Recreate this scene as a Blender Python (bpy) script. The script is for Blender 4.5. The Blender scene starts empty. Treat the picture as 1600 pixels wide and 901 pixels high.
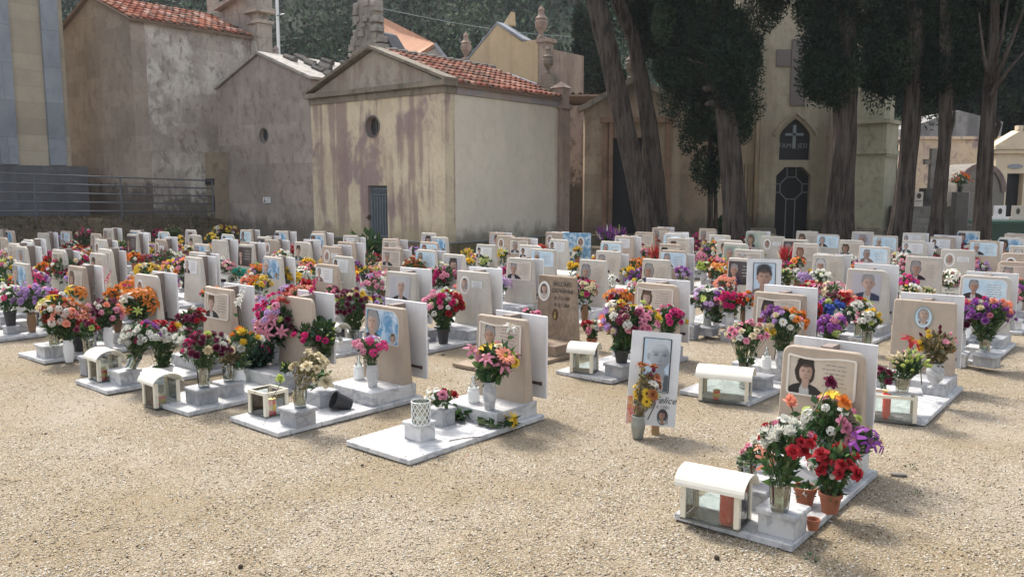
import bpy, bmesh, math, random
import numpy as np
from mathutils import Vector, Matrix, noise
R = math.radians
PI = math.pi
rnd = random.Random(7)

# ------------------------------------------------------------------ camera, world, sun
scene = bpy.context.scene
C = scene.collection
H = 1.6
F = 1300.0
PITCH = math.atan(160.5 / 1300)
cam_data = bpy.data.cameras.new('camera')
cam = bpy.data.objects.new('camera', cam_data)
C.objects.link(cam)
cam.location = (0, 0, H)
cam.rotation_euler = (PI / 2 - PITCH, 0, 0)
cam_data.sensor_width = 36
cam_data.lens = F / 1600 * 36
cam_data.clip_start = 0.05
cam_data.clip_end = 600
scene.camera = cam

SUN_EL, SUN_AZ = R(52), R(-32)        # azimuth measured from +Y towards +X
world = bpy.data.worlds.new('World')
scene.world = world
world.use_nodes = True
wn = world.node_tree.nodes
wl = world.node_tree.links
bg = wn['Background']
sky = wn.new('ShaderNodeTexSky')
sky.sky_type = 'NISHITA'
sky.sun_disc = False
sky.sun_elevation = SUN_EL
sky.sun_rotation = SUN_AZ
sky.air_density = 1.0
sky.dust_density = 3.0
sky.ozone_density = 1.0
hz = wn.new('ShaderNodeHueSaturation')      # thin high cloud: a paler, less blue sky
hz.inputs['Saturation'].default_value = 0.45
wl.new(sky.outputs[0], hz.inputs['Color'])
wl.new(hz.outputs[0], bg.inputs[0])
bg.inputs[1].default_value = 0.15
sun_data = bpy.data.lights.new('sun', 'SUN')
sun_data.energy = 2.0
sun_data.angle = R(10.0)
sun_data.color = (1.0, 0.95, 0.87)
sun = bpy.data.objects.new('sun', sun_data)
C.objects.link(sun)
sdir = Vector((math.sin(SUN_AZ) * math.cos(SUN_EL), math.cos(SUN_AZ) * math.cos(SUN_EL), math.sin(SUN_EL)))
sun.rotation_euler = sdir.to_track_quat('Z', 'Y').to_euler()
sun.location = (0, 0, 30)
vs = scene.view_settings
vs.view_transform = 'Standard'
vs.look = 'None'
vs.gamma = 1
vs.exposure = 1.2
vs.use_curve_mapping = False

# ------------------------------------------------------------------ pixel (1600x901 photograph) -> world
def ray(px, py):
    a = (px - 800) / F
    b = (450.5 - py) / F
    return (a, math.cos(PITCH) + b * math.sin(PITCH), -math.sin(PITCH) + b * math.cos(PITCH))
def G(px, py, z=0.0):
    d = ray(px, py)
    t = (z - H) / d[2]
    return Vector((d[0] * t, d[1] * t, z))
def PY(px, py, Y):
    d = ray(px, py)
    t = Y / d[1]
    return Vector((d[0] * t, Y, H + d[2] * t))

# ------------------------------------------------------------------ object helpers
def tag(o, label=None, cat=None, group=None, kind=None):
    if label: o['label'] = label
    if cat: o['category'] = cat
    if group: o['group'] = group
    if kind: o['kind'] = kind
    return o
def empty(name, loc=(0, 0, 0), rz=0.0):
    o = bpy.data.objects.new(name, None)
    C.objects.link(o)
    o.location = loc
    o.rotation_euler = (0, 0, rz)
    o.empty_display_size = 0.1
    return o
def link(name, me, parent=None, loc=(0, 0, 0), rot=(0, 0, 0), sc=(1, 1, 1)):
    o = bpy.data.objects.new(name, me)
    C.objects.link(o)
    o.parent = parent
    o.location = loc
    o.rotation_euler = rot
    o.scale = sc if not isinstance(sc, (int, float)) else (sc, sc, sc)
    return o

class MB:
    """collects shapes, then becomes ONE mesh"""
    def __init__(s):
        s.v = []; s.f = []; s.m = []; s.c = []; s.mi = 0; s.col = (1, 1, 1)
    def poly(s, pts, m=None):
        n = len(s.v)
        s.v += [tuple(p) for p in pts]
        s.c += [s.col] * len(pts)
        s.f.append(tuple(range(n, n + len(pts))))
        s.m.append(s.mi if m is None else m)
    def raw(s, vs_, fs, m=None):
        n = len(s.v)
        s.v += [tuple(p) for p in vs_]
        s.c += [s.col] * len(vs_)
        for f in fs:
            s.f.append(tuple(i + n for i in f))
            s.m.append(s.mi if m is None else m)
    def box(s, x0, x1, y0, y1, z0, z1, ch=0.0):
        if ch <= 0:
            v = [(x0, y0, z0), (x1, y0, z0), (x1, y1, z0), (x0, y1, z0), (x0, y0, z1), (x1, y0, z1), (x1, y1, z1), (x0, y1, z1)]
            s.raw(v, [(0, 3, 2, 1), (4, 5, 6, 7), (0, 1, 5, 4), (1, 2, 6, 5), (2, 3, 7, 6), (3, 0, 4, 7)])
        else:       # chamfered on the top and the vertical edges
            def ring(a, z):
                return [(x0 + a, y0, z), (x1 - a, y0, z), (x1, y0 + a, z), (x1, y1 - a, z), (x1 - a, y1, z), (x0 + a, y1, z), (x0, y1 - a, z), (x0, y0 + a, z)]
            r0 = ring(ch, z0); r1 = ring(ch, z1 - ch)
            r2 = [(min(max(x, x0 + ch), x1 - ch), min(max(y, y0 + ch), y1 - ch), z1) for x, y, z in ring(ch * 1.6, z1)]
            fs = [tuple(reversed(range(8))), tuple(range(16, 24))]
            for k in range(2):
                for i in range(8):
                    j = (i + 1) % 8
                    fs.append((k * 8 + i, k * 8 + j, k * 8 + 8 + j, k * 8 + 8 + i))
            s.raw(r0 + r1 + r2, fs)
    def prism(s, poly, a, b, axis='y'):
        """polygon in two coordinates, extruded along axis from a to b; axis y: poly is (x,z) ccw seen from -y"""
        n = len(poly)
        if axis == 'y':
            p0 = [(x, a, z) for x, z in poly]; p1 = [(x, b, z) for x, z in poly]
        elif axis == 'x':
            p0 = [(b, y, z) for y, z in poly]; p1 = [(a, y, z) for y, z in poly]
        else:
            p0 = [(x, y, b) for x, y in poly]; p1 = [(x, y, a) for x, y in poly]
        fs = [tuple(range(n)), tuple(reversed(range(n, 2 * n)))]
        for i in range(n):
            j = (i + 1) % n
            fs.append((j, i, n + i, n + j))
        s.raw(p0 + p1, fs)
    def lathe(s, prof, n=16, c=(0, 0), cap=True, ang=0.0, wob=0.0):
        vv = []
        for r, z in prof:
            for i in range(n):
                a = 2 * PI * i / n + ang
                rr = r * (1 + wob * (1 if i % 2 else -1))
                vv.append((c[0] + rr * math.cos(a), c[1] + rr * math.sin(a), z))
        fs = []
        for k in range(len(prof) - 1):
            for i in range(n):
                j = (i + 1) % n
                fs.append((k * n + i, k * n + j, k * n + n + j, k * n + n + i))
        if cap:
            fs.append(tuple(reversed(range(n))))
            fs.append(tuple(range((len(prof) - 1) * n, len(prof) * n)))
        s.raw(vv, fs)
    def tube(s, pts, rads, n=6):
        pts = [Vector(p) for p in pts]
        if isinstance(rads, (int, float)): rads = [rads] * len(pts)
        rings = []
        up = Vector((0.13, 0.31, 0.94))
        for i, p in enumerate(pts):
            d = (pts[min(i + 1, len(pts) - 1)] - pts[max(i - 1, 0)])
            if d.length < 1e-9: d = Vector((0, 0, 1))
            d.normalize()
            a = d.cross(up if abs(d.dot(up)) < 0.97 else Vector((1, 0, 0))).normalized()
            b = d.cross(a)
            rings.append([p + (a * math.cos(2 * PI * k / n) + b * math.sin(2 * PI * k / n)) * rads[i] for k in range(n)])
        vv = [q for r_ in rings for q in r_]
        fs = []
        for i in range(len(pts) - 1):
            for k in range(n):
                l = (k + 1) % n
                fs.append((i * n + k, i * n + l, i * n + n + l, i * n + n + k))
        fs.append(tuple(reversed(range(n)))); fs.append(tuple(range((len(pts) - 1) * n, len(pts) * n)))
        s.raw(vv, fs)
    def bar(s, a, b, w, h=None):
        """square bar between two points"""
        h = h or w
        a = Vector(a); b = Vector(b); d = (b - a).normalized()
        u = d.cross(Vector((0, 0, 1)))
        if u.length < 1e-3: u = Vector((1, 0, 0))
        u.normalize(); w_ = d.cross(u)
        vv = []
        for p in (a, b):
            for sx, sy in ((-1, -1), (1, -1), (1, 1), (-1, 1)):
                vv.append(p + u * sx * w / 2 + w_ * sy * h / 2)
        s.raw(vv, [(0, 1, 2, 3), (7, 6, 5, 4), (0, 4, 5, 1), (1, 5, 6, 2), (2, 6, 7, 3), (3, 7, 4, 0)])
    def mesh(s, name, mats, smooth=False, color=False):
        me = bpy.data.meshes.new(name)
        me.from_pydata(s.v, [], s.f)
        if not isinstance(mats, (list, tuple)): mats = [mats]
        for m in mats: me.materials.append(m)
        if len(mats) > 1: me.polygons.foreach_set('material_index', s.m)
        if smooth: me.polygons.foreach_set('use_smooth', [True] * len(s.f))
        if color:
            ca = me.color_attributes.new('tint', 'FLOAT_COLOR', 'POINT')
            arr = np.ones((len(s.v), 4), dtype=np.float32); arr[:, :3] = np.array(s.c, dtype=np.float32)
            ca.data.foreach_set('color', arr.ravel())
        me.update()
        return me
    def build(s, name, mats, parent=None, smooth=False, color=False, **k):
        return link(name, s.mesh(name, mats, smooth, color), parent, **k)

def np_mesh(name, V, Fq, mat, cols=None, nper=4):
    """big mesh from numpy arrays; faces all with nper corners"""
    me = bpy.data.meshes.new(name)
    nv, nf = len(V), len(Fq)
    me.vertices.add(nv); me.vertices.foreach_set('co', np.asarray(V, dtype=np.float32).ravel())
    me.loops.add(nf * nper); me.loops.foreach_set('vertex_index', np.asarray(Fq, dtype=np.int32).ravel())
    me.polygons.add(nf)
    me.polygons.foreach_set('loop_start', np.arange(0, nf * nper, nper, dtype=np.int32))
    me.polygons.foreach_set('loop_total', np.full(nf, nper, dtype=np.int32))
    me.materials.append(mat)
    me.update(calc_edges=True)
    if cols is not None:
        ca = me.color_attributes.new('tint', 'FLOAT_COLOR', 'POINT')
        arr = np.ones((nv, 4), dtype=np.float32); arr[:, :3] = cols
        ca.data.foreach_set('color', arr.ravel())
    return me

def boolean_cut(ob, cutters):
    """cut recesses into a wall mesh; the result stays one plain mesh"""
    cm = MB()
    for c in cutters: c(cm)
    co = link('cutter', cm.mesh('cutter', ob.data.materials[0]))
    co.parent = ob.parent
    md = ob.modifiers.new('cut', 'BOOLEAN'); md.object = co; md.operation = 'DIFFERENCE'; md.solver = 'EXACT'
    dg = bpy.context.evaluated_depsgraph_get()
    me = bpy.data.meshes.new_from_object(ob.evaluated_get(dg))
    ob.modifiers.clear()
    ob.data = me
    bpy.data.objects.remove(co)

def text_mesh(body, size, mat, shear=0.0, extrude=0.001, align='CENTER'):
    cu = bpy.data.curves.new('lettering', 'FONT')
    cu.body = body; cu.size = size; cu.shear = shear; cu.extrude = extrude; cu.align_x = align
    cu.resolution_u = 2
    o = bpy.data.objects.new('lettering_tmp', cu); C.objects.link(o)
    dg = bpy.context.evaluated_depsgraph_get()
    me = bpy.data.meshes.new_from_object(o.evaluated_get(dg))
    bpy.data.objects.remove(o)
    me.materials.clear(); me.materials.append(mat)
    return me

# ------------------------------------------------------------------ materials
class NT:
    def __init__(s, name):
        s.mat = bpy.data.materials.new(name); s.mat.use_nodes = True
        s.t = s.mat.node_tree; s.b = s.t.nodes['Principled BSDF']; s.out = s.t.nodes['Material Output']
        s._tc = None
    def n(s, kind, **kw):
        nd = s.t.nodes.new('ShaderNode' + kind)
        for k, v in kw.items(): setattr(nd, k, v)
        return nd
    def set(s, sock, v):
        if hasattr(v, 'is_output'): s.t.links.new(v, sock)
        elif isinstance(v, (tuple, list)) and len(v) == 3 and sock.type == 'RGBA': sock.default_value = (*v, 1)
        else: sock.default_value = v
    @property
    def obj(s):
        if s._tc is None: s._tc = s.n('TexCoord')
        return s._tc.outputs['Object']
    def geo(s): return s.n('NewGeometry').outputs['Position']
    def math(s, op, a, b=0.0, clamp=False):
        nd = s.n('Math', operation=op, use_clamp=clamp)
        s.set(nd.inputs[0], a); s.set(nd.inputs[1], b)
        return nd.outputs[0]
    def noise(s, vec, scale, detail=4, rough=0.55, dist=0.0):
        nd = s.n('TexNoise')
        s.set(nd.inputs['Vector'], vec); nd.inputs['Scale'].default_value = scale
        nd.inputs['Detail'].default_value = detail; nd.inputs['Roughness'].default_value = rough
        nd.inputs['Distortion'].default_value = dist
        return nd.outputs[0]
    def ramp(s, fac, a, b):
        nd = s.n('MapRange'); nd.clamp = True; nd.interpolation_type = 'SMOOTHSTEP'
        s.set(nd.inputs[0], fac); nd.inputs[1].default_value = a; nd.inputs[2].default_value = b
        return nd.outputs[0]
    def mix(s, fac, a, b, mode='MIX'):
        nd = s.n('Mix', data_type='RGBA', blend_type=mode)
        s.set(nd.inputs[0], fac); s.set(nd.inputs[6], a); s.set(nd.inputs[7], b)
        return nd.outputs[2]
    def xyz(s, vec):
        nd = s.n('SeparateXYZ'); s.set(nd.inputs[0], vec); return nd.outputs
    def comb(s, x, y, z):
        nd = s.n('CombineXYZ')
        for i, v in enumerate((x, y, z)): s.set(nd.inputs[i], v)
        return nd.outputs[0]
    def bump(s, h, strength=0.3, dist=0.01):
        nd = s.n('Bump'); nd.inputs['Strength'].default_value = strength; nd.inputs['Distance'].default_value = dist
        s.set(nd.inputs['Height'], h); s.set(s.b.inputs['Normal'], nd.outputs[0])
    def color(s, c): s.set(s.b.inputs['Base Color'], c)
    def rough(s, r): s.set(s.b.inputs['Roughness'], r)
    def spec(s, v): s.b.inputs['Specular IOR Level'].default_value = v

def m_plain(name, c, rough=0.7, var=0.12, scale=20, metal=0.0, spec=0.4, bump=0.0):
    t = NT(name)
    n1 = t.noise(t.obj, scale, 5)
    t.color(t.mix(n1, tuple(x * (1 - var) for x in c), tuple(min(1, x * (1 + var)) for x in c)))
    t.rough(rough); t.b.inputs['Metallic'].default_value = metal; t.spec(spec)
    if bump: t.bump(n1, bump, 0.005)
    return t.mat

def m_wall(name, c1, c2, dirt, dirt_amt=0.5, streak=None, streak_amt=0.0, brick=None, low=None, low_h=0.7, top=None, top_h=3.5, cover=None, rough=0.9, fine=0.35):
    """weathered plaster or stone; x+y runs along an upright wall"""
    t = NT(name)
    X, Y, Z = t.xyz(t.obj)
    al = t.math('ADD', X, Y)
    P = t.comb(al, t.math('SUBTRACT', X, Y), Z)
    big = t.noise(P, 0.7, 6, 0.6)
    col = t.mix(t.ramp(big, 0.35, 0.65), c1, c2)
    med = t.noise(P, 3.3, 9, 0.65, 0.4)
    if brick:
        bw, bh, mort = brick
        bk = t.n('TexBrick'); t.set(bk.inputs['Vector'], t.comb(al, Z, 0.0))
        bk.inputs['Scale'].default_value = 1.0; bk.inputs['Brick Width'].default_value = bw; bk.inputs['Row Height'].default_value = bh
        bk.inputs['Mortar Size'].default_value = 0.008; bk.inputs['Mortar Smooth'].default_value = 0.6; bk.inputs['Bias'].default_value = 0.0
        t.set(bk.inputs['Color1'], (0.72, 0.72, 0.72)); t.set(bk.inputs['Color2'], (1.0, 1.0, 1.0)); t.set(bk.inputs['Mortar'], (mort, mort, mort))
        col = t.mix(0.85, col, bk.outputs[0], 'MULTIPLY')
    if cover:      # big patches of another plaster coat with sharp worn borders: colour, threshold, scale
        cc, th, sc_ = cover
        cv = t.noise(P, sc_, 10, 0.62, 0.2)
        col = t.mix(t.ramp(cv, th - 0.02, th + 0.07), col, cc)
    col = t.mix(t.math('MULTIPLY', t.ramp(med, 0.48, 0.68), dirt_amt), col, dirt)
    if streak:
        sv = t.comb(t.math('MULTIPLY', al, 2.6), 0.0, t.math('MULTIPLY', Z, 0.16))
        sn = t.noise(sv, 1.0, 7, 0.6, 0.15)
        wob = t.noise(P, 1.3, 3)
        thr = t.math('ADD', sn, t.math('MULTIPLY', t.math('SUBTRACT', wob, 0.5), 0.35))
        col = t.mix(t.math('MULTIPLY', t.ramp(thr, 0.47, 0.62), streak_amt), col, streak)
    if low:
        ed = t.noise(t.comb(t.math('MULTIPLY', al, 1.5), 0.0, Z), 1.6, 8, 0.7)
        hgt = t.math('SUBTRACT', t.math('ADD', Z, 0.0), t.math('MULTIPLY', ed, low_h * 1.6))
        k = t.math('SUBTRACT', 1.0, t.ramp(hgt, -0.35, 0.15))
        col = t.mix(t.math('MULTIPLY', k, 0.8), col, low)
    if top:
        ed2 = t.noise(t.comb(t.math('MULTIPLY', al, 3.0), 0.0, t.math('MULTIPLY', Z, 0.5)), 1.2, 8, 0.7)
        k2 = t.ramp(t.math('ADD', Z, t.math('MULTIPLY', ed2, 1.6)), top_h, top_h + 1.0)
        col = t.mix(t.math('MULTIPLY', k2, 0.8), col, top)
    fn = t.noise(P, 26, 8, 0.7)
    col = t.mix(t.math('MULTIPLY', t.ramp(fn, 0.42, 0.72), fine), col, tuple(x * 0.45 for x in c1))
    t.color(col); t.rough(rough); t.spec(0.2)
    t.bump(t.math('ADD', t.math('MULTIPLY', med, 1.5), fn), 0.5, 0.02)
    return t.mat

def m_tint(name, transl=0.3, rough=0.6, spec=0.25, var=0.25):
    """colour from the mesh's own tint"""
    t = NT(name)
    a = t.n('VertexColor'); a.layer_name = 'tint'
    oi = t.n('ObjectInfo')
    v = t.math('ADD', t.math('MULTIPLY', oi.outputs['Random'], var), 1 - var / 2)
    cc = t.n('Vector' + 'Math', operation='SCALE'); t.set(cc.inputs[0], a.outputs[0]); t.set(cc.inputs['Scale'], v)
    t.color(cc.outputs[0]); t.rough(rough); t.spec(spec)
    if transl:
        tr = t.n('BsdfTranslucent'); t.set(tr.inputs[0], cc.outputs[0])
        mx = t.n('MixShader'); mx.inputs[0].default_value = transl
        t.t.links.new(t.b.outputs[0], mx.inputs[1]); t.t.links.new(tr.outputs[0], mx.inputs[2]); t.t.links.new(mx.outputs[0], t.out.inputs[0])
    return t.mat

def m_marble(name, base, vein, rough=0.25, vs_=2.2, amt=0.6, dust=0.35):
    t = NT(name)
    g = t.geo()
    n1 = t.noise(g, vs_, 8, 0.6, 1.6)
    v1 = t.math('SUBTRACT', 1.0, t.ramp(t.math('ABSOLUTE', t.math('SUBTRACT', n1, 0.5)), 0.0, 0.06))
    cl = t.noise(g, 3.0, 6, 0.6)
    col = t.mix(t.ramp(cl, 0.3, 0.75), base, tuple(x * 0.8 for x in base))
    col = t.mix(t.math('MULTIPLY', v1, amt), col, vein)
    sp = t.noise(g, 38, 8, 0.75)
    col = t.mix(t.math('MULTIPLY', t.ramp(sp, 0.52, 0.72), dust), col, (0.30, 0.24, 0.17))
    oi = t.n('ObjectInfo'); k_ = t.math('ADD', t.math('MULTIPLY', oi.outputs['Random'], 0.22), 0.86)
    X, Y, Z = t.xyz(g); st = t.noise(t.comb(t.math('MULTIPLY', X, 14), t.math('MULTIPLY', Y, 14), t.math('MULTIPLY', Z, 1.6)), 1.0, 6, 0.65)
    col = t.mix(t.math('MULTIPLY', t.ramp(st, 0.52, 0.72), 0.28), col, tuple(x * 0.45 for x in base))
    vm = t.n('VectorMath', operation='SCALE'); t.set(vm.inputs[0], col); t.set(vm.inputs['Scale'], k_); col = vm.outputs[0]
    t.color(col); t.rough(t.math('ADD', t.math('MULTIPLY', sp, 0.3), rough))
    t.spec(0.4)
    t.bump(sp, 0.08, 0.004)
    return t.mat

def m_glass(name, tint=(0.93, 0.97, 0.96), gloss=0.14):
    t = NT(name)
    tr = t.n('BsdfTransparent'); t.set(tr.inputs[0], tint)
    gl = t.n('BsdfGlossy'); gl.inputs['Roughness'].default_value = 0.04
    fr = t.n('Fresnel'); fr.inputs[0].default_value = 1.5
    fac = t.math('ADD', fr.outputs[0], gloss * 0.4)
    mx = t.n('MixShader'); t.set(mx.inputs[0], fac)
    t.t.links.new(tr.outputs[0], mx.inputs[1]); t.t.links.new(gl.outputs[0], mx.inputs[2]); t.t.links.new(mx.outputs[0], t.out.inputs[0])
    return t.mat

M = {}
M['marble'] = m_marble('white_marble', (0.60, 0.595, 0.585), (0.30, 0.31, 0.33), 0.3, 2.6, 0.75, 0.6)
M['marble_grey'] = m_marble('grey_white_marble', (0.46, 0.46, 0.465), (0.25, 0.26, 0.285), 0.35, 3.4, 0.75, 0.6)
M['beige'] = m_marble('beige_limestone', (0.48, 0.385, 0.295), (0.40, 0.32, 0.24), 0.45, 1.0, 0.3, 0.15)
M['beige2'] = m_marble('pale_limestone', (0.60, 0.55, 0.47), (0.50, 0.45, 0.38), 0.45, 1.0, 0.3, 0.2)
M['oldstone'] = m_marble('weathered_stone', (0.36, 0.27, 0.19), (0.20, 0.14, 0.10), 0.6, 1.8, 0.6, 0.6)
M['panel'] = m_marble('white_panel', (0.80, 0.78, 0.765), (0.72, 0.70, 0.68), 0.5, 0.8, 0.25, 0.12)
M['rib'] = m_plain('taupe_post', (0.24, 0.19, 0.16), 0.6, 0.2, 8)
M['rust'] = m_plain('brown_steel', (0.09, 0.06, 0.05), 0.6, 0.3, 30, 0.3)
M['cream'] = m_plain('cream_enamel', (0.74, 0.70, 0.60), 0.3, 0.08, 9, 0.0, 0.5)
def m_lantern():
    t = NT('cream_lantern_paint')
    g = t.geo(); n = t.noise(g, 35, 8, 0.7)
    t.color(t.mix(t.ramp(n, 0.6, 0.68), (0.72, 0.66, 0.53), (0.30, 0.17, 0.07))); t.rough(0.35)
    return t.mat
M['lantern'] = m_lantern()
M['innersteel'] = m_plain('grey_sheet', (0.16, 0.17, 0.16), 0.35, 0.2, 12, 0.6)
M['glass'] = m_glass('clear_glass')
M['vglass'] = m_glass('cut_glass', (0.86, 0.92, 0.90), 0.5)
M['water'] = m_glass('greenish_water', (0.62, 0.70, 0.55), 0.1)
M['redglass'] = m_plain('red_candle_plastic', (0.78, 0.04, 0.03), 0.3, 0.15, 20, 0, 0.5)
M['candlepaper'] = m_plain('yellow_candle_label', (0.65, 0.42, 0.08), 0.6)
M['terracotta'] = m_plain('terracotta', (0.30, 0.11, 0.06), 0.8, 0.2, 14, bump=0.2)
M['blackpot'] = m_plain('black_plastic', (0.03, 0.03, 0.032), 0.45, 0.2)
M['white'] = m_plain('white_glaze', (0.78, 0.78, 0.76), 0.35, 0.06, 6)
M['greyvase'] = m_plain('grey_aluminium', (0.30, 0.31, 0.28), 0.4, 0.25, 14, 0.5)
M['brownvase'] = m_plain('brown_vase', (0.22, 0.12, 0.06), 0.35, 0.3, 10)
M['bluevase'] = m_plain('pale_blue_glaze', (0.50, 0.62, 0.66), 0.3, 0.1)
M['greenpl'] = m_plain('green_plastic', (0.03, 0.30, 0.12), 0.4, 0.2)
M['soil'] = m_plain('potting_soil', (0.05, 0.035, 0.025), 0.95, 0.4, 40, bump=0.4)
M['petal'] = m_tint('petals', 0.28, 0.65)
M['leaf'] = m_tint('leaves', 0.22, 0.5, 0.35, 0.3)
M['needle'] = m_tint('cypress_sprays', 0.12, 0.8, 0.1, 0.0)
M['stone_bits'] = m_tint('stone_chips', 0.0, 0.9, 0.15, 0.0)
M['frame'] = m_plain('plaque_frame', (0.68, 0.62, 0.54), 0.35, 0.05)
M['gold'] = m_plain('gold_paint', (0.45, 0.33, 0.12), 0.4, 0.1, metal=0.4)
M['ink'] = m_plain('dark_lettering', (0.05, 0.045, 0.04), 0.6)
M['grey_ink'] = m_plain('grey_lettering', (0.25, 0.22, 0.20), 0.6)
M['dkbronze'] = m_plain('dark_bronze', (0.10, 0.065, 0.035), 0.5, 0.3, metal=0.5)
def m_sky():
    t = NT('blue_cloud_print')
    n = t.noise(t.obj, 11, 7, 0.6, 0.5)
    t.color(t.mix(t.ramp(n, 0.38, 0.7), (0.10, 0.26, 0.42), (0.62, 0.70, 0.74))); t.rough(0.25)
    return t.mat
def m_print(name, a, b, sc_=6):
    t = NT(name)
    n = t.noise(t.obj, sc_, 5, 0.6)
    t.color(t.mix(t.ramp(n, 0.35, 0.65), a, b)); t.rough(0.28)
    return t.mat
M['p_sky'] = m_sky()
M['p_pale'] = m_print('pale_blue_print', (0.40, 0.58, 0.68), (0.60, 0.70, 0.74))
M['p_cream'] = m_print('cream_print', (0.56, 0.49, 0.40), (0.48, 0.41, 0.33))
M['p_grey'] = m_print('grey_print', (0.42, 0.40, 0.42), (0.50, 0.46, 0.45))
M['p_dark'] = m_print('dark_print', (0.045, 0.04, 0.045), (0.09, 0.07, 0.06))
M['p_green'] = m_print('green_print', (0.25, 0.33, 0.26), (0.50, 0.50, 0.40))
M['p_white'] = m_print('white_print', (0.70, 0.69, 0.66), (0.62, 0.61, 0.60))
SKIN = [m_plain('skin_print_%s' % n, c, 0.4, 0.10, 30) for n, c in (('warm', (0.42, 0.25, 0.17)), ('pale', (0.52, 0.34, 0.26)), ('tan', (0.34, 0.19, 0.12)))]
HAIR = {k: m_plain('hair_print_' + k, c, 0.5, 0.15, 30) for k, c in dict(dark=(0.035, 0.025, 0.02), grey=(0.30, 0.29, 0.28), white=(0.55, 0.54, 0.52), brown=(0.13, 0.07, 0.04), red=(0.25, 0.09, 0.05)).items()}
CLOTH = {k: m_plain('cloth_print_' + k, c, 0.5, 0.2, 25) for k, c in dict(black=(0.02, 0.02, 0.022), navy=(0.03, 0.04, 0.08), green=(0.02, 0.09, 0.08), red=(0.20, 0.02, 0.03), white=(0.55, 0.55, 0.53), brown=(0.14, 0.08, 0.05)).items()}

# ------------------------------------------------------------------ ground
def m_ground():
    t = NT('gravel')
    g = t.geo()
    v = t.n('TexVoronoi'); v.inputs['Scale'].default_value = 125; v.inputs['Randomness'].default_value = 1.0
    t.set(v.inputs['Vector'], g)
    h, s_, l = None, None, None
    sp = t.n('SeparateColor'); t.t.links.new(v.outputs['Color'], sp.inputs[0])
    c = t.mix(sp.outputs[0], (0.30, 0.24, 0.16), (0.53, 0.455, 0.34))
    c = t.mix(t.ramp(sp.outputs[1], 0.80, 0.88), c, (0.17, 0.13, 0.09))
    c = t.mix(t.ramp(sp.outputs[2], 0.90, 0.98), c, (0.75, 0.72, 0.66))
    v2 = t.n('TexVoronoi'); v2.inputs['Scale'].default_value = 330; t.set(v2.inputs['Vector'], g)
    c = t.mix(0.25, c, t.mix(1.0, c, v2.outputs['Color'], 'MULTIPLY'))
    big = t.noise(g, 0.9, 7, 0.6, 0.3)
    c = t.mix(t.math('MULTIPLY', t.ramp(big, 0.42, 0.66), 0.6), c, (0.31, 0.235, 0.135))
    pal_ = t.noise(g, 0.55, 6, 0.65, 0.6)
    c = t.mix(t.math('MULTIPLY', t.ramp(pal_, 0.48, 0.68), 0.45), c, (0.54, 0.48, 0.40))
    md = t.noise(g, 4.5, 7, 0.7)
    c = t.mix(t.math('MULTIPLY', t.ramp(md, 0.55, 0.75), 0.55), c, (0.17, 0.13, 0.08))
    c = t.mix(t.math('MULTIPLY', t.ramp(md, 0.35, 0.2), 0.3), c, (0.62, 0.55, 0.43))
    edge = t.ramp(v.outputs['Distance'], 0.25, 0.75)
    c = t.mix(t.math('MULTIPLY', edge, 0.6), c, (0.12, 0.09, 0.055))
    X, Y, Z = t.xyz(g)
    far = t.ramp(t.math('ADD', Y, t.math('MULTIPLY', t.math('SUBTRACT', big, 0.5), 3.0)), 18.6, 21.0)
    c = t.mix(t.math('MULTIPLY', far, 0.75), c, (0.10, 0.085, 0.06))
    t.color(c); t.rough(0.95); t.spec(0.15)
    t.bump(t.math('ADD', t.math('SUBTRACT', 1.0, v.outputs['Distance']), t.math('MULTIPLY', md, 2.0)), 0.9, 0.006)
    return t.mat
M['ground'] = m_ground()
def ground_z(x, y):
    return 0.012 * noise.noise(Vector((x * 1.6, y * 1.6, 0))) + 0.006 * noise.noise(Vector((x * 5, y * 5, 3))) - 0.004
gx = np.concatenate([np.linspace(-90, -12, 14), np.linspace(-11.5, 11.5, 160), np.linspace(12, 90, 14)])
gy = np.concatenate([np.linspace(-20, 1.5, 8), np.linspace(1.6, 12, 110), np.linspace(12.3, 40, 40), [60, 100, 200, 400]])
V = np.array([(x, y, ground_z(x, y) if (abs(x) < 11.5 and 1.5 < y < 24) else -0.004) for y in gy for x in gx])
nx, ny = len(gx), len(gy)
Fq = np.array([(j * nx + i, j * nx + i + 1, (j + 1) * nx + i + 1, (j + 1) * nx + i) for j in range(ny - 1) for i in range(nx - 1)])
tag(link('ground', np_mesh('ground', V, Fq, M['ground'])), 'pale beige gravel ground of the cemetery', kind='structure')

# loose gravel stones lying on it, where they are large enough to be seen
rs = np.random.RandomState(3)
n = 60000
pyy = 560 + 345 * rs.rand(n) ** 0.8
pxx = -30 + 1660 * rs.rand(n)
a = (pxx - 800) / F; b = (450.5 - pyy) / F
dy = math.cos(PITCH) + b * math.sin(PITCH); dz = -math.sin(PITCH) + b * math.cos(PITCH)
tt = -H / dz
cx, cy = a * tt, dy * tt
zz = np.array([ground_z(x, y) for x, y in zip(cx, cy)])
size = (0.0018 + 0.0058 * rs.rand(n) ** 4)
octv = np.array([(1, 0, 0), (0, 1, 0), (-1, 0, 0), (0, -1, 0), (0, 0, 0.75), (0, 0, -0.6)])
octf = np.array([(0, 1, 4), (1, 2, 4), (2, 3, 4), (3, 0, 4), (1, 0, 5), (2, 1, 5), (3, 2, 5), (0, 3, 5)])
th = rs.rand(n) * 6.283
sc3 = 0.65 + 0.7 * rs.rand(n, 6, 3)
vv = octv[None] * sc3 * size[:, None, None]
ca, sa = np.cos(th)[:, None], np.sin(th)[:, None]
vx = vv[:, :, 0] * ca - vv[:, :, 1] * sa + cx[:, None]
vy = vv[:, :, 0] * sa + vv[:, :, 1] * ca + cy[:, None]
vz = vv[:, :, 2] + (zz + size * 0.25)[:, None]
V = np.stack([vx, vy, vz], 2).reshape(-1, 3)
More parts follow.
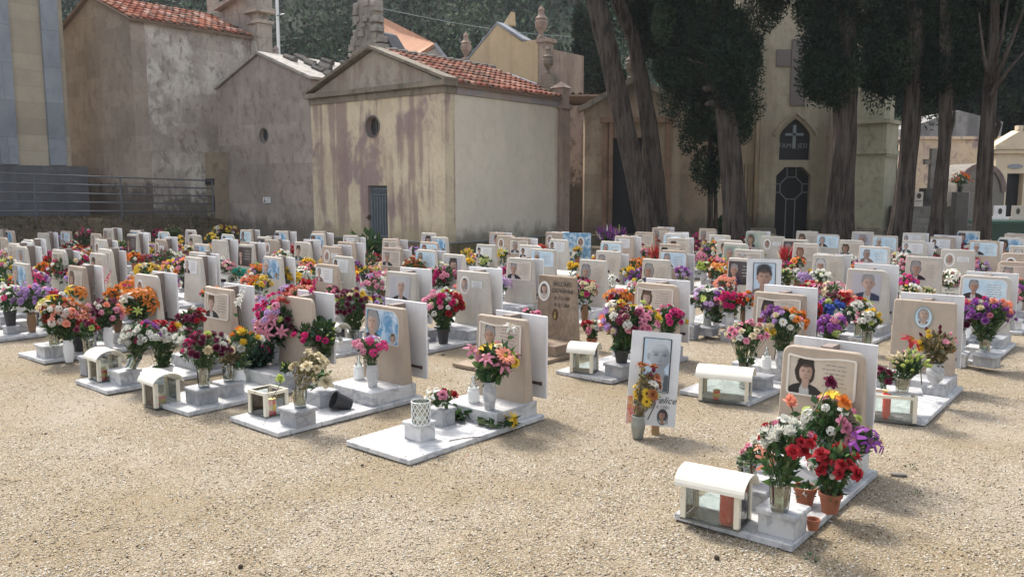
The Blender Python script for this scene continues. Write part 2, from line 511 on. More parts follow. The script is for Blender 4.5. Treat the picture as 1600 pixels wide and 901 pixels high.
Fq = (octf[None] + (np.arange(n) * 6)[:, None, None]).reshape(-1, 3)
pal = np.array([(0.58, 0.50, 0.345), (0.64, 0.57, 0.43), (0.47, 0.385, 0.25), (0.68, 0.63, 0.52), (0.40, 0.33, 0.22), (0.26, 0.19, 0.12), (0.54, 0.43, 0.28)])
pal_g = pal * 0.85
pc = np.array([0.84, 0.84, 0.90]) * pal[rs.choice(7, n, p=[.27, .24, .17, .12, .10, .05, .05])] * (0.85 + 0.3 * rs.rand(n, 1))
tag(link('gravel', np_mesh('gravel', V, Fq, M['stone_bits'], np.repeat(pc, 6, 0), 3)), 'loose pale gravel chips scattered over the ground', 'gravel', kind='stuff')

# ------------------------------------------------------------------ buildings
A39 = R(39.1)
TILE = m_tint('clay_tiles', 0.0, 0.95, 0.05, 0.0)
M['ridge'] = m_wall('grey_ridge', (0.25, 0.22, 0.19), (0.16, 0.14, 0.12), (0.08, 0.07, 0.06), 0.6)
def tile_roof(parent, x_e, z_e, x_r, z_r, y0, y1, cols, name='roof', pitch=0.21, rowl=0.36, dark=0.25, seed=1):
    """barrel tiles: eave at x_e,z_e up to ridge x_r,z_r, running along y"""
    r_ = random.Random(seed)
    L = math.hypot(x_r - x_e, z_r - z_e)
    ux, uz = (x_r - x_e) / L, (z_r - z_e) / L
    nxn, nzn = (-uz, ux) if ux > 0 else (uz, -ux)
    if nzn < 0: nxn, nzn = -nxn, -nzn
    mb = MB()
    ncol = int((y1 - y0) / pitch); nrow = int(L / rowl) + 1
    for j in range(nrow):
        s0 = j * rowl - 0.02; s1 = min(L, (j + 1) * rowl + 0.03)
        if s0 >= L: break
        for i in range(ncol):
            c = r_.choice(cols); k = r_.uniform(0.6, 0.95)
            if r_.random() < dark: c = (0.20, 0.13, 0.10)
            mb.col = tuple(q * k for q in c)
            yc = y0 + (i + 0.5) * pitch + r_.uniform(-0.008, 0.008)
            lift = r_.uniform(0, 0.012)
            pts = []
            for s_, h0 in ((s0, 0.035 + lift), (s1, 0.0 + lift)):
                rad = pitch * (0.34 if s_ == s0 else 0.28)
                for q in range(6):
                    a_ = PI * q / 5
                    hh = math.sin(a_) * rad * 0.85 + h0
                    pts.append((x_e + ux * s_ + nxn * hh, yc - math.cos(a_) * rad, z_e + uz * s_ + nzn * hh))
            mb.raw(pts, [(q, q + 1, q + 7, q + 6) for q in range(5)])
            mb.poly([pts[q] for q in range(6)])
            # channel tile between
            mb.col = tuple(q * k * 0.6 for q in c)
            ya, yb = yc + pitch * 0.30, yc + pitch * 0.70
            mb.poly([(x_e + ux * s0 + nxn * 0.012, ya, z_e + uz * s0 + nzn * 0.012), (x_e + ux * s0 + nxn * 0.012, yb, z_e + uz * s0 + nzn * 0.012),
                     (x_e + ux * s1, yb, z_e + uz * s1), (x_e + ux * s1, ya, z_e + uz * s1)])
    # slab under the tiles
    mb.col = (0.22, 0.16, 0.12)
    d = -0.03
    p = [(x_e, z_e), (x_r, z_r)]
    for (a0, a1) in ((0.0, -0.07),):
        q0 = [(x + nxn * a0, y, z + nzn * a0) for (x, z) in p for y in (y0, y1)]
        q1 = [(x + nxn * a1, y, z + nzn * a1) for (x, z) in p for y in (y0, y1)]
        mb.raw(q0 + q1, [(0, 1, 3, 2), (4, 6, 7, 5), (0, 4, 5, 1), (2, 3, 7, 6), (0, 2, 6, 4), (1, 5, 7, 3)])
    return mb.build(name, TILE, parent, color=True)
REDS = [(0.34, 0.14, 0.09), (0.40, 0.19, 0.14), (0.28, 0.11, 0.08), (0.45, 0.26, 0.20), (0.36, 0.16, 0.11)]

def ring_cut(cx_, cz_, r_, y0, y1, n=24):
    return lambda m: m.prism([(cx_ + r_ * math.cos(2 * PI * i / n), cz_ + r_ * math.sin(2 * PI * i / n)) for i in range(n)], y0, y1)
def box_cut(*a_): return lambda m: m.box(*a_)
def ring_frame(mb, cx_, cz_, r_, w, y, n=24, d=0.03):
    vv = []
    for k in range(n):
        a_ = 2 * PI * k / n
        for rr, yy in ((r_, y + 0.02), (r_, y - d), (r_ + w, y - d), (r_ + w, y + 0.02)):
            vv.append((cx_ + rr * math.cos(a_), yy, cz_ + rr * math.sin(a_)))
    fs = []
    for k in range(n):
        l = (k + 1) % n
        for q in range(4):
            p_ = (q + 1) % 4
            fs.append((k * 4 + q, k * 4 + p_, l * 4 + p_, l * 4 + q))
    mb.raw(vv, fs)
M['dark'] = m_plain('dark_interior', (0.012, 0.012, 0.014), 0.6, 0.3)
M['winglass'] = m_plain('dusty_dark_glass', (0.05, 0.055, 0.06), 0.15, 0.4, 6, 0, 0.6)
M['door_grey'] = m_plain('grey_blue_iron', (0.10, 0.12, 0.14), 0.5, 0.25, 5, 0.3)
M['door_rail'] = m_plain('pale_grey_iron', (0.22, 0.25, 0.26), 0.45, 0.2, 5, 0.3)

# chapel with the pediment, the round window and the iron door
ch = empty('chapel', (-1.524, 19.0, 0), -A39)
tag(ch, 'cream chapel with purple stained gable, round window, iron door and red tiled roof', 'chapel')
W1, L1, E1, AP1 = 4.77, 4.55, 3.66, 4.83
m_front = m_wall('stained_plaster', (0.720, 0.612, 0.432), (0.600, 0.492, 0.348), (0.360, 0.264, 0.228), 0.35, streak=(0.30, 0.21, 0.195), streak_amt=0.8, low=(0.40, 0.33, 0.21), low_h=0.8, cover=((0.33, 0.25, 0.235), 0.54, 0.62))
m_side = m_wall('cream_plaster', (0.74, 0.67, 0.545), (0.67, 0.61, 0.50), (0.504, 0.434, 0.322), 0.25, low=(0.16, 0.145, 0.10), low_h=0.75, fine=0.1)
mb = MB(); mb.box(-W1, 0, 0.002, 0.35, 0, E1)
w = mb.build('wall', m_front, ch)
rw = (-2.40, 3.02, 0.255)
boolean_cut(w, [ring_cut(rw[0], rw[1], rw[2], -0.1, 0.22), box_cut(-2.62, -1.92, -0.1, 0.16, -0.2, 1.60)])
mb = MB(); mb.box(-0.35, 0.0, 0.352, L1, 0, E1 - 0.002); mb.build('wall', m_side, ch)
mb = MB(); mb.box(-W1, -W1 + 0.35, 0.352, L1, 0, E1 - 0.002); mb.box(-W1 + 0.352, -0.352, L1 - 0.3, L1, 0, E1 - 0.002); mb.build('wall', m_side, ch)
m_ped = m_wall('grey_pediment', (0.475, 0.413, 0.338), (0.375, 0.325, 0.263), (0.175, 0.150, 0.125), 0.6, streak=(0.22, 0.12, 0.10), streak_amt=0.4, top=(0.13, 0.12, 0.10), top_h=5.6)
mb = MB(); mb.prism([(-W1 + 0.05, 3.94), (-0.05, 3.94), (-W1 / 2, AP1 - 0.02)], 0.03, 0.35); mb.build('gable', m_ped, ch)
m_corn = m_wall('mossy_cornice', (0.324, 0.276, 0.216), (0.240, 0.204, 0.156), (0.084, 0.084, 0.054), 0.7, brick=(0.4, 0.2, 0.5))
mb = MB()
mb.box(-W1 - 0.04, 0.04, -0.03, 0.36, E1 + 0.001, 3.82)
mb.box(-W1 - 0.13, 0.12, -0.13, 0.36, 3.822, 3.94)
for s_ in (-1, 1):      # raking mouldings
    x0 = -W1 / 2 + s_ * (W1 / 2 + 0.14)
    a0 = Vector((x0, 0.1, 3.96)); a1 = Vector((-W1 / 2, 0.1, AP1 + 0.06))
    mb.bar(a0, a1, 0.46, 0.07)
mb.build('cornice', m_corn, ch)
mb = MB(); mb.box(-0.28, 0.05, 0.38, L1 - 0.2, E1 + 0.002, 3.87); 
mb.build('eave_band', m_wall('faded_band', (0.42, 0.34, 0.27), (0.27, 0.27, 0.30), (0.35, 0.2, 0.15), 0.5), ch)
tile_roof(ch, 0.14, 3.88, -W1 / 2, AP1 + 0.02, 0.32, L1 - 0.1, REDS, seed=2)
tile_roof(ch, -W1 - 0.14, 3.88, -W1 / 2, AP1 + 0.02, 0.32, L1 - 0.1, REDS, seed=3)
mb = MB()
for k in range(12):
    yk = 0.45 + k * 0.34
    mb.tube([(-W1 / 2, yk, AP1 + 0.03), (-W1 / 2, yk + 0.36, AP1 + 0.06)], [0.075, 0.09], 8)
mb.build('ridge_tiles', M['ridge'], ch)
dr = MB(); dr.box(-2.60, -1.94, 0.10, 0.13, 0.02, 1.58); dr = dr.build('door', M['door_grey'], ch)
mb = MB()
for k in range(7): mb.box(-2.575 + k * 0.1, -2.56 + k * 0.1, 0.075, 0.098, 0.38, 1.36)
for z in (0.36, 0.18, 1.37, 1.52): mb.box(-2.595, -1.945, 0.07, 0.098, z, z + 0.022)
for k in range(9): mb.tube([(-2.56 + k * 0.07, 0.085, 1.40), (-2.53 + k * 0.07, 0.085, 1.45), (-2.56 + k * 0.07, 0.085, 1.51)], 0.008, 5)
mb.box(-2.60, -2.575, 0.065, 0.099, 0.02, 1.58); mb.box(-1.965, -1.94, 0.065, 0.099, 0.02, 1.58)
mb.build('grille', M['door_rail'], dr)
mb = MB(); mb.box(-2.68, -2.60, -0.02, 0.03, 0.80, 0.84); mb.box(-2.61, -2.595, -0.03, 0.08, 0.76, 0.88); mb.build('handle', M['rust'], dr)
wi = MB(); wi.prism([(rw[0] + 0.25 * math.cos(2 * PI * i / 24), rw[1] + 0.25 * math.sin(2 * PI * i / 24)) for i in range(24)], 0.17, 0.20)
wi = wi.build('window', M['winglass'], ch)
mb = MB(); ring_frame(mb, rw[0], rw[1], 0.235, 0.04, 0.01, d=0.025); mb.bar((rw[0] + 0.03, 0.10, rw[1] - 0.23), (rw[0] + 0.03, 0.10, rw[1] + 0.23), 0.02); mb.build('frame', M['ridge'], wi)
mb = MB()       # ledge with the pipe along the foot
mb.box(-W1, -2.66, -0.05, 0.0, 0, 0.26); mb.box(-1.88, 0.05, -0.05, 0.0, 0, 0.26); mb.box(0.001, 0.06, -0.05, L1 - 0.3, 0, 0.27)
mb.build('plinth', m_wall('mossy_plinth', (0.24, 0.20, 0.12), (0.17, 0.14, 0.09), (0.06, 0.06, 0.03), 0.7), ch)
mb = MB()
mb.tube([(-W1, -0.07, 0.29), (-2.68, -0.07, 0.29)], 0.018, 6)
mb.tube([(-1.86, -0.07, 0.29), (0.07, -0.07, 0.29), (0.085, 0.1, 0.29), (0.085, L1 - 0.4, 0.29)], 0.018, 6)
mb.build('pipe', M['door_rail'], ch)
mb = MB(); mb.box(-0.62, -0.38, -0.16, -0.052, 0.30, 0.44, 0.01); mb.build('junction_box', M['white'], ch)
m_pil = m_wall('pillar_stone', (0.456, 0.348, 0.264), (0.336, 0.264, 0.228), (0.144, 0.120, 0.108), 0.5, streak=(0.25, 0.16, 0.12), streak_amt=0.5)
mb = MB()
mb.box(-0.2, 0.16, L1 - 0.22, L1 + 0.12, 0, 3.60)
mb.box(-0.24, 0.22, L1 - 0.26, L1 + 0.16, 3.602, 3.72)
mb.box(-0.18, 0.14, L1 - 0.2, L1 + 0.1, 3.722, 4.15)
mb.raw([(-0.24, L1 - 0.26, 4.152), (0.2, L1 - 0.26, 4.152), (0.2, L1 + 0.16, 4.152), (-0.24, L1 + 0.16, 4.152), (-0.02, L1 - 0.05, 4.34)], [(0, 3, 2, 1), (0, 1, 4), (1, 2, 4), (2, 3, 4), (3, 0, 4)])
mb.build('pillar', m_pil, ch)
def urn_mb(mb, x, y, z, s, n=10):
    mb.lathe([(0.16 * s, z), (0.17 * s, z + 0.08 * s), (0.08 * s, z + 0.13 * s), (0.09 * s, z + 0.22 * s), (0.22 * s, z + 0.42 * s), (0.25 * s, z + 0.6 * s), (0.2 * s, z + 0.68 * s), (0.24 * s, z + 0.74 * s),
              (0.14 * s, z + 0.84 * s), (0.10 * s, z + 0.98 * s), (0.13 * s, z + 1.06 * s), (0.02 * s, z + 1.22 * s)], n, (x, y), wob=0.05)
mb = MB()
mb.box(-0.75, -0.22, L1 - 0.15, L1 + 0.10, 3.95, 4.35)
mb.box(-0.65, -0.3, L1 - 0.12, L1 + 0.08, 4.352, 4.55)
urn_mb(mb, -0.48, L1 - 0.02, 4.55, 0.62)
for k in range(3): mb.tube([(-0.20 + 0.02 * k, L1 - 0.1 + k * 0.05, 4.2 + 0.05 * k), (-0.28, L1 - 0.05, 4.5), (-0.40, L1, 4.62)], [0.09, 0.07, 0.03], 6)
mb.build('urn', m_corn, ch)
mb = MB()       # grey sheet-roofed scroll parapet running up behind the tiles
pp = [(-0.1, 3.92), (-0.1, 4.06), (-1.9, 4.72), (-2.25, 4.72), (-2.25, 3.92)]
mb.prism([(x, z) for x, z in reversed(pp)], L1 - 0.12, L1 + 0.05); mb.build('parapet', m_wall('grey_render', (0.27, 0.28, 0.31), (0.23, 0.24, 0.27), (0.16, 0.16, 0.17), 0.4), ch)

# bare brown chapel to the left of it
c2 = empty('chapel', (-1.524 - 4.79 * math.cos(A39), 19.0 + 4.79 * math.sin(A39), 0), -A39)
tag(c2, 'bare brown chapel with a small round window and white edged broken roof', 'chapel')
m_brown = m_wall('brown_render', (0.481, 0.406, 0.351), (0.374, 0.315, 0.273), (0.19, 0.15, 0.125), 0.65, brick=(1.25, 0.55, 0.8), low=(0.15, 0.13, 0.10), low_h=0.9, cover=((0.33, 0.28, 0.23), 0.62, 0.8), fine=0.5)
W2 = 4.45
mb = MB(); mb.prism([(-W2, 0), (0, 0), (0, 4.33), (-W2 / 2, 5.16), (-W2, 4.33)], 0.03, 0.4)
w = mb.build('wall', m_brown, c2)
boolean_cut(w, [ring_cut(-2.12, 2.98, 0.19, -0.2, 0.2)])
mb = MB(); mb.box(-0.35, 0, 0.402, 4.4, 0, 4.3); mb.box(-W2, -W2 + 0.35, 0.402, 4.4, 0, 4.3); mb.build('wall', m_brown, c2)
wi = MB(); wi.prism([(-2.12 + 0.19 * math.cos(2 * PI * i / 20), 2.98 + 0.19 * math.sin(2 * PI * i / 20)) for i in range(20)], 0.14, 0.17); wi = wi.build('window', M['winglass'], c2)
mb = MB(); ring_frame(mb, -2.12, 2.98, 0.185, 0.035, 0.03, 20, 0.01); mb.build('frame', M['ridge'], wi)
mb = MB()
for s_ in (-1, 1): mb.bar((-W2 / 2 + s_ * (W2 / 2 + 0.1), 2.2, 4.36), (-W2 / 2, 2.2, 5.22), 4.5, 0.07)
mb.build('roof', m_wall('pale_cement_roof', (0.50, 0.46, 0.41), (0.38, 0.35, 0.31), (0.12, 0.11, 0.10), 0.6), c2)
m_lt = m_wall('grey_old_tiles', (0.17, 0.15, 0.13), (0.11, 0.10, 0.09), (0.05, 0.05, 0.05), 0.6)
r2 = random.Random(5)
for k in range(26):
    t_ = r2.uniform(0.05, 0.95); yk = r2.uniform(0.35, 4.0)
    xk = -W2 / 2 + t_ * W2 / 2; zk = 5.24 - t_ * 0.86
    mb = MB(); mb.tube([(xk, yk, zk + 0.06), (xk + 0.4, yk + 0.05, zk - 0.08)], [0.085, 0.1], 7); mb.build('loose_tile', m_lt, c2)
mb = MB(); mb.box(-2.22, -1.92, -0.005, 0.028, 1.12, 1.28); sg = mb.build('sign', M['white'], c2)
mb = MB(); mb.prism([(-2.14 + 0.035 * math.cos(i * PI / 5), 1.17 + 0.035 * math.sin(i * PI / 5)) for i in range(10)], -0.009, -0.006); mb.prism([(-2.14 + 0.022 * math.cos(i * PI / 5), 1.24 + 0.022 * math.sin(i * PI / 5)) for i in range(10)], -0.009, -0.006)
mb.box(-2.06, -1.96, -0.009, -0.006, 1.23, 1.24); mb.box(-2.06, -1.98, -0.009, -0.006, 1.18, 1.19); mb.build('pictogram', M['ink'], sg)

# tall pale chapel with the red roof, ornate facade at its far end
c3 = empty('chapel', (-10.2, 22.9, 0), -A39)
tag(c3, 'tall mottled grey brown chapel with red tiled roof and ornate stone facade end', 'chapel')
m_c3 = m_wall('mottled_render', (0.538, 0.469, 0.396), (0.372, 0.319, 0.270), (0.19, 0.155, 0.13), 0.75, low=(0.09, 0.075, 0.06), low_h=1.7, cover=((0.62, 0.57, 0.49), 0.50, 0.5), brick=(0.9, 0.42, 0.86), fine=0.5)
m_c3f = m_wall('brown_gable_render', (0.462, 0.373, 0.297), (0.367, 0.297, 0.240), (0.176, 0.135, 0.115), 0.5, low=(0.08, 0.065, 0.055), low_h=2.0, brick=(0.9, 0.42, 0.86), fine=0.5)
W3, L3 = 4.3, 3.75
mb = MB(); mb.prism([(-W3, 0), (0, 0), (0, 6.04), (-W3 / 2, 6.9), (-W3, 6.1)], 0.0, 0.4); mb.build('gable_wall', m_c3f, c3)
mb = MB(); mb.box(-0.4, -0.002, 0.402, L3, 0, 6.02); mb.build('wall', m_c3, c3)
mb = MB(); mb.box(-W3, -W3 + 0.4, 0.402, L3, 0, 6.02); mb.build('wall', m_c3, c3)
tile_roof(c3, 0.16, 6.02, -W3 / 2, 6.93, -0.12, L3 - 0.05, [(0.42, 0.16, 0.10), (0.45, 0.22, 0.15), (0.52, 0.33, 0.27), (0.34, 0.12, 0.08)], dark=0.2, seed=8)
tile_roof(c3, -W3 - 0.16, 6.05, -W3 / 2, 6.93, -0.12, L3 - 0.05, REDS, seed=9)
m_fac = m_wall('ornate_stone', (0.510, 0.435, 0.360), (0.390, 0.330, 0.285), (0.180, 0.150, 0.135), 0.7, brick=(0.7, 0.4, 0.55), fine=0.6)
mb = MB()
mb.prism([(-W3, 0), (0.3, 0), (0.3, 7.35), (-0.3, 7.35), (-1.6, 7.0), (-3.0, 7.0), (-W3, 6.9)], L3, L3 + 0.4)
mb.bar((0.35, L3 + 0.1, 7.45), (-1.7, L3 + 0.1, 7.05), 0.62, 0.12)
mb.box(-0.25, 0.55, L3 - 0.15, L3 + 0.5, 6.72, 6.86); mb.box(-0.1, 0.5, L3 - 0.1, L3 + 0.45, 6.4, 6.5)
mb.box(-0.05, 0.42, L3 - 0.06, L3 + 0.42, 4.8, 6.40)
mb.box(-0.05, 0.45, L3 - 0.08, L3 + 0.44, 6.86, 7.6)
mb.box(-2.35, -2.15, L3 - 0.02, L3 + 0.3, 6.9, 7.7)
mb.build('facade', m_fac, c3)
mb = MB(); ring = [(0.10 * math.cos(i * PI / 8), 0.3 * math.sin(i * PI / 8)) for i in range(16)]
mb.prism([(0.20 + x * 1.4, 5.6 + z) for x, z in ring], L3 - 0.09, L3 - 0.062); mb.build('oval_ornament', M['beige2'], c3)
mb = MB(); urn_mb(mb, 0.75, L3 + 0.3, 4.9, 0.7); mb.box(0.6, 0.95, L3 + 0.1, L3 + 0.5, 4.3, 4.9); mb.build('urn', m_fac, c3)

# annex with barred dark window between the two
an = empty('annex', (-10.2 + 2.02 * math.sin(A39), 22.9 + 2.02 * math.cos(A39), 0), -A39)
tag(an, 'small ochre annex with a dark barred window at the railing end', 'outbuilding')
mb = MB(); mb.box(0.0, 0.45, 0.0, 0.6, 0, 2.55); w = mb.build('wall', m_wall('ochre_render', (0.36, 0.29, 0.20), (0.28, 0.23, 0.17), (0.12, 0.10, 0.07), 0.5, low=(0.07, 0.06, 0.05), low_h=0.8), an)
boolean_cut(w, [box_cut(0.06, 0.42, -0.2, 0.2, 0.85, 1.30)])
mb = MB(); mb.box(0.06, 0.42, 0.17, 0.19, 0.85, 1.30); mb.box(0.02, 0.44, -0.04, 0.0, 1.62, 1.80); mb.build('window', M['dark'], an)

# marble-banded tall building at the far left
tw = empty('tower_building', (0, 0, 0), -A39)
P_ = PY(112, 262, 23.2)
tw.location = (P_.x, P_.y, 0)
tag(tw, 'tall ochre stone building with blue grey marble pilasters on a grey plinth', 'building')
m_och = m_wall('ochre_ashlar', (0.52, 0.45, 0.335), (0.45, 0.385, 0.29), (0.364, 0.286, 0.208), 0.3, brick=(6.0, 0.42, 0.62), low=(0.16, 0.12, 0.09), low_h=2.2, fine=0.2)
m_bluem = m_wall('blue_grey_marble', (0.33, 0.35, 0.375), (0.26, 0.275, 0.30), (0.208, 0.221, 0.260), 0.6, brick=(3.0, 0.95, 0.5), fine=0.1)
mb = MB(); mb.box(-3.5, 0, -7.0, 0.0, 2.13, 11.0); mb.build('wall', m_och, tw)
mb = MB()
for y0, y1 in ((-0.58, -0.15), (-1.78, -1.36), (-3.0, -2.6), (-4.2, -3.8)): mb.box(0.0, 0.10, y0, y1, 2.15, 11.0)
mb.build('pilasters', m_bluem, tw)
mb = MB(); mb.box(-3.5, 0.16, -7.0, 0.35, 0, 2.128); mb.build('plinth', m_wall('grey_marble_plinth', (0.19, 0.19, 0.195), (0.13, 0.13, 0.135), (0.099, 0.099, 0.110), 0.6, brick=(1.3, 1.0, 0.7), top=(0.07, 0.065, 0.06), top_h=2.5), tw)

# terrace bank and its grass
def rail_pt(t_):      # along the railing from the frame edge to the annex
    return Vector((-13.3 + 4.95 * t_, 16.6 + 7.4 * t_, 1.0 - 0.23 * t_))
m_bank = NT('grassy_bank')
nb = m_bank.noise(m_bank.geo(), 3.0, 8, 0.7); nb2 = m_bank.noise(m_bank.geo(), 14, 6, 0.7)
cb = m_bank.mix(m_bank.ramp(nb, 0.38, 0.62), (0.12, 0.09, 0.065), (0.07, 0.065, 0.04))
m_bank.color(m_bank.mix(m_bank.math('MULTIPLY', m_bank.ramp(nb2, 0.5, 0.7), 0.5), cb, (0.15, 0.11, 0.07))); m_bank.rough(1.0); m_bank.spec(0.05); m_bank.bump(nb2, 0.8, 0.05)
M['bank'] = m_bank.mat
mb = MB()
nrm = Vector((0.83, -0.555, 0))
K, J = 60, 10
for k in range(K + 1):
    p = rail_pt(-0.25 + 1.22 * k / K)
    for j in range(J + 1):
        s_ = j / J
        q = p + nrm * (0.15 + 1.45 * s_)
        z = p.z * (1 - s_) ** 0.9 * 0.95 - 0.02 + 0.07 * noise.noise(Vector((q.x * 2.2, q.y * 2.2, j * 0.3)))
        if j == 0: q = p - nrm * 6.0; z = p.z
        mb.v.append((q.x, q.y, z)); mb.c.append((1, 1, 1))
for k in range(K):
    for j in range(J):
        i0 = k * (J + 1) + j
        mb.f.append((i0, i0 + 1, i0 + J + 2, i0 + J + 1)); mb.m.append(0)
tag(mb.build('terrace_ground', M['bank'], smooth=True), 'dark grassy earth bank and terrace under the railing', kind='structure')

def flakes(name, centers, normals, sizes, cols, mat, elong=2.2, seed=0, up=0.0):
    r_ = np.random.RandomState(seed); n = len(centers)
    d = r_.normal(size=(n, 3)); d += normals * 1.0; d[:, 2] += up; d /= np.linalg.norm(d, axis=1)[:, None]
    q = r_.normal(size=(n, 3)); e = np.cross(d, q); e /= np.linalg.norm(e, axis=1)[:, None] + 1e-9
    L = sizes[:, None] * elong / 2; Wd = sizes[:, None] / 2
    nn = np.cross(d, e)
    V = np.stack([centers - d * L * 0.6, centers + e * Wd + nn * Wd * 0.3, centers + d * L, centers - e * Wd + nn * Wd * 0.3], 1).reshape(-1, 3)
    Fq = np.arange(n * 4).reshape(-1, 4)
    return np_mesh(name, V, Fq, mat, np.repeat(cols, 4, 0))

rg = np.random.RandomState(11)
n = 2600; tt_ = rg.rand(n) * 1.2 - 0.25; ss = rg.rand(n)
pts = np.array([tuple(rail_pt(t_) + nrm * (0.15 + 1.45 * s_)) for t_, s_ in zip(tt_, ss)]); pts[:, 2] = pts[:, 2] * (1 - ss) ** 0.9 * 0.95 + 0.03
cols_ = np.array([(0.09, 0.085, 0.045), (0.15, 0.115, 0.075), (0.11, 0.085, 0.06)])[rg.choice(3, n)]
tag(link('bank_grass', flakes('bank_grass', pts, np.tile((0, 0, 1.0), (n, 1)), 0.02 + 0.03 * rg.rand(n), cols_, M['needle'], 4.0, 3, 1.2)), 'dark weeds and dry grass on the bank below the railing', 'grass', kind='stuff')

M['rail_grey'] = m_plain('dull_galvanised_steel', (0.13, 0.14, 0.15), 0.5, 0.2, 5, 0.3)
rl = empty('railing', rail_pt(0))
tag(rl, 'long grey steel railing of five rails along the terrace edge', 'railing')
o0 = rail_pt(0)
mb = MB()
for k in range(5):
    a_ = rail_pt(-0.2) - o0; b_ = rail_pt(0.97) - o0
    z_ = 0.10 + 0.215 * k
    mb.tube([(a_.x, a_.y, a_.z + z_), (b_.x, b_.y, b_.z + z_)], 0.019, 8)
mb.build('rail', M['rail_grey'], rl)
for t_ in (-0.1, 0.10, 0.42, 0.66, 0.97):
    p = rail_pt(t_) - o0; mb = MB(); mb.bar((p.x, p.y, p.z - 0.25), (p.x, p.y, p.z + 0.975), 0.035); mb.build('post', M['rail_grey'], rl)

# chapels of the lane behind
bh = empty('chapel', (0, 0, 0), -A39)
P_ = PY(572, 100, 26.5); bh.location = (P_.x, P_.y, 0)
tag(bh, 'dark lichened stone gable rising to a stump behind the stained chapel', 'chapel')
m_lich = m_wall('lichened_stone', (0.435, 0.390, 0.330), (0.300, 0.270, 0.240), (0.135, 0.128, 0.120), 0.8, brick=(0.8, 0.4, 0.8), fine=0.7, streak=(0.10, 0.09, 0.08), streak_amt=0.4)
zt = PY(572, 0, 26.5).z
mb = MB()
prof = [(-1.55, 3.5), (1.2, 3.5), (1.2, 4.3), (0.55, 5.3), (0.45, zt - 0.9), (0.42, zt), (-0.28, zt + 0.15), (-0.40, zt - 0.2), (-0.42, zt - 0.75), (-0.5, zt - 1.3), (-1.05, 5.2), (-1.55, 4.6)]
mb.prism(prof, 0, 0.35)
rq = random.Random(9)
for k in range(70):
    z_ = rq.uniform(4.3, zt); wd = 0.40 if z_ > zt - 1.0 else 0.45 + (zt - 1.0 - z_) * 0.42
    x_ = rq.choice((-1, 1, rq.uniform(-1, 1))) * wd; q = rq.uniform(0.07, 0.16)
    mb.box(x_ - q, x_ + q, -0.04 - rq.random() * 0.05, 0.3, z_ - q * 0.6, z_ + q * 0.6, 0.02)
mb.build('gable_wall', m_lich, bh)
mb = MB(); mb.prism([(-0.02, 4.0), (2.3, 4.0), (0.45, zt - 1.0), (0.2, zt - 0.9)], 0.37, 0.9)
mb.box(-1.5, 1.5, 0.4, 3.0, 0, 3.9); mb.build('roof_flank', m_wall('dark_slate', (0.12, 0.12, 0.125), (0.09, 0.09, 0.09), (0.2, 0.2, 0.2), 0.4), bh)

oh = empty('house', (0, 0, 0), 0)
P_ = PY(680, 90, 31.0); oh.location = (P_.x, P_.y, 0)
tag(oh, 'house with a steep pale orange roof and white gable behind the chapels', 'house')
def L_(px, py, Y, o): 
    p = PY(px, py, Y); return (p.x - o.location.x, p.y - o.location.y, p.z)
m_or = m_wall('orange_roof_sheet', (0.62, 0.34, 0.22), (0.58, 0.31, 0.20), (0.65, 0.42, 0.30), 0.4, brick=(2.0, 1.4, 0.8), fine=0.1)
mb = MB()
q = [L_(596, 26, 34, oh), L_(679, 68, 31, oh), L_(645, 90, 31, oh), L_(628, 90, 31.6, oh), L_(596, 42, 34, oh)]
q2 = [(x, y + 0.1, z - 0.12) for x, y, z in q]
mb.poly(q); mb.poly(list(reversed(q2)))
for i in range(5): mb.poly([q[i], q2[i], q2[(i + 1) % 5], q[(i + 1) % 5]])
mb.build('roof', m_or, oh)
mb = MB(); a_ = L_(641, 92, 31, oh); b_ = L_(680, 70, 31, oh); c_ = L_(706, 103, 31, oh)
mb.prism([(a_[0], 2.0), (c_[0], 2.0), (c_[0], c_[2]), (b_[0], b_[2] - 0.1), (a_[0], a_[2])], 0.14, 0.5); mb.build('wall', m_plain('white_house_plaster', (0.62, 0.58, 0.54), 0.9, 0.06, 3), oh)
mb = MB(); mb.bar(b_, c_, 0.5, 0.12); mb.build('verge', m_plain('grey_verge', (0.35, 0.36, 0.38), 0.8), oh)

yb = empty('chapel', (0, 0, 0), -A39)
P_ = PY(840, 140, 26.2); yb.location = (P_.x, P_.y, 0)
tag(yb, 'ochre yellow chapel with stone urns on its corners behind the tiled roof', 'chapel')
m_yel = m_wall('yellow_render', (0.62, 0.47, 0.28), (0.54, 0.41, 0.25), (0.460, 0.322, 0.196), 0.4, streak=(0.36, 0.27, 0.19), streak_amt=0.35, fine=0.15)
za, zb = PY(780, 36, 27.0).z, PY(838, 62, 26.2).z
mb = MB(); mb.prism([(-2.95, 2), (0, 2), (0, zb), (-0.62, zb), (-1.62, za), (-2.95, za - 1.05)], 0, 0.35); mb.build('gable_wall', m_yel, yb)
mb = MB(); mb.box(0.002, 0.30, 0.02, 0.40, 2, zb - 0.1); mb.box(-0.06, 0.38, -0.04, 0.46, zb - 0.098, zb + 0.02); mb.box(-0.4, 0.0, 0.352, 2.5, 2, zb - 0.2); mb.build('pillar', m_pil, yb)
mb = MB(); mb.bar((-0.5, 0.18, zb + 0.02), (-1.62, 0.18, za + 0.04), 0.45, 0.07); mb.bar((-1.62, 0.18, za + 0.04), (-2.95, 0.18, za - 1.0), 0.4, 0.05); mb.build('coping', m_wall('blue_grey_coping', (0.33, 0.35, 0.38), (0.25, 0.26, 0.28), (0.14, 0.14, 0.14), 0.4), yb)
mb = MB(); mb.prism([(-1.75, za), (-1.35, za), (-1.38, za + 0.42), (-1.68, za + 0.1)], 0.4, 0.6); mb.build('finial', m_yel, yb)
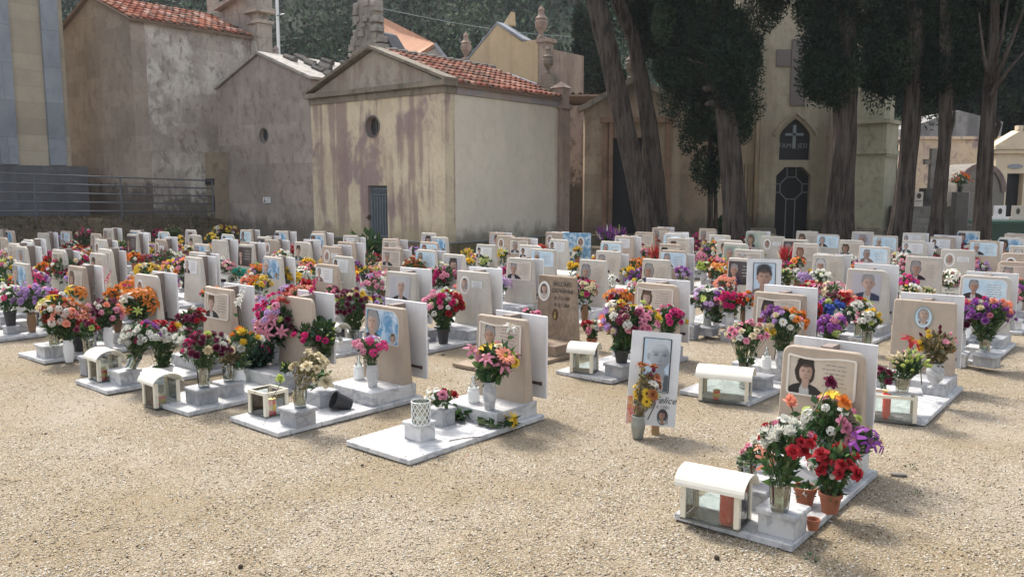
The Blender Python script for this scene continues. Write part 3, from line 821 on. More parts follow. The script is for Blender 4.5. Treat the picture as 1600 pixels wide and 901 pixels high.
for x_, y_, z_, s_ in ((0.05, 0.1, zb + 0.02, 0.82), (-3.15, 0.2, za - 0.95, 0.75)):
    mb = MB(); urn_mb(mb, x_, y_, z_, s_)
    if x_ < -1: mb.box(-3.4, -2.952, 0.0, 0.4, 2, za - 0.95)
    mb.build('urn', m_pil, yb)

# low wall and tiled lean-to closing the gap
gp = empty('lane_wall', (0, 0, 0), 0)
P_ = PY(912, 380, 25.0); gp.location = (P_.x, P_.y, 0)
tag(gp, 'pink rendered wall with a scrap of red tiles in the narrow gap', 'wall')
z1 = PY(912, 165, 25.0).z
mb = MB(); mb.box(-1.2, 0.9, 0, 0.3, 0, z1); mb.build('wall', m_wall('pink_render', (0.48, 0.37, 0.31), (0.42, 0.33, 0.28), (0.10, 0.085, 0.075), 0.7, streak=(0.10, 0.08, 0.07), streak_amt=0.9, low=(0.07, 0.06, 0.05), low_h=2.5), gp)
o = tile_roof(gp, -0.25, z1 + 0.0, 0.4, z1 + 0.30, -0.9, 0.9, REDS, seed=14); o.rotation_euler = (0, 0, R(-90)); o.location = (0, 0.15, 0)

# stone chapel behind the leaning trunks
def frontal(name, px, Y, label, cat, rz=0.0):
    p = PY(px, 380, Y); e = empty(name, (p.x, Y, 0), rz); tag(e, label, cat); return e
def lx(px, Y, o): return PY(px, 300, Y).x - o.location.x
def lz(py, Y): return PY(800, py, Y).z
c5 = frontal('chapel', 912, 23.0, 'brown sandstone block chapel with a dark doorway behind the leaning trunks', 'chapel')
m_sand = m_wall('sandstone_blocks', (0.44, 0.345, 0.24), (0.30, 0.23, 0.165), (0.143, 0.110, 0.083), 0.4, brick=(0.95, 0.48, 0.72), streak=(0.24, 0.12, 0.06), streak_amt=0.3, low=(0.10, 0.08, 0.06), low_h=0.9, top=(0.13, 0.115, 0.09), top_h=4.2, fine=0.4)
Y5 = 23.0
xa, xb, xc, xd = 0, lx(985, Y5, c5), lx(1062, Y5, c5), lx(1162, Y5, c5)
mb = MB(); mb.prism([(xa, 0), (xc, 0), (xc, lz(160, Y5)), (xb, lz(128, Y5)), (xa, lz(170, Y5))], 0, 0.5); w = mb.build('wall', m_sand, c5)
boolean_cut(w, [box_cut(lx(957, Y5, c5), lx(1003, Y5, c5), -0.2, 0.3, -0.1, lz(215, Y5))])
mb = MB(); mb.box(xc + 0.002, xd, 0.25, 0.7, 0, lz(172, Y5)); mb.build('side_wall', m_wall('sandstone_side', (0.50, 0.40, 0.28), (0.36, 0.28, 0.205), (0.187, 0.143, 0.105), 0.4, brick=(1.15, 0.62, 0.7), streak=(0.28, 0.15, 0.08), streak_amt=0.3, low=(0.13, 0.10, 0.07), low_h=1.0), c5)
mb = MB(); mb.box(lx(958, Y5, c5), lx(1003, Y5, c5), 0.2, 0.28, 0.002, lz(216, Y5)); mb.build('door', M['dark'], c5)
mb = MB()
mb.bar((xa - 0.15, 0.2, lz(171, Y5)), (xb, 0.2, lz(128, Y5) + 0.05), 0.75, 0.14); mb.bar((xc + 0.1, 0.2, lz(161, Y5)), (xb, 0.2, lz(128, Y5) + 0.05), 0.75, 0.14)
mb.build('cornice', m_corn, c5)
mb = MB()
for px0, px1, d in ((941, 948, 0.05), (950, 956, 0.10), (1004, 1010, 0.08), (1038, 1046, 0.06)):
    mb.box(lx(px0, Y5, c5), lx(px1, Y5, c5), -d, -0.002, 0, lz(192, Y5))
mb.box(lx(936, Y5, c5), lx(1050, Y5, c5), -0.14, -0.002, lz(192, Y5) + 0.002, lz(184, Y5))
mb.build('pilasters', m_wall('orange_stone', (0.34, 0.215, 0.14), (0.24, 0.155, 0.105), (0.12, 0.09, 0.07), 0.4, brick=(3, 0.6, 0.7)), c5)
mb = MB(); mb.box(-0.3, xd + 0.8, -0.6, -0.01, 0, 0.28); mb.build('plinth', m_wall('dark_step', (0.17, 0.14, 0.10), (0.12, 0.10, 0.07), (0.06, 0.06, 0.04), 0.5), c5)
mb = MB(); urn_mb(mb, xb, 0.2, lz(128, Y5) + 0.08, 0.7); mb.build('urn', m_sand, c5)

# church with pointed window
Y6 = 24.0
c6 = frontal('church', 1240, Y6, 'tall grey ochre church front with marble cross, pointed lunette and dark door', 'church')
m_ch6 = m_wall('dull_ochre_render', (0.43, 0.375, 0.27), (0.35, 0.305, 0.22), (0.17, 0.14, 0.09), 0.3, streak=(0.20, 0.16, 0.11), streak_amt=0.35, low=(0.12, 0.11, 0.08), low_h=1.0, fine=0.2)
fx = lambda p: lx(p, Y6, c6); fz = lambda p: lz(p, Y6)
mb = MB(); mb.prism([(fx(1183), 0), (fx(1300), 0), (fx(1300), 9.0), (fx(1240), 11.0), (fx(1183), 9.0)], 0.0, 0.6); w = mb.build('wall', m_ch6, c6)
dxl, dxr, dzt = fx(1212), fx(1266), fz(261)
def door_poly(k=0.0):
    c = 0.24
    return [(dxl + k, -0.1 if k == 0 else 0.02), (dxr - k, -0.1 if k == 0 else 0.02), (dxr - k, dzt - c), (dxr - c - k * 0.4, dzt - k), (dxl + c + k * 0.4, dzt - k), (dxl + k, dzt - c)]
def lun_poly(k=0.0):
    l, r_, zb_, zs, zt_ = fx(1215) - k, fx(1263) + k, fz(250) - k * 0.4, fz(212), fz(185) + k
    pts = [(l, zb_), (r_, zb_), (r_, zs)]
    mx = (l + r_) / 2
    for i in range(1, 6):
        t_ = i / 6; pts.append((r_ + (mx - r_) * t_ ** 1.5, zs + (zt_ - zs) * t_))
    pts.append((mx, zt_))
    for i in range(5, 0, -1):
        t_ = i / 6; pts.append((l + (mx - l) * t_ ** 1.5, zs + (zt_ - zs) * t_))
    pts.append((l, zs))
    return pts
boolean_cut(w, [lambda m: m.prism(door_poly(), -0.3, 0.3), lambda m: m.prism(lun_poly(), -0.3, 0.18)])
mb = MB(); mb.prism(door_poly(0.004), 0.2, 0.26); dr = mb.build('door', M['dark'], c6)
mb = MB(); mx = (dxl + dxr) / 2; zc = fz(294); R8 = 0.34
oc = [(mx + R8 * math.cos(PI / 8 + i * PI / 4), zc + R8 * math.sin(PI / 8 + i * PI / 4)) for i in range(8)]
for i in range(8): mb.bar((oc[i][0], 0.19, oc[i][1]), (oc[(i + 1) % 8][0], 0.19, oc[(i + 1) % 8][1]), 0.022)
for s_ in (-1, 1):
    mb.bar((mx + s_ * 0.13, 0.19, 0.1), (mx + s_ * 0.13, 0.19, zc - 0.31), 0.02); mb.bar((mx + s_ * 0.13, 0.19, zc + 0.31), (mx + s_ * 0.13, 0.19, dzt - 0.01), 0.02)
    for dz_ in (-0.12, 0.12): mb.bar((mx + s_ * 0.31, 0.19, zc + dz_), (mx + s_ * 0.49, 0.19, zc + dz_), 0.02)
mb.build('strapwork', M['door_rail'], dr)
mb = MB(); mb.prism(lun_poly(-0.003), 0.10, 0.17); lu = mb.build('lunette', m_plain('black_stone', (0.02, 0.02, 0.023), 0.6, 0.3), c6)
mb = MB(); mb.box(mx - 0.045, mx + 0.045, 0.07, 0.098, fz(232), fz(195)); mb.box(mx - 0.26, mx + 0.26, 0.07, 0.098, fz(212), fz(208)); mb.build('cross', M['door_rail'], lu)
o = link('lettering', text_mesh('FAM', 0.19, M['door_rail']), lu, (mx - 0.25, 0.09, fz(231)), (PI / 2, 0, 0))
o = link('lettering', text_mesh('JESI', 0.19, M['door_rail']), lu, (mx + 0.25, 0.09, fz(231)), (PI / 2, 0, 0))
mb = MB()       # hood moulding
hp = lun_poly(0.16); hp2 = lun_poly(0.10)
for i in range(2, len(hp)):
    a_, b_ = hp[i], hp[(i + 1) % len(hp)]
    if i == len(hp) - 1: break
    mb.bar((a_[0], -0.03, a_[1]), (b_[0], -0.03, b_[1]), 0.08, 0.07)
mb.box(fx(1185), fx(1190), -0.06, -0.002, 0, 8); mb.box(fx(1292), fx(1298), -0.06, -0.002, 0, 8)
mb.build('moulding', m_ch6, c6)
mb = MB(); mb.box(fx(1228), fx(1251), -0.05, -0.002, fz(165), fz(62)); mb.box(fx(1205), fx(1227), -0.05, -0.002, fz(104), fz(78)); mb.box(fx(1252), fx(1274), -0.05, -0.002, fz(104), fz(78)); mb.build('marble_cross', m_plain('dark_marble', (0.14, 0.115, 0.10), 0.4, 0.25, 3), c6)
mb = MB(); mb.box(fx(1150), fx(1182), 0.35, 1.0, 0, 8.0); mb.box(fx(1301), fx(1345), 0.35, 1.0, 0, 8.0)
for k in range(4): mb.box(fx(1158) + k * 0.09, fx(1158) + k * 0.09 + 0.05, 0.29, 0.348, 0.4, fz(256))
mb.build('side_bay', m_ch6, c6)
m_step = m_wall('grey_step', (0.20, 0.18, 0.14), (0.14, 0.125, 0.10), (0.08, 0.08, 0.06), 0.5)
for a_, b_ in ((1150, 1209), (1269, 1345)):
    mb = MB(); mb.box(fx(a_), fx(b_), -0.35, -0.002, 0, fz(356)); mb.build('plinth', m_step, c6)

# small greenish side chapel
Y7 = 22.0
c7 = frontal('side_chapel', 1376, Y7, 'greenish grey side chapel with toothed cornice right of the church', 'chapel', -A39)
m_gr = m_wall('greenish_render', (0.36, 0.34, 0.24), (0.28, 0.27, 0.19), (0.10, 0.11, 0.07), 0.5, streak=(0.42, 0.38, 0.30), streak_amt=0.4, top=(0.10, 0.11, 0.07), top_h=4.6)
zc7 = lz(240, Y7); zt7 = lz(192, Y7)
mb = MB(); mb.box(-1.3, 0, 0, 1.1, 0.5, zt7); mb.box(-1.2, -0.1, 0.1, 1.0, zt7 + 0.102, lz(140, Y7)); mb.build('wall', m_gr, c7)
mb = MB(); mb.box(-1.4, 0.08, -0.08, 1.2, zt7 + 0.002, zt7 + 0.10); mb.box(-1.36, 0.05, -0.05, 1.15, zc7, zc7 + 0.1)
for k in range(9): mb.box(0.002, 0.045, k * 0.12 + 0.03, k * 0.12 + 0.09, zc7 - 0.1, zc7 - 0.002)
mb.build('cornice', m_gr, c7)
mb = MB(); mb.box(-1.35, 0.06, -0.06, 1.2, 0, 0.498); mb.build('plinth', m_corn, c7)

# stained house and pedimented chapel at the right edge
Y8 = 29.0
c8 = frontal('house', 1480, Y8, 'stained pale house wall with lilac patches and a grey roof at right', 'house')
m_h8 = m_wall('flaking_render', (0.713, 0.575, 0.414), (0.621, 0.494, 0.368), (0.345, 0.253, 0.241), 0.7, cover=((0.33, 0.25, 0.26), 0.56, 1.0), low=(0.40, 0.22, 0.17), low_h=1.2, fine=0.2)
g8 = lambda p: lx(p, Y8, c8)
mb = MB(); mb.box(g8(1408), g8(1590), 0, 0.4, 0, lz(218, Y8)); mb.build('wall', m_h8, c8)
mb = MB(); mb.box(g8(1405), g8(1592), -0.1, 0.5, lz(218, Y8) + 0.002, lz(213, Y8)); mb.build('cornice', m_h8, c8)
mb = MB(); mb.prism([(g8(1415), lz(213, Y8)), (g8(1560), lz(213, Y8)), (g8(1562), lz(190, Y8)), (g8(1492), lz(172, Y8)), (g8(1415), lz(200, Y8))], 0.1, 3.0); mb.build('roof', m_wall('grey_streaked_roof', (0.34, 0.33, 0.32), (0.22, 0.21, 0.21), (0.10, 0.10, 0.10), 0.5, streak=(0.12, 0.12, 0.12), streak_amt=0.6), c8)
Y9 = 27.0
c9 = frontal('chapel', 1585, Y9, 'cream pedimented chapel with a dark doorway at the right edge', 'chapel')
g9 = lambda p: lx(p, Y9, c9); q9 = lambda p: lz(p, Y9)
m_c9 = m_wall('cream_stone', (0.690, 0.575, 0.414), (0.621, 0.517, 0.380), (0.437, 0.356, 0.276), 0.3, fine=0.15)
mb = MB(); mb.box(g9(1553), g9(1622), 0, 0.5, 0, q9(240)); w = mb.build('wall', m_c9, c9)
boolean_cut(w, [box_cut(g9(1572), g9(1598), -0.1, 0.35, -0.1, q9(271))])
mb = MB(); mb.prism([(g9(1548), q9(228)), (g9(1627), q9(228)), (g9(1588), q9(203))], -0.05, 0.5); mb.box(g9(1549), g9(1626), -0.12, 0.5, q9(240) + 0.002, q9(234)); mb.box(g9(1546), g9(1629), -0.18, 0.5, q9(233.5), q9(228) - 0.002)
mb.box(g9(1584), g9(1592), 0, 0.2, q9(203) + 0.0, q9(196)); mb.build('pediment', m_c9, c9)
mb = MB(); mb.box(g9(1572), g9(1598), 0.25, 0.3, 0.002, q9(271)); mb.build('door', M['dark'], c9)
mb = MB(); mb.prism([(g9(1583) + 0.25 * math.cos(i * PI / 8), q9(260) + 0.08 * math.sin(i * PI / 8)) for i in range(16)], -0.03, -0.002); mb.build('name_plate', m_plain('grey_plate', (0.25, 0.27, 0.29), 0.5), c9)

# family tombs under the trees at the right
Y10 = 21.5
def tomb_box(name, label, px0, px1, py0, py1, Y, depth, mat, cat='tomb'):
    a_ = PY(px0, py1, Y); b_ = PY(px1, py0, Y)
    e = empty(name, ((a_.x + b_.x) / 2, Y, 0)); tag(e, label, cat); return e, (b_.x - a_.x) / 2, b_.z
m_tomb = m_wall('dark_tomb_stone', (0.15, 0.135, 0.12), (0.11, 0.10, 0.09), (0.06, 0.06, 0.05), 0.5)
m_tomb2 = m_wall('grey_tomb_stone', (0.26, 0.24, 0.21), (0.20, 0.185, 0.16), (0.10, 0.09, 0.08), 0.5)
e, hw, zt = tomb_box('family_tomb', 'low dark stepped family tomb with a plain stone cross under the trees', 1415, 1530, 323, 362, Y10, 1, m_tomb)
mb = MB(); mb.box(-hw, hw, 0, 1.6, 0, zt * 0.55); mb.box(-hw * 0.93, hw * 0.93, 0.2, 1.5, zt * 0.55 + 0.002, zt * 0.72); mb.box(-hw * 1.0, hw * 0.96, 0.4, 1.5, zt * 0.72 + 0.002, zt); mb.build('base', m_tomb2, e)
mb = MB(); x_ = PY(1482, 300, Y10).x - e.location.x
zz1 = lz(300, Y10 + 0.8); mb.box(x_ - 0.55, x_ + 0.35, 0.7, 1.2, zt + 0.002, zz1 - 0.25); mb.box(x_ - 0.2, x_ + 0.25, 0.75, 1.15, zz1 - 0.248, zz1 + 0.1); mb.build('pedestal', m_tomb, e)
mb = MB(); zc_ = lz(232, Y10 + 0.9); mb.box(x_ - 0.06, x_ + 0.08, 0.85, 1.0, zz1 + 0.102, zc_); mb.box(x_ - 0.22, x_ - 0.062, 0.86, 0.99, zc_ - 0.42, zc_ - 0.28); mb.box(x_ + 0.082, x_ + 0.26, 0.86, 0.99, zc_ - 0.42, zc_ - 0.28); mb.build('cross', m_tomb2, e)
for px0, px1, lab in ((1436, 1449, 0), (1469, 1480, 0), (1490, 1522, 0)):
    a_, b_ = PY(px0, 322, Y10).x - e.location.x, PY(px1, 322, Y10).x - e.location.x
    mb = MB(); mb.box(a_, b_, 0.25, 0.33, zt + 0.002, lz(300, Y10)); o = mb.build('name_tablet', M['beige2'], e)
    mb = MB(); cxx = (a_ + b_) / 2
    mb.prism([(cxx + 0.06 * math.cos(i * PI / 6), lz(306, Y10) + 0.07 * math.sin(i * PI / 6)) for i in range(12)], 0.243, 0.249); mb.box(cxx - 0.08, cxx + 0.08, 0.243, 0.249, lz(315, Y10), lz(314, Y10)); mb.build('portrait', M['ink'], o)
Y11 = 23.0
e, hw, zt = tomb_box('arched_tomb', 'grey tomb with a rounded arch top beside the far right trunk', 1491, 1573, 255, 345, Y11, 1, m_tomb2)
mb = MB(); zs = lz(300, Y11)
arc = [(-hw, 0), (hw, 0)] + [(hw * math.cos(i * PI / 14), zs + (zt - zs) * math.sin(i * PI / 14)) for i in range(15)]
mb.prism(arc, 0, 1.4); w = mb.build('body', m_tomb2, e)
mb = MB()
for i in range(14):
    a0, a1 = i * PI / 14, (i + 1) * PI / 14
    mb.bar((hw * 0.93 * math.cos(a0), -0.03, zs + (zt - zs) * 0.93 * math.sin(a0)), (hw * 0.93 * math.cos(a1), -0.03, zs + (zt - zs) * 0.93 * math.sin(a1)), 0.06, 0.14)
mb.build('arch_moulding', m_wall('brown_arch', (0.24, 0.18, 0.16), (0.18, 0.14, 0.13), (0.08, 0.07, 0.07), 0.4), e)
# green waste bin
Y12 = 18.0
p = PY(1587, 345, Y12)
e = empty('waste_bin', (p.x, Y12, 0)); tag(e, 'dark green lidded waste bin behind the last headstones at right', 'bin')
mb = MB(); mb.prism([(-0.42, 0.05), (0.42, 0.05), (0.50, p.z - 0.08), (-0.50, p.z - 0.08)], 0, 0.8); mb.build('body', m_plain('dark_green_plastic', (0.012, 0.045, 0.03), 0.4, 0.2), e)
mb = MB(); mb.box(-0.56, 0.56, -0.05, 0.86, p.z - 0.078, p.z, 0.02); mb.build('lid', m_plain('green_lid', (0.015, 0.06, 0.04), 0.35, 0.2), e)
# two small framed photo tablets beyond the bin
for k, (px, lab) in enumerate(((1562, 'small white portrait tablet standing on the tomb beyond the green bin'), (1590, 'small cream portrait tablet beyond the green bin at the picture edge'))):
    pp_ = PY(px, 340, 20.5); e = empty('portrait_tablet', (pp_.x, 20.5, 0)); tag(e, lab, 'tablet')
    zb_ = lz(339, 20.5); mb = MB(); mb.box(-0.14, 0.14, 0, 0.05, zb_, lz(321, 20.5)); mb.box(-0.2, 0.2, -0.05, 0.3, 0, zb_ - 0.002); mb.build('slab', M['beige2'] if k else M['panel'], e)
    mb = MB(); mb.prism([(0.05 * math.cos(i * PI / 6), lz(330, 20.5) + 0.075 * math.sin(i * PI / 6)) for i in range(12)], -0.006, -0.001); mb.build('portrait', M['ink'], e)

# pole
p = PY(435, 66, 34); e = empty('pole', (p.x, 34, 0)); tag(e, 'thin white pole standing against the dark hillside', 'pole')
mb = MB(); mb.tube([(0, 0, 0), (0, 0, PY(433, -30, 34).z)], [0.07, 0.06], 8); mb.build('mast', M['white'], e)
mb = MB(); mb.tube([(-0.02, -0.1, p.z + 1.0), (0.3, -0.1, p.z + 1.05)], 0.03, 6); mb.build('bracket', M['door_rail'], e)
e = empty('overhead_wire', PY(598, 14, 40)); tag(e, 'thin overhead wire sagging across the hillside', 'wire')
mb = MB(); a_ = Vector((0, 0, 0)); b_ = PY(1010, 62, 40) - PY(598, 14, 40)
mb.tube([a_.lerp(b_, k / 12) + Vector((0, 0, -0.35 * math.sin(PI * k / 12))) for k in range(13)], 0.014, 4); mb.build('cable', M['door_rail'], e)

# ------------------------------------------------------------------ hillside
M['hill'] = m_wall('hill_soil', (0.03, 0.04, 0.025), (0.02, 0.03, 0.02), (0.05, 0.05, 0.035), 0.5)
def hill_z(x, y):
    return max(0, (y - 40)) * 0.55 + 2.5 * noise.noise(Vector((x * 0.05, y * 0.05, 1))) * min(1, max(0, y - 40) / 15) + 0.7 * noise.noise(Vector((x * 0.2, y * 0.2, 1))) * min(1, max(0, y - 40) / 5)
hx = np.linspace(-130, 130, 90); hy = np.linspace(39, 165, 60)
V = np.array([(x, y, hill_z(x, y) - 0.05) for y in hy for x in hx])
Fq = np.array([(j * 90 + i, j * 90 + i + 1, (j + 1) * 90 + i + 1, (j + 1) * 90 + i) for j in range(59) for i in range(89)])
tag(link('hillside', np_mesh('hillside', V, Fq, M['hill'])), 'steep wooded hillside behind the cemetery', kind='structure')
rg = np.random.RandomState(21)
cs, ns, ss_, cl = [], [], [], []
pal = np.array([(0.036, 0.060, 0.034), (0.024, 0.042, 0.026), (0.050, 0.070, 0.040), (0.050, 0.058, 0.040), (0.036, 0.062, 0.044), (0.020, 0.032, 0.022)])
for k in range(2000):
    y = 40 + 85 * rg.rand() ** 1.3; x = (rg.rand() * 2 - 1) * 0.72 * y
    r_ = rg.uniform(0.7, 3.0) * (0.8 + y / 120); h = r_ * rg.uniform(0.7, 1.5)
    nfl = 150
    d = rg.normal(size=(nfl, 3)); d[:, 2] = np.abs(d[:, 2]); d /= np.linalg.norm(d, axis=1)[:, None]
    rad = rg.uniform(0.75, 1.08, nfl)[:, None]
    c = np.array([x, y, hill_z(x, y) - 0.3]) + d * rad * np.array([r_, r_, h * 1.2])
    base = pal[rg.choice(6)] * rg.uniform(0.5, 1.9)
    cs.append(c); ns.append(d); ss_.append(rg.uniform(0.12, 0.30, nfl) * (0.6 + y / 110)); cl.append(np.clip(base[None] * rg.uniform(0.6, 1.5, (nfl, 1)), 0, 1))
tag(link('hillside_scrub', flakes('hillside_scrub', np.concatenate(cs), np.concatenate(ns), np.concatenate(ss_), np.concatenate(cl), M['needle'], 1.5, 5)), 'dense dark green scrub and trees covering the hillside', 'scrub', kind='stuff')

# ------------------------------------------------------------------ cypress trees
def m_bark():
    t = NT('cypress_bark')
    X, Y, Z = t.xyz(t.obj)
    ang = t.math('ARCTAN2', Y, X)
    v = t.comb(t.math('MULTIPLY', X, 14), t.math('MULTIPLY', Y, 14), t.math('MULTIPLY', Z, 1.3))
    n1 = t.noise(v, 1.0, 8, 0.65, 0.6); n2 = t.noise(t.obj, 2.0, 4)
    c = t.mix(t.ramp(n1, 0.35, 0.62), (0.026, 0.020, 0.016), (0.095, 0.076, 0.064))
    c = t.mix(t.math('MULTIPLY', t.ramp(n2, 0.45, 0.7), 0.35), c, (0.12, 0.105, 0.09))
    t.color(c); t.rough(0.95); t.spec(0.1); t.bump(n1, 1.0, 0.05)
    return t.mat
M['bark'] = m_bark()
def trunk(pts, n=36, seed=0, base=None):
    """pts: list of (px,py,Y,width px); fluted trunk through them"""
    mb = MB(); P = []
    for px, py, Y, wpx in pts:
        p = PY(px, py, Y) - base; P.append((p, wpx * 0.74 * Y / F / 2))
    out = []
    for i in range(len(P) - 1):
        for k in range(8):
            t_ = k / 8; out.append((P[i][0].lerp(P[i + 1][0], t_), P[i][1] * (1 - t_) + P[i + 1][1] * t_))
    out.append(P[-1]); vv = []
    for i, (p, r_) in enumerate(out):
        for k in range(n):
            a_ = 2 * PI * k / n
            f = 1 + 0.20 * noise.noise(Vector((math.cos(a_) * 1.6 + seed, math.sin(a_) * 1.6, p.z * 0.5))) + 0.16 * noise.noise(Vector((math.cos(a_) * 5, math.sin(a_) * 5 + seed, p.z * 0.9)))
            vv.append((p.x + r_ * f * math.cos(a_), p.y + r_ * f * math.sin(a_), p.z))
    fs = []
    for i in range(len(out) - 1):
        for k in range(n):
            l = (k + 1) % n; fs.append((i * n + k, i * n + l, i * n + n + l, i * n + n + k))
    fs.append(tuple(range((len(out) - 1) * n, len(out) * n)))
    mb.raw(vv, fs)
    return mb, out
GREENS = np.array([(0.014, 0.028, 0.017), (0.022, 0.038, 0.023), (0.010, 0.020, 0.014), (0.030, 0.046, 0.026), (0.018, 0.032, 0.016)])
def crown(lobes, base, seed, dens=1.0, fs=0.030):
    rg = np.random.RandomState(seed); cs, ns, ss_, cl = [], [], [], []
    for px, py, rx, ry, Y in lobes:
        c0 = PY(px, py, Y) - base; a_, c_ = rx * Y / F, ry * Y / F
        # sub clumps over the lobe
        nsub = max(5, int(9 * a_ * c_ * 3))
        for k in range(nsub):
            d = rg.normal(size=3); d /= np.linalg.norm(d)
            sc_ = rg.uniform(0.45, 0.95)
            cc = np.array(c0) + d * sc_ * np.array([a_, a_ * 0.9, c_])
            r_ = rg.uniform(0.20, 0.40)
            m = int(560 * dens)
            dd = rg.normal(size=(m, 3)); dd /= np.linalg.norm(dd, axis=1)[:, None]
            q = cc + dd * rg.uniform(0.55, 1.1, m)[:, None] * np.array([r_, r_, r_ * 1.5])
            g = GREENS[rg.choice(5)]
            cs.append(q); ns.append(dd * 0.7 + d * 0.4); ss_.append(rg.uniform(0.5, 1.5, m) * fs); cl.append(g[None] * rg.uniform(0.6, 1.6, (m, 1)))
    return flakes('crown', np.concatenate(cs), np.concatenate(ns), np.concatenate(ss_), np.concatenate(cl), M['needle'], 3.6, seed, 0.9)
def tree(label, trunks, lobes, seed, twigs=(), dens=1.0):
    p0 = PY(trunks[0][0][0], trunks[0][0][1], trunks[0][0][2]); base = Vector((p0.x, p0.y, 0))
    e = empty('cypress_tree', base); tag(e, label, 'tree', 'cypress trees in front of the church')
    for i, tk in enumerate(trunks):
        mb, out = trunk(tk, seed=seed + i * 7, base=base)
        last = mb
        mb.build('trunk', M['bark'], e, smooth=True)
    for tw_ in twigs:
        mb = MB(); mb.tube([PY(x, y, Y) - base for x, y, Y, r_ in tw_], [r_ for x, y, Y, r_ in tw_], 7); mb.build('branch', M['bark'], e, smooth=True)
    if lobes: link('crown', crown(lobes, base, seed, dens), e)
    return e
tree('massive twin trunked cypress leaning left before the stone chapel',
     [[(1020, 392, 19.5, 50), (1006, 330, 19.5, 43), (975, 190, 19.5, 40), (950, 80, 19.5, 40), (925, -20, 19.5, 38), (905, -100, 19.5, 34)],
      [(1036, 392, 20.0, 42), (1029, 330, 20.0, 37), (1012, 180, 20.0, 33), (990, 60, 20.0, 30), (962, -10, 20.0, 28), (945, -90, 20.0, 24)]],
     [(1000, 20, 48, 40, 20.5), (1040, 20, 55, 70, 21), (960, -70, 90, 50, 20.5), (1060, -40, 80, 60, 20)], 31)
tree('cypress with a scarred thick trunk and two broken stubs near the church',
     [[(1152, 392, 18.5, 64), (1146, 330, 18.5, 48), (1137, 210, 18.5, 40), (1124, 120, 18.5, 30), (1112, 30, 18.5, 26), (1105, -80, 18.5, 22)]],
     [(1060, 60, 50, 60, 18.8), (1150, 95, 42, 78, 18.2), (1110, 40, 70, 60, 19), (1158, 165, 24, 36, 18.6), (1205, 5, 22, 30, 18.5), (1090, -50, 110, 50, 18.5), (1180, -60, 60, 50, 18.5)], 32,
     [[(1132, 150, 18.4, .10), (1118, 137, 18.2, .085), (1100, 139, 18.1, .07), (1098, 140, 18.1, .05)], [(1134, 168, 18.3, .09), (1112, 160, 18.1, .07), (1104, 163, 18.0, .05)],
      [(1130, 120, 18.2, .02), (1150, 150, 18.0, .012), (1160, 168, 18.0, .006)], [(1125, 118, 18.2, .025), (1100, 100, 18.0, .015), (1072, 92, 18, .006)], [(1126, 110, 18.2, .02), (1105, 80, 18.0, .012), (1085, 70, 18, .006)]])
tree('slender dark young cypress behind the scarred trunk',
     [[(1109, 385, 20.5, 12), (1110, 300, 20.5, 11), (1110, 220, 20.5, 10), (1110, 100, 20.5, 8)], [(1119, 385, 20.6, 9), (1118, 300, 20.6, 8), (1116, 240, 20.6, 7)]],
     [(1111, 262, 17, 34, 20.5), (1105, 200, 38, 36, 20.5), (1095, 140, 52, 60, 20.6), (1062, 120, 28, 50, 20.6), (1140, 180, 34, 50, 20.6)], 33)
tree('broad cypress with the thickest trunk covering the church corner',
     [[(1306, 395, 18.0, 74), (1312, 330, 18.0, 58), (1320, 220, 18.0, 50), (1322, 120, 18.0, 46), (1318, 0, 18.0, 40), (1315, -90, 18, 32)]],
     [(1300, 115, 48, 55, 17.8), (1282, 112, 18, 42, 17.8), (1345, 100, 45, 55, 18), (1306, 50, 38, 60, 18), (1320, -30, 100, 60, 18), (1275, 10, 24, 50, 18.2)], 34,
     [[(1300, 60, 17.5, .02), (1285, 90, 17.5, .01)], ])
tree('cypress with forked base and grooved bark before the side chapel',
     [[(1402, 398, 17.6, 52), (1410, 330, 17.6, 40), (1420, 240, 17.6, 33), (1428, 150, 17.6, 38), (1430, 40, 17.6, 34), (1430, -80, 17.6, 28)]],
     [(1425, 100, 60, 65, 17.8), (1395, 90, 40, 60, 18), (1415, 20, 70, 50, 18), (1430, -50, 90, 50, 18)], 35)
tree('slim cypress in front of the stone cross tomb',
     [[(1458, 398, 17.2, 40), (1466, 330, 17.2, 28), (1476, 230, 17.2, 24), (1478, 150, 17.2, 26), (1478, 20, 17.2, 22), (1478, -70, 17.2, 18)]],
     [(1475, 105, 38, 62, 17.4), (1490, 70, 45, 70, 17.6), (1470, 0, 60, 60, 17.6), (1490, -60, 70, 50, 17.6)], 36,
     [[(1482, 215, 17.2, .05), (1490, 190, 17.2, .03), (1492, 165, 17.2, .02)]])
tree('cypress with bare upright branches at the right edge',
     [[(1534, 398, 16.8, 44), (1536, 340, 16.8, 36), (1541, 230, 16.8, 28), (1548, 130, 16.8, 26), (1552, 60, 16.8, 20), (1556, -60, 16.8, 14)]],
     [(1530, 50, 50, 60, 17.2), (1515, 120, 28, 40, 17.3), (1585, 20, 50, 40, 17.2), (1550, -40, 90, 50, 17)], 37,
     [[(1547, 140, 16.7, .08), (1570, 90, 16.6, .05), (1590, 40, 16.6, .03), (1612, -20, 16.6, .015)], [(1547, 150, 16.6, .05), (1575, 110, 16.4, .03), (1610, 70, 16.4, .015)],
      [(1546, 130, 16.6, .05), (1536, 80, 16.5, .03), (1530, 20, 16.5, .015)], [(1552, 215, 16.7, .07), (1561, 195, 16.7, .05), (1557, 182, 16.7, .03)], [(1548, 120, 16.5, .04), (1565, 60, 16.5, .03), (1575, 0, 16.5, .02)]])
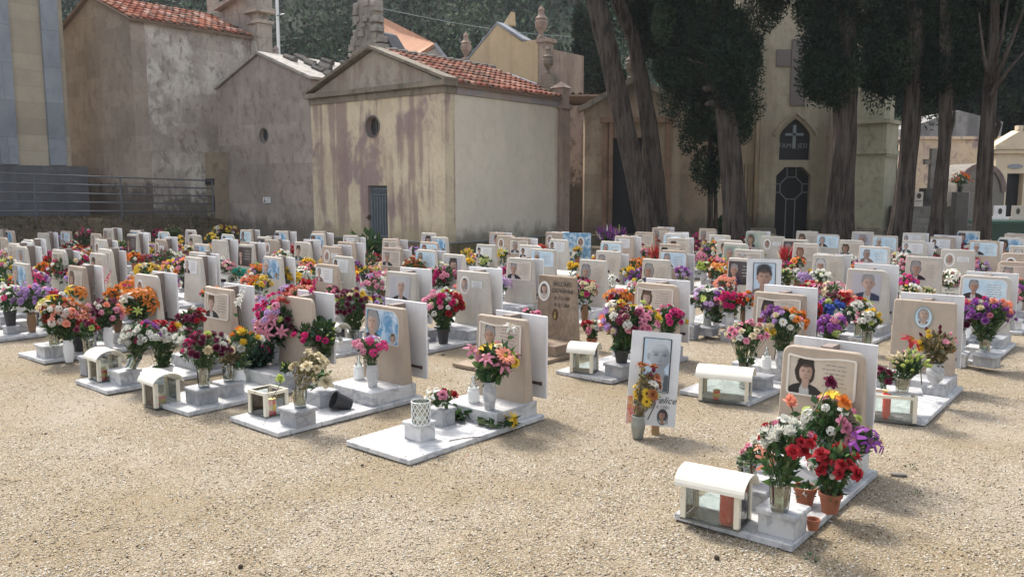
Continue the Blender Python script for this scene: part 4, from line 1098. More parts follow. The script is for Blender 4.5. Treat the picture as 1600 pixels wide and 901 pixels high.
# trees beyond the buildings
def far_tree(label, lobes, tk, seed):
    p = PY(*tk); e = empty('evergreen_tree', (p.x, p.y, 0)); tag(e, label, 'tree', 'dark evergreens beyond the chapels')
    mb = MB(); mb.tube([(0, 0, 0), (0, 0, 3)], [0.25, 0.18], 8); mb.build('trunk', M['bark'], e)
    link('crown', crown(lobes, Vector((p.x, p.y, 0)), seed, 0.7, 0.08), e)
far_tree('dark conical evergreen rising behind the lane gap left of the leaning trunks', [(930, 105, 34, 55, 32), (925, 55, 24, 50, 32), (950, 130, 30, 30, 32)], (930, 250, 32), 51)
far_tree('round dark evergreen mass behind the grey roofed house', [(1500, 150, 70, 45, 33), (1440, 150, 50, 40, 33)], (1500, 250, 33), 52)
far_tree('dark evergreen above the pedimented chapel at the right edge', [(1585, 160, 50, 50, 32), (1610, 100, 50, 60, 32)], (1590, 250, 32), 53)
far_tree('tall dark evergreen between the scarred trunk and the church gable', [(1165, 60, 30, 90, 34), (1060, 80, 50, 60, 34)], (1180, 250, 34), 54)

# ================================================================== graves
GA = R(40)
def col_phrase(px):
    for lim, ph in ((130, 'below marble pilaster building'), (300, 'below the long railing'), (350, 'below the dark annex'), (480, 'before the brown chapel'), (560, 'before the stained gable'), (650, 'near the iron door'),
                    (760, 'before cream wall corner'), (890, 'before the cream wall'), (985, 'below the lane gap'), (1075, 'below the leaning trunks'), (1190, 'below the scarred trunk'), (1285, 'before the church door'), (1370, 'below the thickest trunk'), (1450, 'below the forked cypress'), (1510, 'below the stone cross')):
        if px < lim: return ph
    return 'by the picture edge'
def row_phrase(Y):
    return 'very near' if Y < 5.6 else 'near' if Y < 7.4 else 'middle' if Y < 9.8 else 'far' if Y < 13 else 'farthest rows'
LABELLED = []
def note(o, label, px, Y, short=None):
    """labels are made single at the end: equal ones are told apart by their order"""
    o['label'] = label; LABELLED.append([o, label, px, Y])

# ---- shared monument meshes
def head_mesh(kind, mat):
    mb = MB(); w, h = 0.235, 0.575
    if kind == 0: cr = [(0, 0.02), (0, 0.02)]
    elif kind == 1: cr = [(0, 0.05), (0, 0.05)]
    else: cr = [(0, 0.015), (0, 0.07)]
    rl_, rr_ = cr[0][1], cr[1][1]
    wt = 0.225 if kind != 2 else 0.215
    out = [(-w, 0), (w, 0)]
    for i in range(6):
        a_ = i / 5 * PI / 2; out.append((wt - rr_ + rr_ * math.cos(a_), h - rr_ + rr_ * math.sin(a_)))
    for i in range(6):
        a_ = PI / 2 + i / 5 * PI / 2; out.append((-wt + rl_ + rl_ * math.cos(a_), h - rl_ + rl_ * math.sin(a_)))
    n = len(out)
    e_ = 0.007; cxm, czm = 0, h / 2
    def rg_(y_of, shr):
        return [(x - math.copysign(min(abs(x), shr), x), y_of(z), z - (shr if z > 0.01 else 0)) for x, z in out]
    fr = lambda z: 0.035 * z / h
    bk = lambda z: 0.105 - 0.035 * z / h
    r0 = rg_(fr, e_); r1 = rg_(lambda z: fr(z) + e_, 0); r2 = rg_(lambda z: bk(z) - e_, 0); r3 = rg_(bk, e_)
    fs = [tuple(range(n)), tuple(reversed(range(3 * n, 4 * n)))]
    for q in range(3):
        for i in range(n):
            j = (i + 1) % n; fs.append((q * n + j, q * n + i, q * n + n + i, q * n + n + j))
    mb.raw(r0 + r1 + r2 + r3, fs)
    return mb.mesh('headstone', mat)
HEADS = {(k, m): head_mesh(k, M[m]) for k in range(3) for m in ('beige', 'beige2', 'oldstone', 'marble_grey')}
def slab_mesh(mat, y0=-1.10, y1=0.16):
    mb = MB(); mb.box(-0.29, 0.29, y0, y1, 0.004, 0.034, 0.004); return mb.mesh('slab', mat)
SLAB = {m: slab_mesh(M[m]) for m in ('marble', 'marble_grey', 'oldstone')}
def plinth_mesh(mat, y0=-0.30):
    mb = MB(); mb.box(-0.25, 0.25, y0, 0.125, 0.036, 0.132, 0.005); return mb.mesh('plinth', mat)
PLINTH = {m: plinth_mesh(M[m]) for m in ('marble', 'marble_grey', 'oldstone')}
def panel_mesh():
    mb = MB(); mb.box(-0.235, 0.235, 0, 0.018, 0.0, 0.58, 0.003); return mb.mesh('back_panel', M['panel'])
PANEL = panel_mesh()
mb = MB(); mb.box(-0.03, 0.03, 0.0, 0.132, 0, 0.572); RIB = mb.mesh('spacer', M['rib'])
mb = MB(); mb.box(0.02, 0.19, -0.012, -0.002, 0.06, 0.078); mb.tube([(0.028, -0.008, 0.0), (0.028, -0.008, 0.14)], 0.008, 6); mb.tube([(0.188, -0.007, 0.057), (0.188, -0.007, 0.081)], 0.010, 6); BRK = mb.mesh('bracket', M['rust'])
def block_mesh(mat):      # hollow flower block with an overhanging lid
    mb = MB(); mb.box(-0.085, 0.085, -0.075, 0.075, 0.0, 0.088, 0.003); mb.box(-0.098, 0.098, -0.088, 0.088, 0.089, 0.112, 0.006); return mb.mesh('flower_block', mat)
BLOCK = {m: block_mesh(M[m]) for m in ('marble', 'marble_grey')}

# ---- plaques with portraits; local frame x right, z up, facing -y
def rrect(x0, x1, z0, z1, r_, n=4, skip=()):
    pts = []
    for q, (cx_, cz_, a0) in enumerate(((x1 - r_, z0 + r_, -PI / 2), (x1 - r_, z1 - r_, 0), (x0 + r_, z1 - r_, PI / 2), (x0 + r_, z0 + r_, PI))):
        if q in skip: pts.append(((x1, z0), (x1, z1), (x0, z1), (x0, z0))[q]); continue
        for i in range(n + 1):
            a_ = a0 + i / n * PI / 2; pts.append((cx_ + r_ * math.cos(a_), cz_ + r_ * math.sin(a_)))
    return pts
def ell(cx_, cz_, a_, b_, n=18): return [(cx_ + a_ * math.cos(2 * PI * i / n), cz_ + b_ * math.sin(2 * PI * i / n)) for i in range(n)]
SKINC = [(0.44, 0.26, 0.18), (0.52, 0.35, 0.27), (0.36, 0.21, 0.14)]
HAIRC = dict(dark=(0.03, 0.022, 0.018), grey=(0.26, 0.25, 0.24), white=(0.48, 0.47, 0.45), brown=(0.10, 0.055, 0.03), red=(0.24, 0.09, 0.05))
CLOTHC = dict(black=(0.02, 0.02, 0.022), navy=(0.03, 0.04, 0.08), green=(0.02, 0.09, 0.08), red=(0.20, 0.02, 0.03), white=(0.50, 0.50, 0.48), brown=(0.20, 0.13, 0.09))
PMAT = {}
def portrait_mat(v, female, hair, cloth, bgc, mono=False):
    """a printed head and shoulders with soft edges, drawn from distance fields in the print's own plane"""
    key = (v % 4, female, hair, cloth, bgc, mono)
    if key in PMAT: return PMAT[key]
    t = NT('portrait_print'); X, Y, Z = t.xyz(t.obj)
    wob = t.noise(t.comb(t.math('ADD', X, v % 4 * 3.1), 0.0, Z), 3.0, 4, 0.6)
    X = t.math('ADD', X, t.math('MULTIPLY', t.math('SUBTRACT', wob, 0.5), 0.16)); turn = (0.0, 0.05, -0.05, 0.03)[v % 4]
    def E_(cx_, cz_, a_, b_, soft=0.10):
        dx = t.math('DIVIDE', t.math('SUBTRACT', X, cx_), a_); dz = t.math('DIVIDE', t.math('SUBTRACT', Z, cz_), b_)
        d = t.math('SQRT', t.math('ADD', t.math('MULTIPLY', dx, dx), t.math('MULTIPLY', dz, dz)))
        return t.math('SUBTRACT', 1.0, t.ramp(d, 1.0 - soft, 1.0 + soft))
    sk = SKINC[v % 3]; hc = HAIRC[hair]; cl = CLOTHC[cloth]
    if mono: sk = (0.40, 0.42, 0.43); hc = (0.55, 0.57, 0.58); cl = (0.08, 0.09, 0.10)
    col = bgc or cl; mask = 0.0
    def lay(m_, c_):
        nonlocal col, mask
        col = t.mix(m_, col, c_); mask = t.math('MAXIMUM', mask, m_)
    wide = 0.86 if female else 0.96
    if female: lay(E_(0, 0.10, 0.36 if v % 2 else 0.40, 0.50), hc)
    lay(E_(0, -1.12, wide, 0.78, 0.05), cl)
    lay(E_(0, -0.62, 0.17, 0.36, 0.15), (0.45, 0.44, 0.42) if not female or v % 2 else sk)
    lay(E_(turn, -0.30, 0.15, 0.24, 0.15), tuple(x * 0.75 for x in sk))
    lay(E_(turn * 0.5, 0.23, 0.325, 0.40), hc)
    if not female:
        for s_ in (-1, 1): lay(E_(turn + s_ * 0.27, 0.08, 0.05, 0.09, 0.3), tuple(x * 0.8 for x in sk))
    face = E_(turn, 0.08, 0.255, 0.35 if not female else 0.33)
    shade = t.ramp(t.math('ADD', X, t.math('MULTIPLY', Z, -0.2)), 0.25, -0.28)
    lay(face, t.mix(shade, tuple(x * 0.62 for x in sk), tuple(min(0.8, x * 1.12) for x in sk)))
    lay(t.math('MULTIPLY', E_(turn * 0.5, 0.47, 0.30, 0.20, 0.25), 0.9 if hair in ('dark', 'brown', 'red') or female else 0.55), hc)
    for s_ in (-1, 1):
        lay(t.math('MULTIPLY', E_(turn + s_ * 0.105, 0.135, 0.062, 0.034, 0.6), 0.75), tuple(x * 0.22 for x in sk))
        lay(t.math('MULTIPLY', E_(turn + s_ * 0.11, 0.20, 0.075, 0.018, 0.7), 0.55), tuple(x * 0.35 for x in sk))
    lay(t.math('MULTIPLY', E_(turn + 0.025, 0.02, 0.035, 0.09, 0.8), 0.35), tuple(x * 0.5 for x in sk))
    lay(t.math('MULTIPLY', E_(turn, -0.035, 0.055, 0.02, 0.7), 0.5), tuple(x * 0.4 for x in sk))
    lay(t.math('MULTIPLY', E_(turn, -0.125, 0.085, 0.022, 0.6), 0.7), (sk[0] * 0.55, sk[1] * 0.32, sk[2] * 0.32))
    fn = t.noise(t.obj, 14, 4, 0.6)
    col = t.mix(0.25, col, t.mix(1.0, col, t.mix(fn, (0.4, 0.4, 0.4), (1.3, 1.3, 1.3)), 'MULTIPLY'))
    t.color(col); t.rough(0.3); t.spec(0.4)
    if not bgc:
        tr = t.n('BsdfTransparent'); mx = t.n('MixShader'); t.set(mx.inputs[0], mask)
        t.t.links.new(tr.outputs[0], mx.inputs[1]); t.t.links.new(t.b.outputs[0], mx.inputs[2]); t.t.links.new(mx.outputs[0], t.out.inputs[0])
    PMAT[key] = t.mat
    return t.mat
PCACHE = {}
BGC = {'g': (0.44, 0.42, 0.44), 'o': (0.20, 0.22, 0.24), 'O': (0.45, 0.52, 0.58), 'k': (0.07, 0.05, 0.05), 'n': (0.30, 0.36, 0.30), 'f': (0.50, 0.60, 0.68), 'h': (0.34, 0.40, 0.44)}
def put_portrait(parent, seed, female, hair, cloth, cx_, cz_, s, y, clip, style='', mono=False):
    """a thin print; its own x,z are in head units"""
    x0, x1, z0, z1 = clip; s2 = s * 1.25
    x0 = max(x0, cx_ - s2 * 1.0) if style not in BGC else x0; x1 = min(x1, cx_ + s2 * 1.0) if style not in BGC else x1
    z1 = min(z1, cz_ + s2 * 0.75) if style not in BGC else z1
    q = ((x0 - cx_) / s2, (x1 - cx_) / s2, (z0 - cz_) / s2, (z1 - cz_) / s2)
    key = (seed % 4, female, hair, cloth, tuple(round(v, 3) for v in q), style, mono)
    if key not in PCACHE:
        mb = MB()
        if style in 'oO' and style: mb.prism([(((q[0] + q[1]) / 2) + (q[1] - q[0]) / 2 * math.cos(i * PI / 12), (q[2] + q[3]) / 2 + (q[3] - q[2]) / 2 * math.sin(i * PI / 12)) for i in range(24)], 0, 0.004)
        else: mb.prism([(q[0], q[2]), (q[1], q[2]), (q[1], q[3]), (q[0], q[3])], 0, 0.004)
        PCACHE[key] = mb.mesh('portrait', portrait_mat(seed, female, hair, cloth, BGC.get(style), mono))
    return link('portrait', PCACHE[key], parent, (cx_, y - 0.0008, cz_), sc=s2)
def scribble(mb, x0, x1, z, seed, h=0.006, y=-0.0052):
    """an illegible printed line of words"""
    r_ = random.Random(seed); x = x0
    while x < x1 - 0.008:
        w = min(r_.uniform(0.008, 0.028), x1 - x)
        zz = z + r_.uniform(-0.0006, 0.0006)
        mb.prism([(x, zz), (x + w, zz), (x + w + 0.001, zz + h * r_.uniform(0.7, 1)), (x + 0.002, zz + h * r_.uniform(0.6, 0.9))], y, y + 0.0012)
        x += w + r_.uniform(0.004, 0.008)
TXC = {}
def text_lines(kind, seed, mat, area, lines, h):
    key = (kind, seed % 4, area, lines)
    if key not in TXC:
        mb = MB(); x0, x1, z0, z1 = area
        for k in range(lines):
            z = z1 - (k + 0.8) * (z1 - z0) / lines
            ins = random.Random(seed % 4 * 10 + k).uniform(0, 0.3) * (x1 - x0) / 2
            scribble(mb, x0 + ins, x1 - ins, z, seed % 4 * 31 + k, h)
        TXC[key] = mb.mesh('inscription', mat)
    return TXC[key]
def plate_mesh(kind):
    mb = MB(); mb.mi = 0
    if kind == 's':      # cream plaque with a raised wavy frame
        x0, x1, z0, z1 = -0.185, 0.185, 0.30, 0.515
        top = [(x1 - (x1 - x0) * i / 8, z1 + 0.008 * math.sin(i / 8 * 2 * PI + 0.6)) for i in range(9)]
        outl = [(x0 + 0.01, z0), (x1 - 0.01, z0), (x1, z0 + 0.01)] + top + [(x0, z0 + 0.01)]
        mb.prism(outl, -0.004, -0.001); n0 = len(mb.m)
        for i in range(len(outl)):
            a_, b_ = outl[i], outl[(i + 1) % len(outl)]
            mb.bar((a_[0], -0.006, a_[1]), (b_[0], -0.006, b_[1]), 0.012, 0.010)
        for k in range(n0, len(mb.m)): mb.m[k] = 1
        return mb.mesh('plaque', [M['p_cream'], M['frame']])
    if kind == 'b':
        mb.prism(rrect(-0.20, 0.17, 0.29, 0.535, 0.09, 8, (0, 2)), -0.004, -0.001); mb.mi = 1
        mb.prism(rrect(-0.206, 0.176, 0.284, 0.541, 0.093, 8, (0, 2)), -0.0025, -0.0005)
        return mb.mesh('plaque', [M['p_sky'], M['frame']])
    if kind == 't':
        mb.prism(rrect(-0.19, 0.19, 0.33, 0.53, 0.05, 6, (0, 2, 3)), -0.004, -0.001); mb.mi = 1; mb.prism(rrect(-0.20, 0.20, 0.32, 0.54, 0.055, 6, (0, 2, 3)), -0.0025, -0.0005)
        return mb.mesh('plaque', [M['p_pale'], M['p_white']])
    if kind == 'w':      # small white printed plate
        mb.prism(rrect(-0.19, 0.13, 0.36, 0.53, 0.008), -0.004, -0.001); return mb.mesh('plaque', [M['p_white'], M['frame']])
    if kind == 'g':
        mb.prism(rrect(-0.155, 0.145, 0.235, 0.525, 0.006), -0.004, -0.001); return mb.mesh('plaque', [M['p_grey'], M['frame']])
    if kind == 'c':      # flat cream with faint border
        mb.prism(rrect(-0.185, 0.175, 0.27, 0.52, 0.006), -0.003, -0.001); return mb.mesh('plaque', [M['p_cream'], M['frame']])
    if kind == 'k':
        mb.prism(rrect(-0.20, 0.16, 0.24, 0.53, 0.004), -0.004, -0.001); return mb.mesh('plaque', [M['p_dark'], M['frame']])
    if kind == 'n':
        mb.prism(rrect(-0.19, 0.19, 0.25, 0.53, 0.004), -0.004, -0.001); return mb.mesh('plaque', [M['p_green'], M['frame']])
    if kind == 'o':
        mb.prism(ell(-0.10, 0.42, 0.056, 0.082, 24), -0.007, -0.0035); mb.mi = 1; mb.prism(ell(-0.10, 0.42, 0.070, 0.096, 24), -0.004, -0.001)
        return mb.mesh('oval_plaque', [M['p_cream'], M['white']])
    if kind == 'O':
        mb.prism(ell(0.0, 0.44, 0.058, 0.078, 24), -0.007, -0.0035); mb.mi = 1; mb.prism(ell(0.0, 0.44, 0.070, 0.090, 24), -0.004, -0.001)
        return mb.mesh('oval_plaque', [M['p_pale'], M['greyvase']])
PLATE = {k: plate_mesh(k) for k in 'sbtwgcknoO'}
LOOK = {'s': 'cream framed portrait plaque', 'b': 'blue sky portrait plaque', 't': 'pale blue portrait plaque', 'w': 'small white portrait plate', 'g': 'large grey portrait photograph', 'c': 'plain cream portrait plaque',
        'k': 'dark portrait plaque', 'n': 'green printed plaque', 'o': 'white oval portrait', 'O': 'grey rimmed oval portrait', '-': 'bare face'}
PSPEC = {  # portrait centre, size, clip, text area
    's': ((-0.09, 0.415, 0.118), (-0.18, 0.18, 0.306, 0.51), (-0.0, 0.15, 0.36, 0.50), 6), 'b': ((-0.12, 0.42, 0.15), (-0.195, 0.165, 0.294, 0.53), None, 0),
    't': ((-0.10, 0.44, 0.105), (-0.185, 0.185, 0.334, 0.525), (0.0, 0.16, 0.36, 0.50), 6), 'w': ((-0.13, 0.455, 0.075), (-0.185, 0.125, 0.364, 0.525), (-0.04, 0.07, 0.40, 0.51), 4),
    'g': ((0.01, 0.40, 0.17), (-0.15, 0.14, 0.24, 0.52), None, 0), 'c': ((-0.09, 0.40, 0.14), (-0.18, 0.17, 0.274, 0.515), (0.01, 0.15, 0.30, 0.48), 7),
    'k': ((-0.12, 0.40, 0.12), (-0.195, -0.045, 0.245, 0.525), (-0.02, 0.13, 0.34, 0.5), 4), 'n': ((-0.09, 0.38, 0.15), (-0.185, 0.0, 0.255, 0.525), None, 0),
    'o': ((-0.10, 0.435, 0.10), (-0.142, -0.058, 0.365, 0.49), None, 0), 'O': ((0.0, 0.455, 0.095), (-0.045, 0.045, 0.375, 0.515), None, 0)}
GRAVES = []
def grave(px, py, style='s', panel=1, female=None, hair=None, cloth=None, mat='beige', kind=None, rot=0.0, base='marble', label=None, blocks=True, sc=1.0, hz=0.70, plain=False):
    r_ = random.Random(int(px * 7 + py * 13))
    p = G(px, py, hz)
    rz = -GA + rot + r_.uniform(-1, 1) * R(1.6)
    cs_ = math.cos(rz); sn_ = math.sin(rz)
    # headstone top lies 0.035 behind the foot of its face
    ox, oy = p.x + sn_ * 0.035, p.y - cs_ * 0.035
    e = empty('grave', (ox, oy, 0), rz)
    fem = r_.random() < 0.5 if female is None else female
    hair = hair or r_.choice(['dark', 'grey', 'grey', 'white', 'brown']); cloth = cloth or r_.choice(['black', 'black', 'navy', 'green', 'red', 'brown', 'navy'])
    Y = oy; near = Y < 10.5
    link('slab', SLAB[base], e)
    link('plinth', PLINTH[base if base != 'marble' else r_.choice(['marble', 'marble_grey'])], e)
    kd = r_.choice([0, 0, 1, 2]) if kind is None else kind
    link('headstone', HEADS[(kd, mat)], e, (0, 0, 0.131), sc=(1 if Y < 9 else r_.uniform(0.86, 1.0), 1, (hz - 0.131) / 0.575))
    if panel:
        po = r_.uniform(0.0, 0.05) if panel == 1 else panel; lat = r_.uniform(-0.005, 0.03)
        link('spacer', RIB, e, (0, 0.088, 0.133))
        tilt = r_.uniform(-1, 1) * (R(2) if Y > 12 else R(0.5))
        link('back_panel', PANEL, e, (lat, 0.222, 0.120 + po), (0, tilt, 0), (1 if Y < 9 else r_.uniform(0.84, 0.98), 1, 1 if Y < 9 else r_.uniform(0.88, 1.0)))
        if near: link('bracket', BRK, e, (0.02, 0.222, 0.16))
    if style in PSPEC:
        fr = -math.atan(0.035 / 0.575)
        pq = link(PLATE[style].name, PLATE[style], e, (0, 0.0, 0.131), (fr, 0, 0))
        (cx_, cz_, s_), clip, ta, nl = PSPEC[style]
        if hz != 0.70: pq.location.z += hz - 0.70
        put_portrait(pq, int(px + py), fem, hair, cloth, cx_, cz_, s_, -0.0072 if style in 'oO' else -0.0042, clip, style)
        if ta: link('inscription', text_lines(style, int(px), M['grey_ink'] if style != 'k' else M['p_white'], ta, nl, 0.007), pq)
        if style == 'o' and r_.random() < 0.8:
            pl_ = MB(); pl_.prism(rrect(0.0, 0.15, 0.40, 0.47, 0.004), -0.006, -0.001); q = link('text_plate', pl_.mesh('text_plate', M['p_white']), e, (0, 0, 0.131), (fr, 0, 0))
            link('inscription', text_lines('op', int(px), M['grey_ink'], (0.01, 0.14, 0.405, 0.465), 4, 0.005), q, (0, -0.002, 0))
        if style == 'b':
            put_portrait(pq, int(px), True, 'brown', 'white', 0.115, 0.335, 0.05, -0.0042, (0.085, 0.15, 0.298, 0.375), 'n')
    if blocks:
        for bx_, by_ in ((0.16, -0.93), (-0.12, -0.55))[: 2 if near else 1]:
            link('flower_block', BLOCK[r_.choice(['marble', 'marble_grey'])], e, (bx_, by_, 0.035))
    hue = {'beige': 'beige', 'beige2': 'pale beige', 'oldstone': 'weathered brown', 'marble_grey': 'grey'}[mat]
    who = ('woman' if fem else 'man')
    lab = label or '%s headstone, %s of %s %s, %s, %s' % (hue, LOOK[style].replace(' portrait', ''), hair.replace('dark', 'dark haired').replace('grey', 'grey haired').replace('white', 'white haired').replace('brown', 'brown haired').replace('red haired', 'red haired') if style != '-' else '', who, row_phrase(Y), col_phrase(px))
    if hair == 'red' and label is None: lab = lab.replace(' red woman', ' red haired woman')
    e['category'] = 'grave'; e['group'] = 'graves with headstones on the gravel'
    note(e, lab, px, Y)
    GRAVES.append((e, ox, oy, rz))
    return e

# px, py of the top of the headstone face, plaque, panel
GL = [
 (14,360,'b',0),(2,371,'c',0),(32,385,'g',1),(66,364,'-',1),(102,361,'t',0),(149,365,'c',0),(168,357,'c',1),(206,366,'k',1),(31,411,'b',0),(91,390,'s',1),(118,416,'c',1),(163,389,'s',1),
 (210,360,'b',1),(250,374,'o',1),(255,362,'t',0),(297,359,'g',0),(303,367,'c',0),(314,381,'b',0),(307,394,'c',1),(355,366,'t',0),(384,359,'t',1),(384,382,'k',1),(227,429,'o',1),(340,450,'s',1),(342,375,'-',1),
 (412,370,'k',1),(439,361,'b',1),(472,378,'c',1),(496,365,'b',0),(518,385,'o',1),(540,378,'g',1),(547,368,'w',1),(510,413,'w',0),(460,464,'-',1),
 (610,373,'s',1),(612,387,'s',1),(670,378,'t',0),(686,370,'b',0),(708,397,'g',0),(626,425,'g',1),(738,424,'o',1),(759,382,'w',0),(790,368,'o',0),
 (812,403,'s',1),(848,389,'t',0),(873,374,'w',0),(926,406,'c',0),(950,392,'c',1),(955,377,'t',0),(975,369,'w',1),
 (1032,356,'c',1),(1052,365,'t',1),(1047,381,'c',0),(1053,391,'t',1),(1025,405,'c',0),(1106,357,'c',0),(1124,367,'w',0),(1140,375,'c',0),(1150,380,'n',0),(1170,390,'s',0),(1181,361,'n',1),(1208,369,'o',0),
 (1261,361,'c',1),(1294,366,'t',0),(1243,374,'k',0),(1260,380,'s',0),(1294,398,'c',1),(1331,375,'s',0),(1348,362,'g',0),(1366,385,'t',0),(1383,368,'t',0),(1356,421,'g',1),(1218,458,'s',1),
 (1430,376,'w',1),(1428,364,'w',1),(1473,370,'w',1),(1514,361,'b',0),(1538,376,'t',1),(1444,401,'c',0),(1497,390,'o',0),(1540,431,'t',1),(1581,371,'b',1),(1590,409,'s',0),
 (600,478,'b',1),(783,495,'s',1),(1286,545,'s',1),(1025,443,'s',1),(1445,470,'O',1),
]
PEOPLE = {(340,450): (False,'brown','black'), (738,424): (False,'dark','navy'), (926,406): (True,'grey','green'), (1170,390): (False,'white','black'), (1356,421): (False,'grey','navy'), (1286,545): (True,'dark','black'), (600,478): (True,'grey','black'),
          (783,495): (False,'grey','navy'), (1025,443): (True,'brown','navy'), (1445,470): (True,'grey','brown'), (1540,431): (False,'grey','black'), (1444,401): (True,'grey','black'), (1260,380): (True,'red','red'), (708,397): (True,'dark','red'),
          (670,378): (True,'red','black'), (950,392): (False,'grey','black'), (812,403): (False,'grey','black')}
SPECIAL = {(1286,545): 'beige headstone with framed plaque of a woman in black headscarf, largest and nearest', (600,478): 'beige headstone with blue sky plaque of grey haired woman, white panel behind', (783,495): 'beige headstone with framed plaque of old man in navy, on mostly bare marble slab',
           (1445,470): 'rounded beige headstone with small grey rimmed oval portrait of woman', (1356,421): 'beige headstone with large grey photograph of white haired man in dark suit', (1540,431): 'beige headstone with wide pale blue plaque of man in suit and a girl',
           (1025,443): 'beige headstone with framed plaque of brown haired woman behind the mixed flower mound', (738,424): 'beige headstone with oval portrait of dark haired young man and text plate', (926,406): 'pale beige headstone with cream plaque of grey haired woman in green',
           (340,450): 'beige headstone with cream plaque of suited man, before the maroon mums', (460,464): 'beige headstone almost hidden behind crimson gerberas and gladioli'}
r_g = random.Random(404)
have = [tuple(G(a_, b_, 0.70))[:2] for a_, b_, c_, d_ in GL] + [tuple(G(870, 431, 0.74))[:2], tuple(G(901, 364, 0.72))[:2], (2.9, 8.9), tuple(G(1190, 412, 0.80))[:2]]
for k in range(4000):
    if len(GL) > 114: break
    a_ = r_g.uniform(-5, 1605); b_ = 290 + 1170 / r_g.uniform(10.2, 17.2); p_ = G(a_, b_, 0.70)
    if p_.y > 16.3 and a_ > 560: continue
    ok = True
    for hx_, hy_ in have:
        dx_, dy_ = p_.x - hx_, p_.y - hy_
        lu = dx_ * math.sin(GA) + dy_ * math.cos(GA); lv = dx_ * math.cos(GA) - dy_ * math.sin(GA)
        if abs(lv) < 0.60 and abs(lu) < 1.25: ok = False; break
    if ok: GL.append((round(a_), round(b_, 1), r_g.choice('sscctbwgok'), r_g.choice((0, 1, 1)))); have.append((p_.x, p_.y))
for px, py, st, pn in GL:
    kw = {}
    if (px, py) in PEOPLE: kw['female'], kw['hair'], kw['cloth'] = PEOPLE[(px, py)]
    if (px, py) in SPECIAL: kw['label'] = SPECIAL[(px, py)]
    if (px, py) == (1445, 470): kw['kind'] = 0
    if (px, py) == (1286, 545): kw['kind'] = 1
    near_ = py > 440
    if int(px + py) % 5 < 3 and not near_: kw['mat'] = 'beige2'
    grave(px, py, st, pn, blocks=not near_, **kw)
for (px, py, w_) in ((901, 364, 1),):
    e = empty('grave', G(px, py, 0.72), -GA + R(20)); e.location.z = 0
    mb = MB(); mb.box(-0.27, 0.27, 0, 0.04, 0.0, 0.72, 0.004); hs = mb.build('headstone', M['p_sky'], e)
    link('oval_plaque', PLATE['o'], e, (0.18, -0.002, 0.13)); put_portrait(e, 3, True, 'dark', 'black', 0.08, 0.565, 0.10, -0.0092, (0.038, 0.122, 0.495, 0.62), 'o')
    e['category'] = 'grave'; e['group'] = 'graves with headstones on the gravel'; note(e, 'blue grey cloudy printed headstone with white oval portrait beside the lane gap', px, 14)
# old brown stone with carved letters
e = grave(870, 431, '-', 0, mat='oldstone', base='oldstone', kind=0, label='weathered brown headstone carved with a name and dates, oval photo of a woman', blocks=False, hz=0.74)
fr = -math.atan(0.035 / 0.575)
pq = link('oval_plaque', PLATE['o'], e, (-0.045, 0.0, 0.165), (fr, 0, 0)); put_portrait(pq, 1, True, 'dark', 'white', -0.10, 0.435, 0.09, -0.0072, (-0.142, -0.058, 0.365, 0.49), 'o')
for k, tx in enumerate(('IACONO', 'GIOVANNI', 'N. 19. 6. 1929', 'M. 12. 1. 2010')):
    link('carved_lettering', text_mesh(tx, 0.062 if k < 2 else 0.050, M['ink']), e, (0.075, (0.65 - k * 0.063 - 0.131) * 0.061 - 0.004, 0.645 - k * 0.066), (PI / 2 + fr, 0, 0), (0.86 if k < 2 else 0.62, 1, 1))
mb = MB(); mb.prism(ell(0, 0, 0.035, 0.055, 20), -0.006, 0); o = mb.build('medallion', M['dkbronze'], e, loc=(0.0, 0.018, 0.37), rot=(fr, 0, 0))
mb = MB(); mb.prism(ell(0, -0.02, 0.014, 0.026, 12), -0.011, -0.0062); mb.prism(ell(0, 0.018, 0.008, 0.01, 10), -0.011, -0.0062); mb.build('relief_figure', M['gold'], o)

# ---- temporary boards: the leaning one with the dried flowers, and the one with the black framed photo
def board(px_l, px_r, py_t, py_b, Y, rz, tilt, roll, name_txt, label, photo, key):
    a_ = PY((px_l + px_r) / 2, py_b, Y); zt = PY((px_l + px_r) / 2, py_t, Y).z
    w = (px_r - px_l) * Y / F / 2 / abs(math.cos(rz)); h = zt - a_.z
    e = empty('memorial_board', (a_.x, a_.y, 0), rz)
    b = empty_part = MB(); b.box(-w, w, 0, 0.012, 0, h, 0.0); bo = b.build('board', M['p_white'], e, loc=(0, 0, a_.z), rot=(tilt, roll, 0))
    return e, bo, w, h
def quad_frame(mb, x0, x1, z0, z1, t_, y):
    for a_, b_ in (((x0, z0), (x1, z0)), ((x1, z0), (x1, z1)), ((x1, z1), (x0, z1)), ((x0, z1), (x0, z0))): mb.bar((a_[0], y, a_[1]), (b_[0], y, b_[1]), t_, 0.004)
e, bo, w, h = board(976, 1055, 520, 664, G(1010, 684).y + 0.06, R(-4), R(-12), R(4.5), '', '', None, 0)
tag(e, 'white photo board leaning back on a wooden stake, black framed old man and script name', 'memorial board')
mb = MB(); x0, x1, z0, z1 = -w * 0.50, w * 0.62, h * 0.36, h * 0.93
mb.prism(rrect(x0, x1, z0, z1, 0.012), -0.003, -0.0005); ph = mb.build('photo', M['p_pale'], bo)
mb = MB(); quad_frame(mb, x0, x1, z0, z1, 0.007, -0.005); mb.build('photo_frame', M['ink'], ph)
put_portrait(ph, 1, False, 'white', 'black', 0.02, h * 0.70, 0.20, -0.0034, (x0 + 0.006, x1 - 0.006, z0 + 0.006, z1 - 0.010), 'f', True)
link('lettering', text_mesh('ta Felice', 0.062, M['ink'], 0.45, 0.0006), bo, (0.05, -0.003, h * 0.245), (PI / 2, 0, 0))
link('lettering', text_mesh('4 1981', 0.032, M['grey_ink'], 0.3, 0.0006), bo, (0.07, -0.003, h * 0.185), (PI / 2, 0, 0))
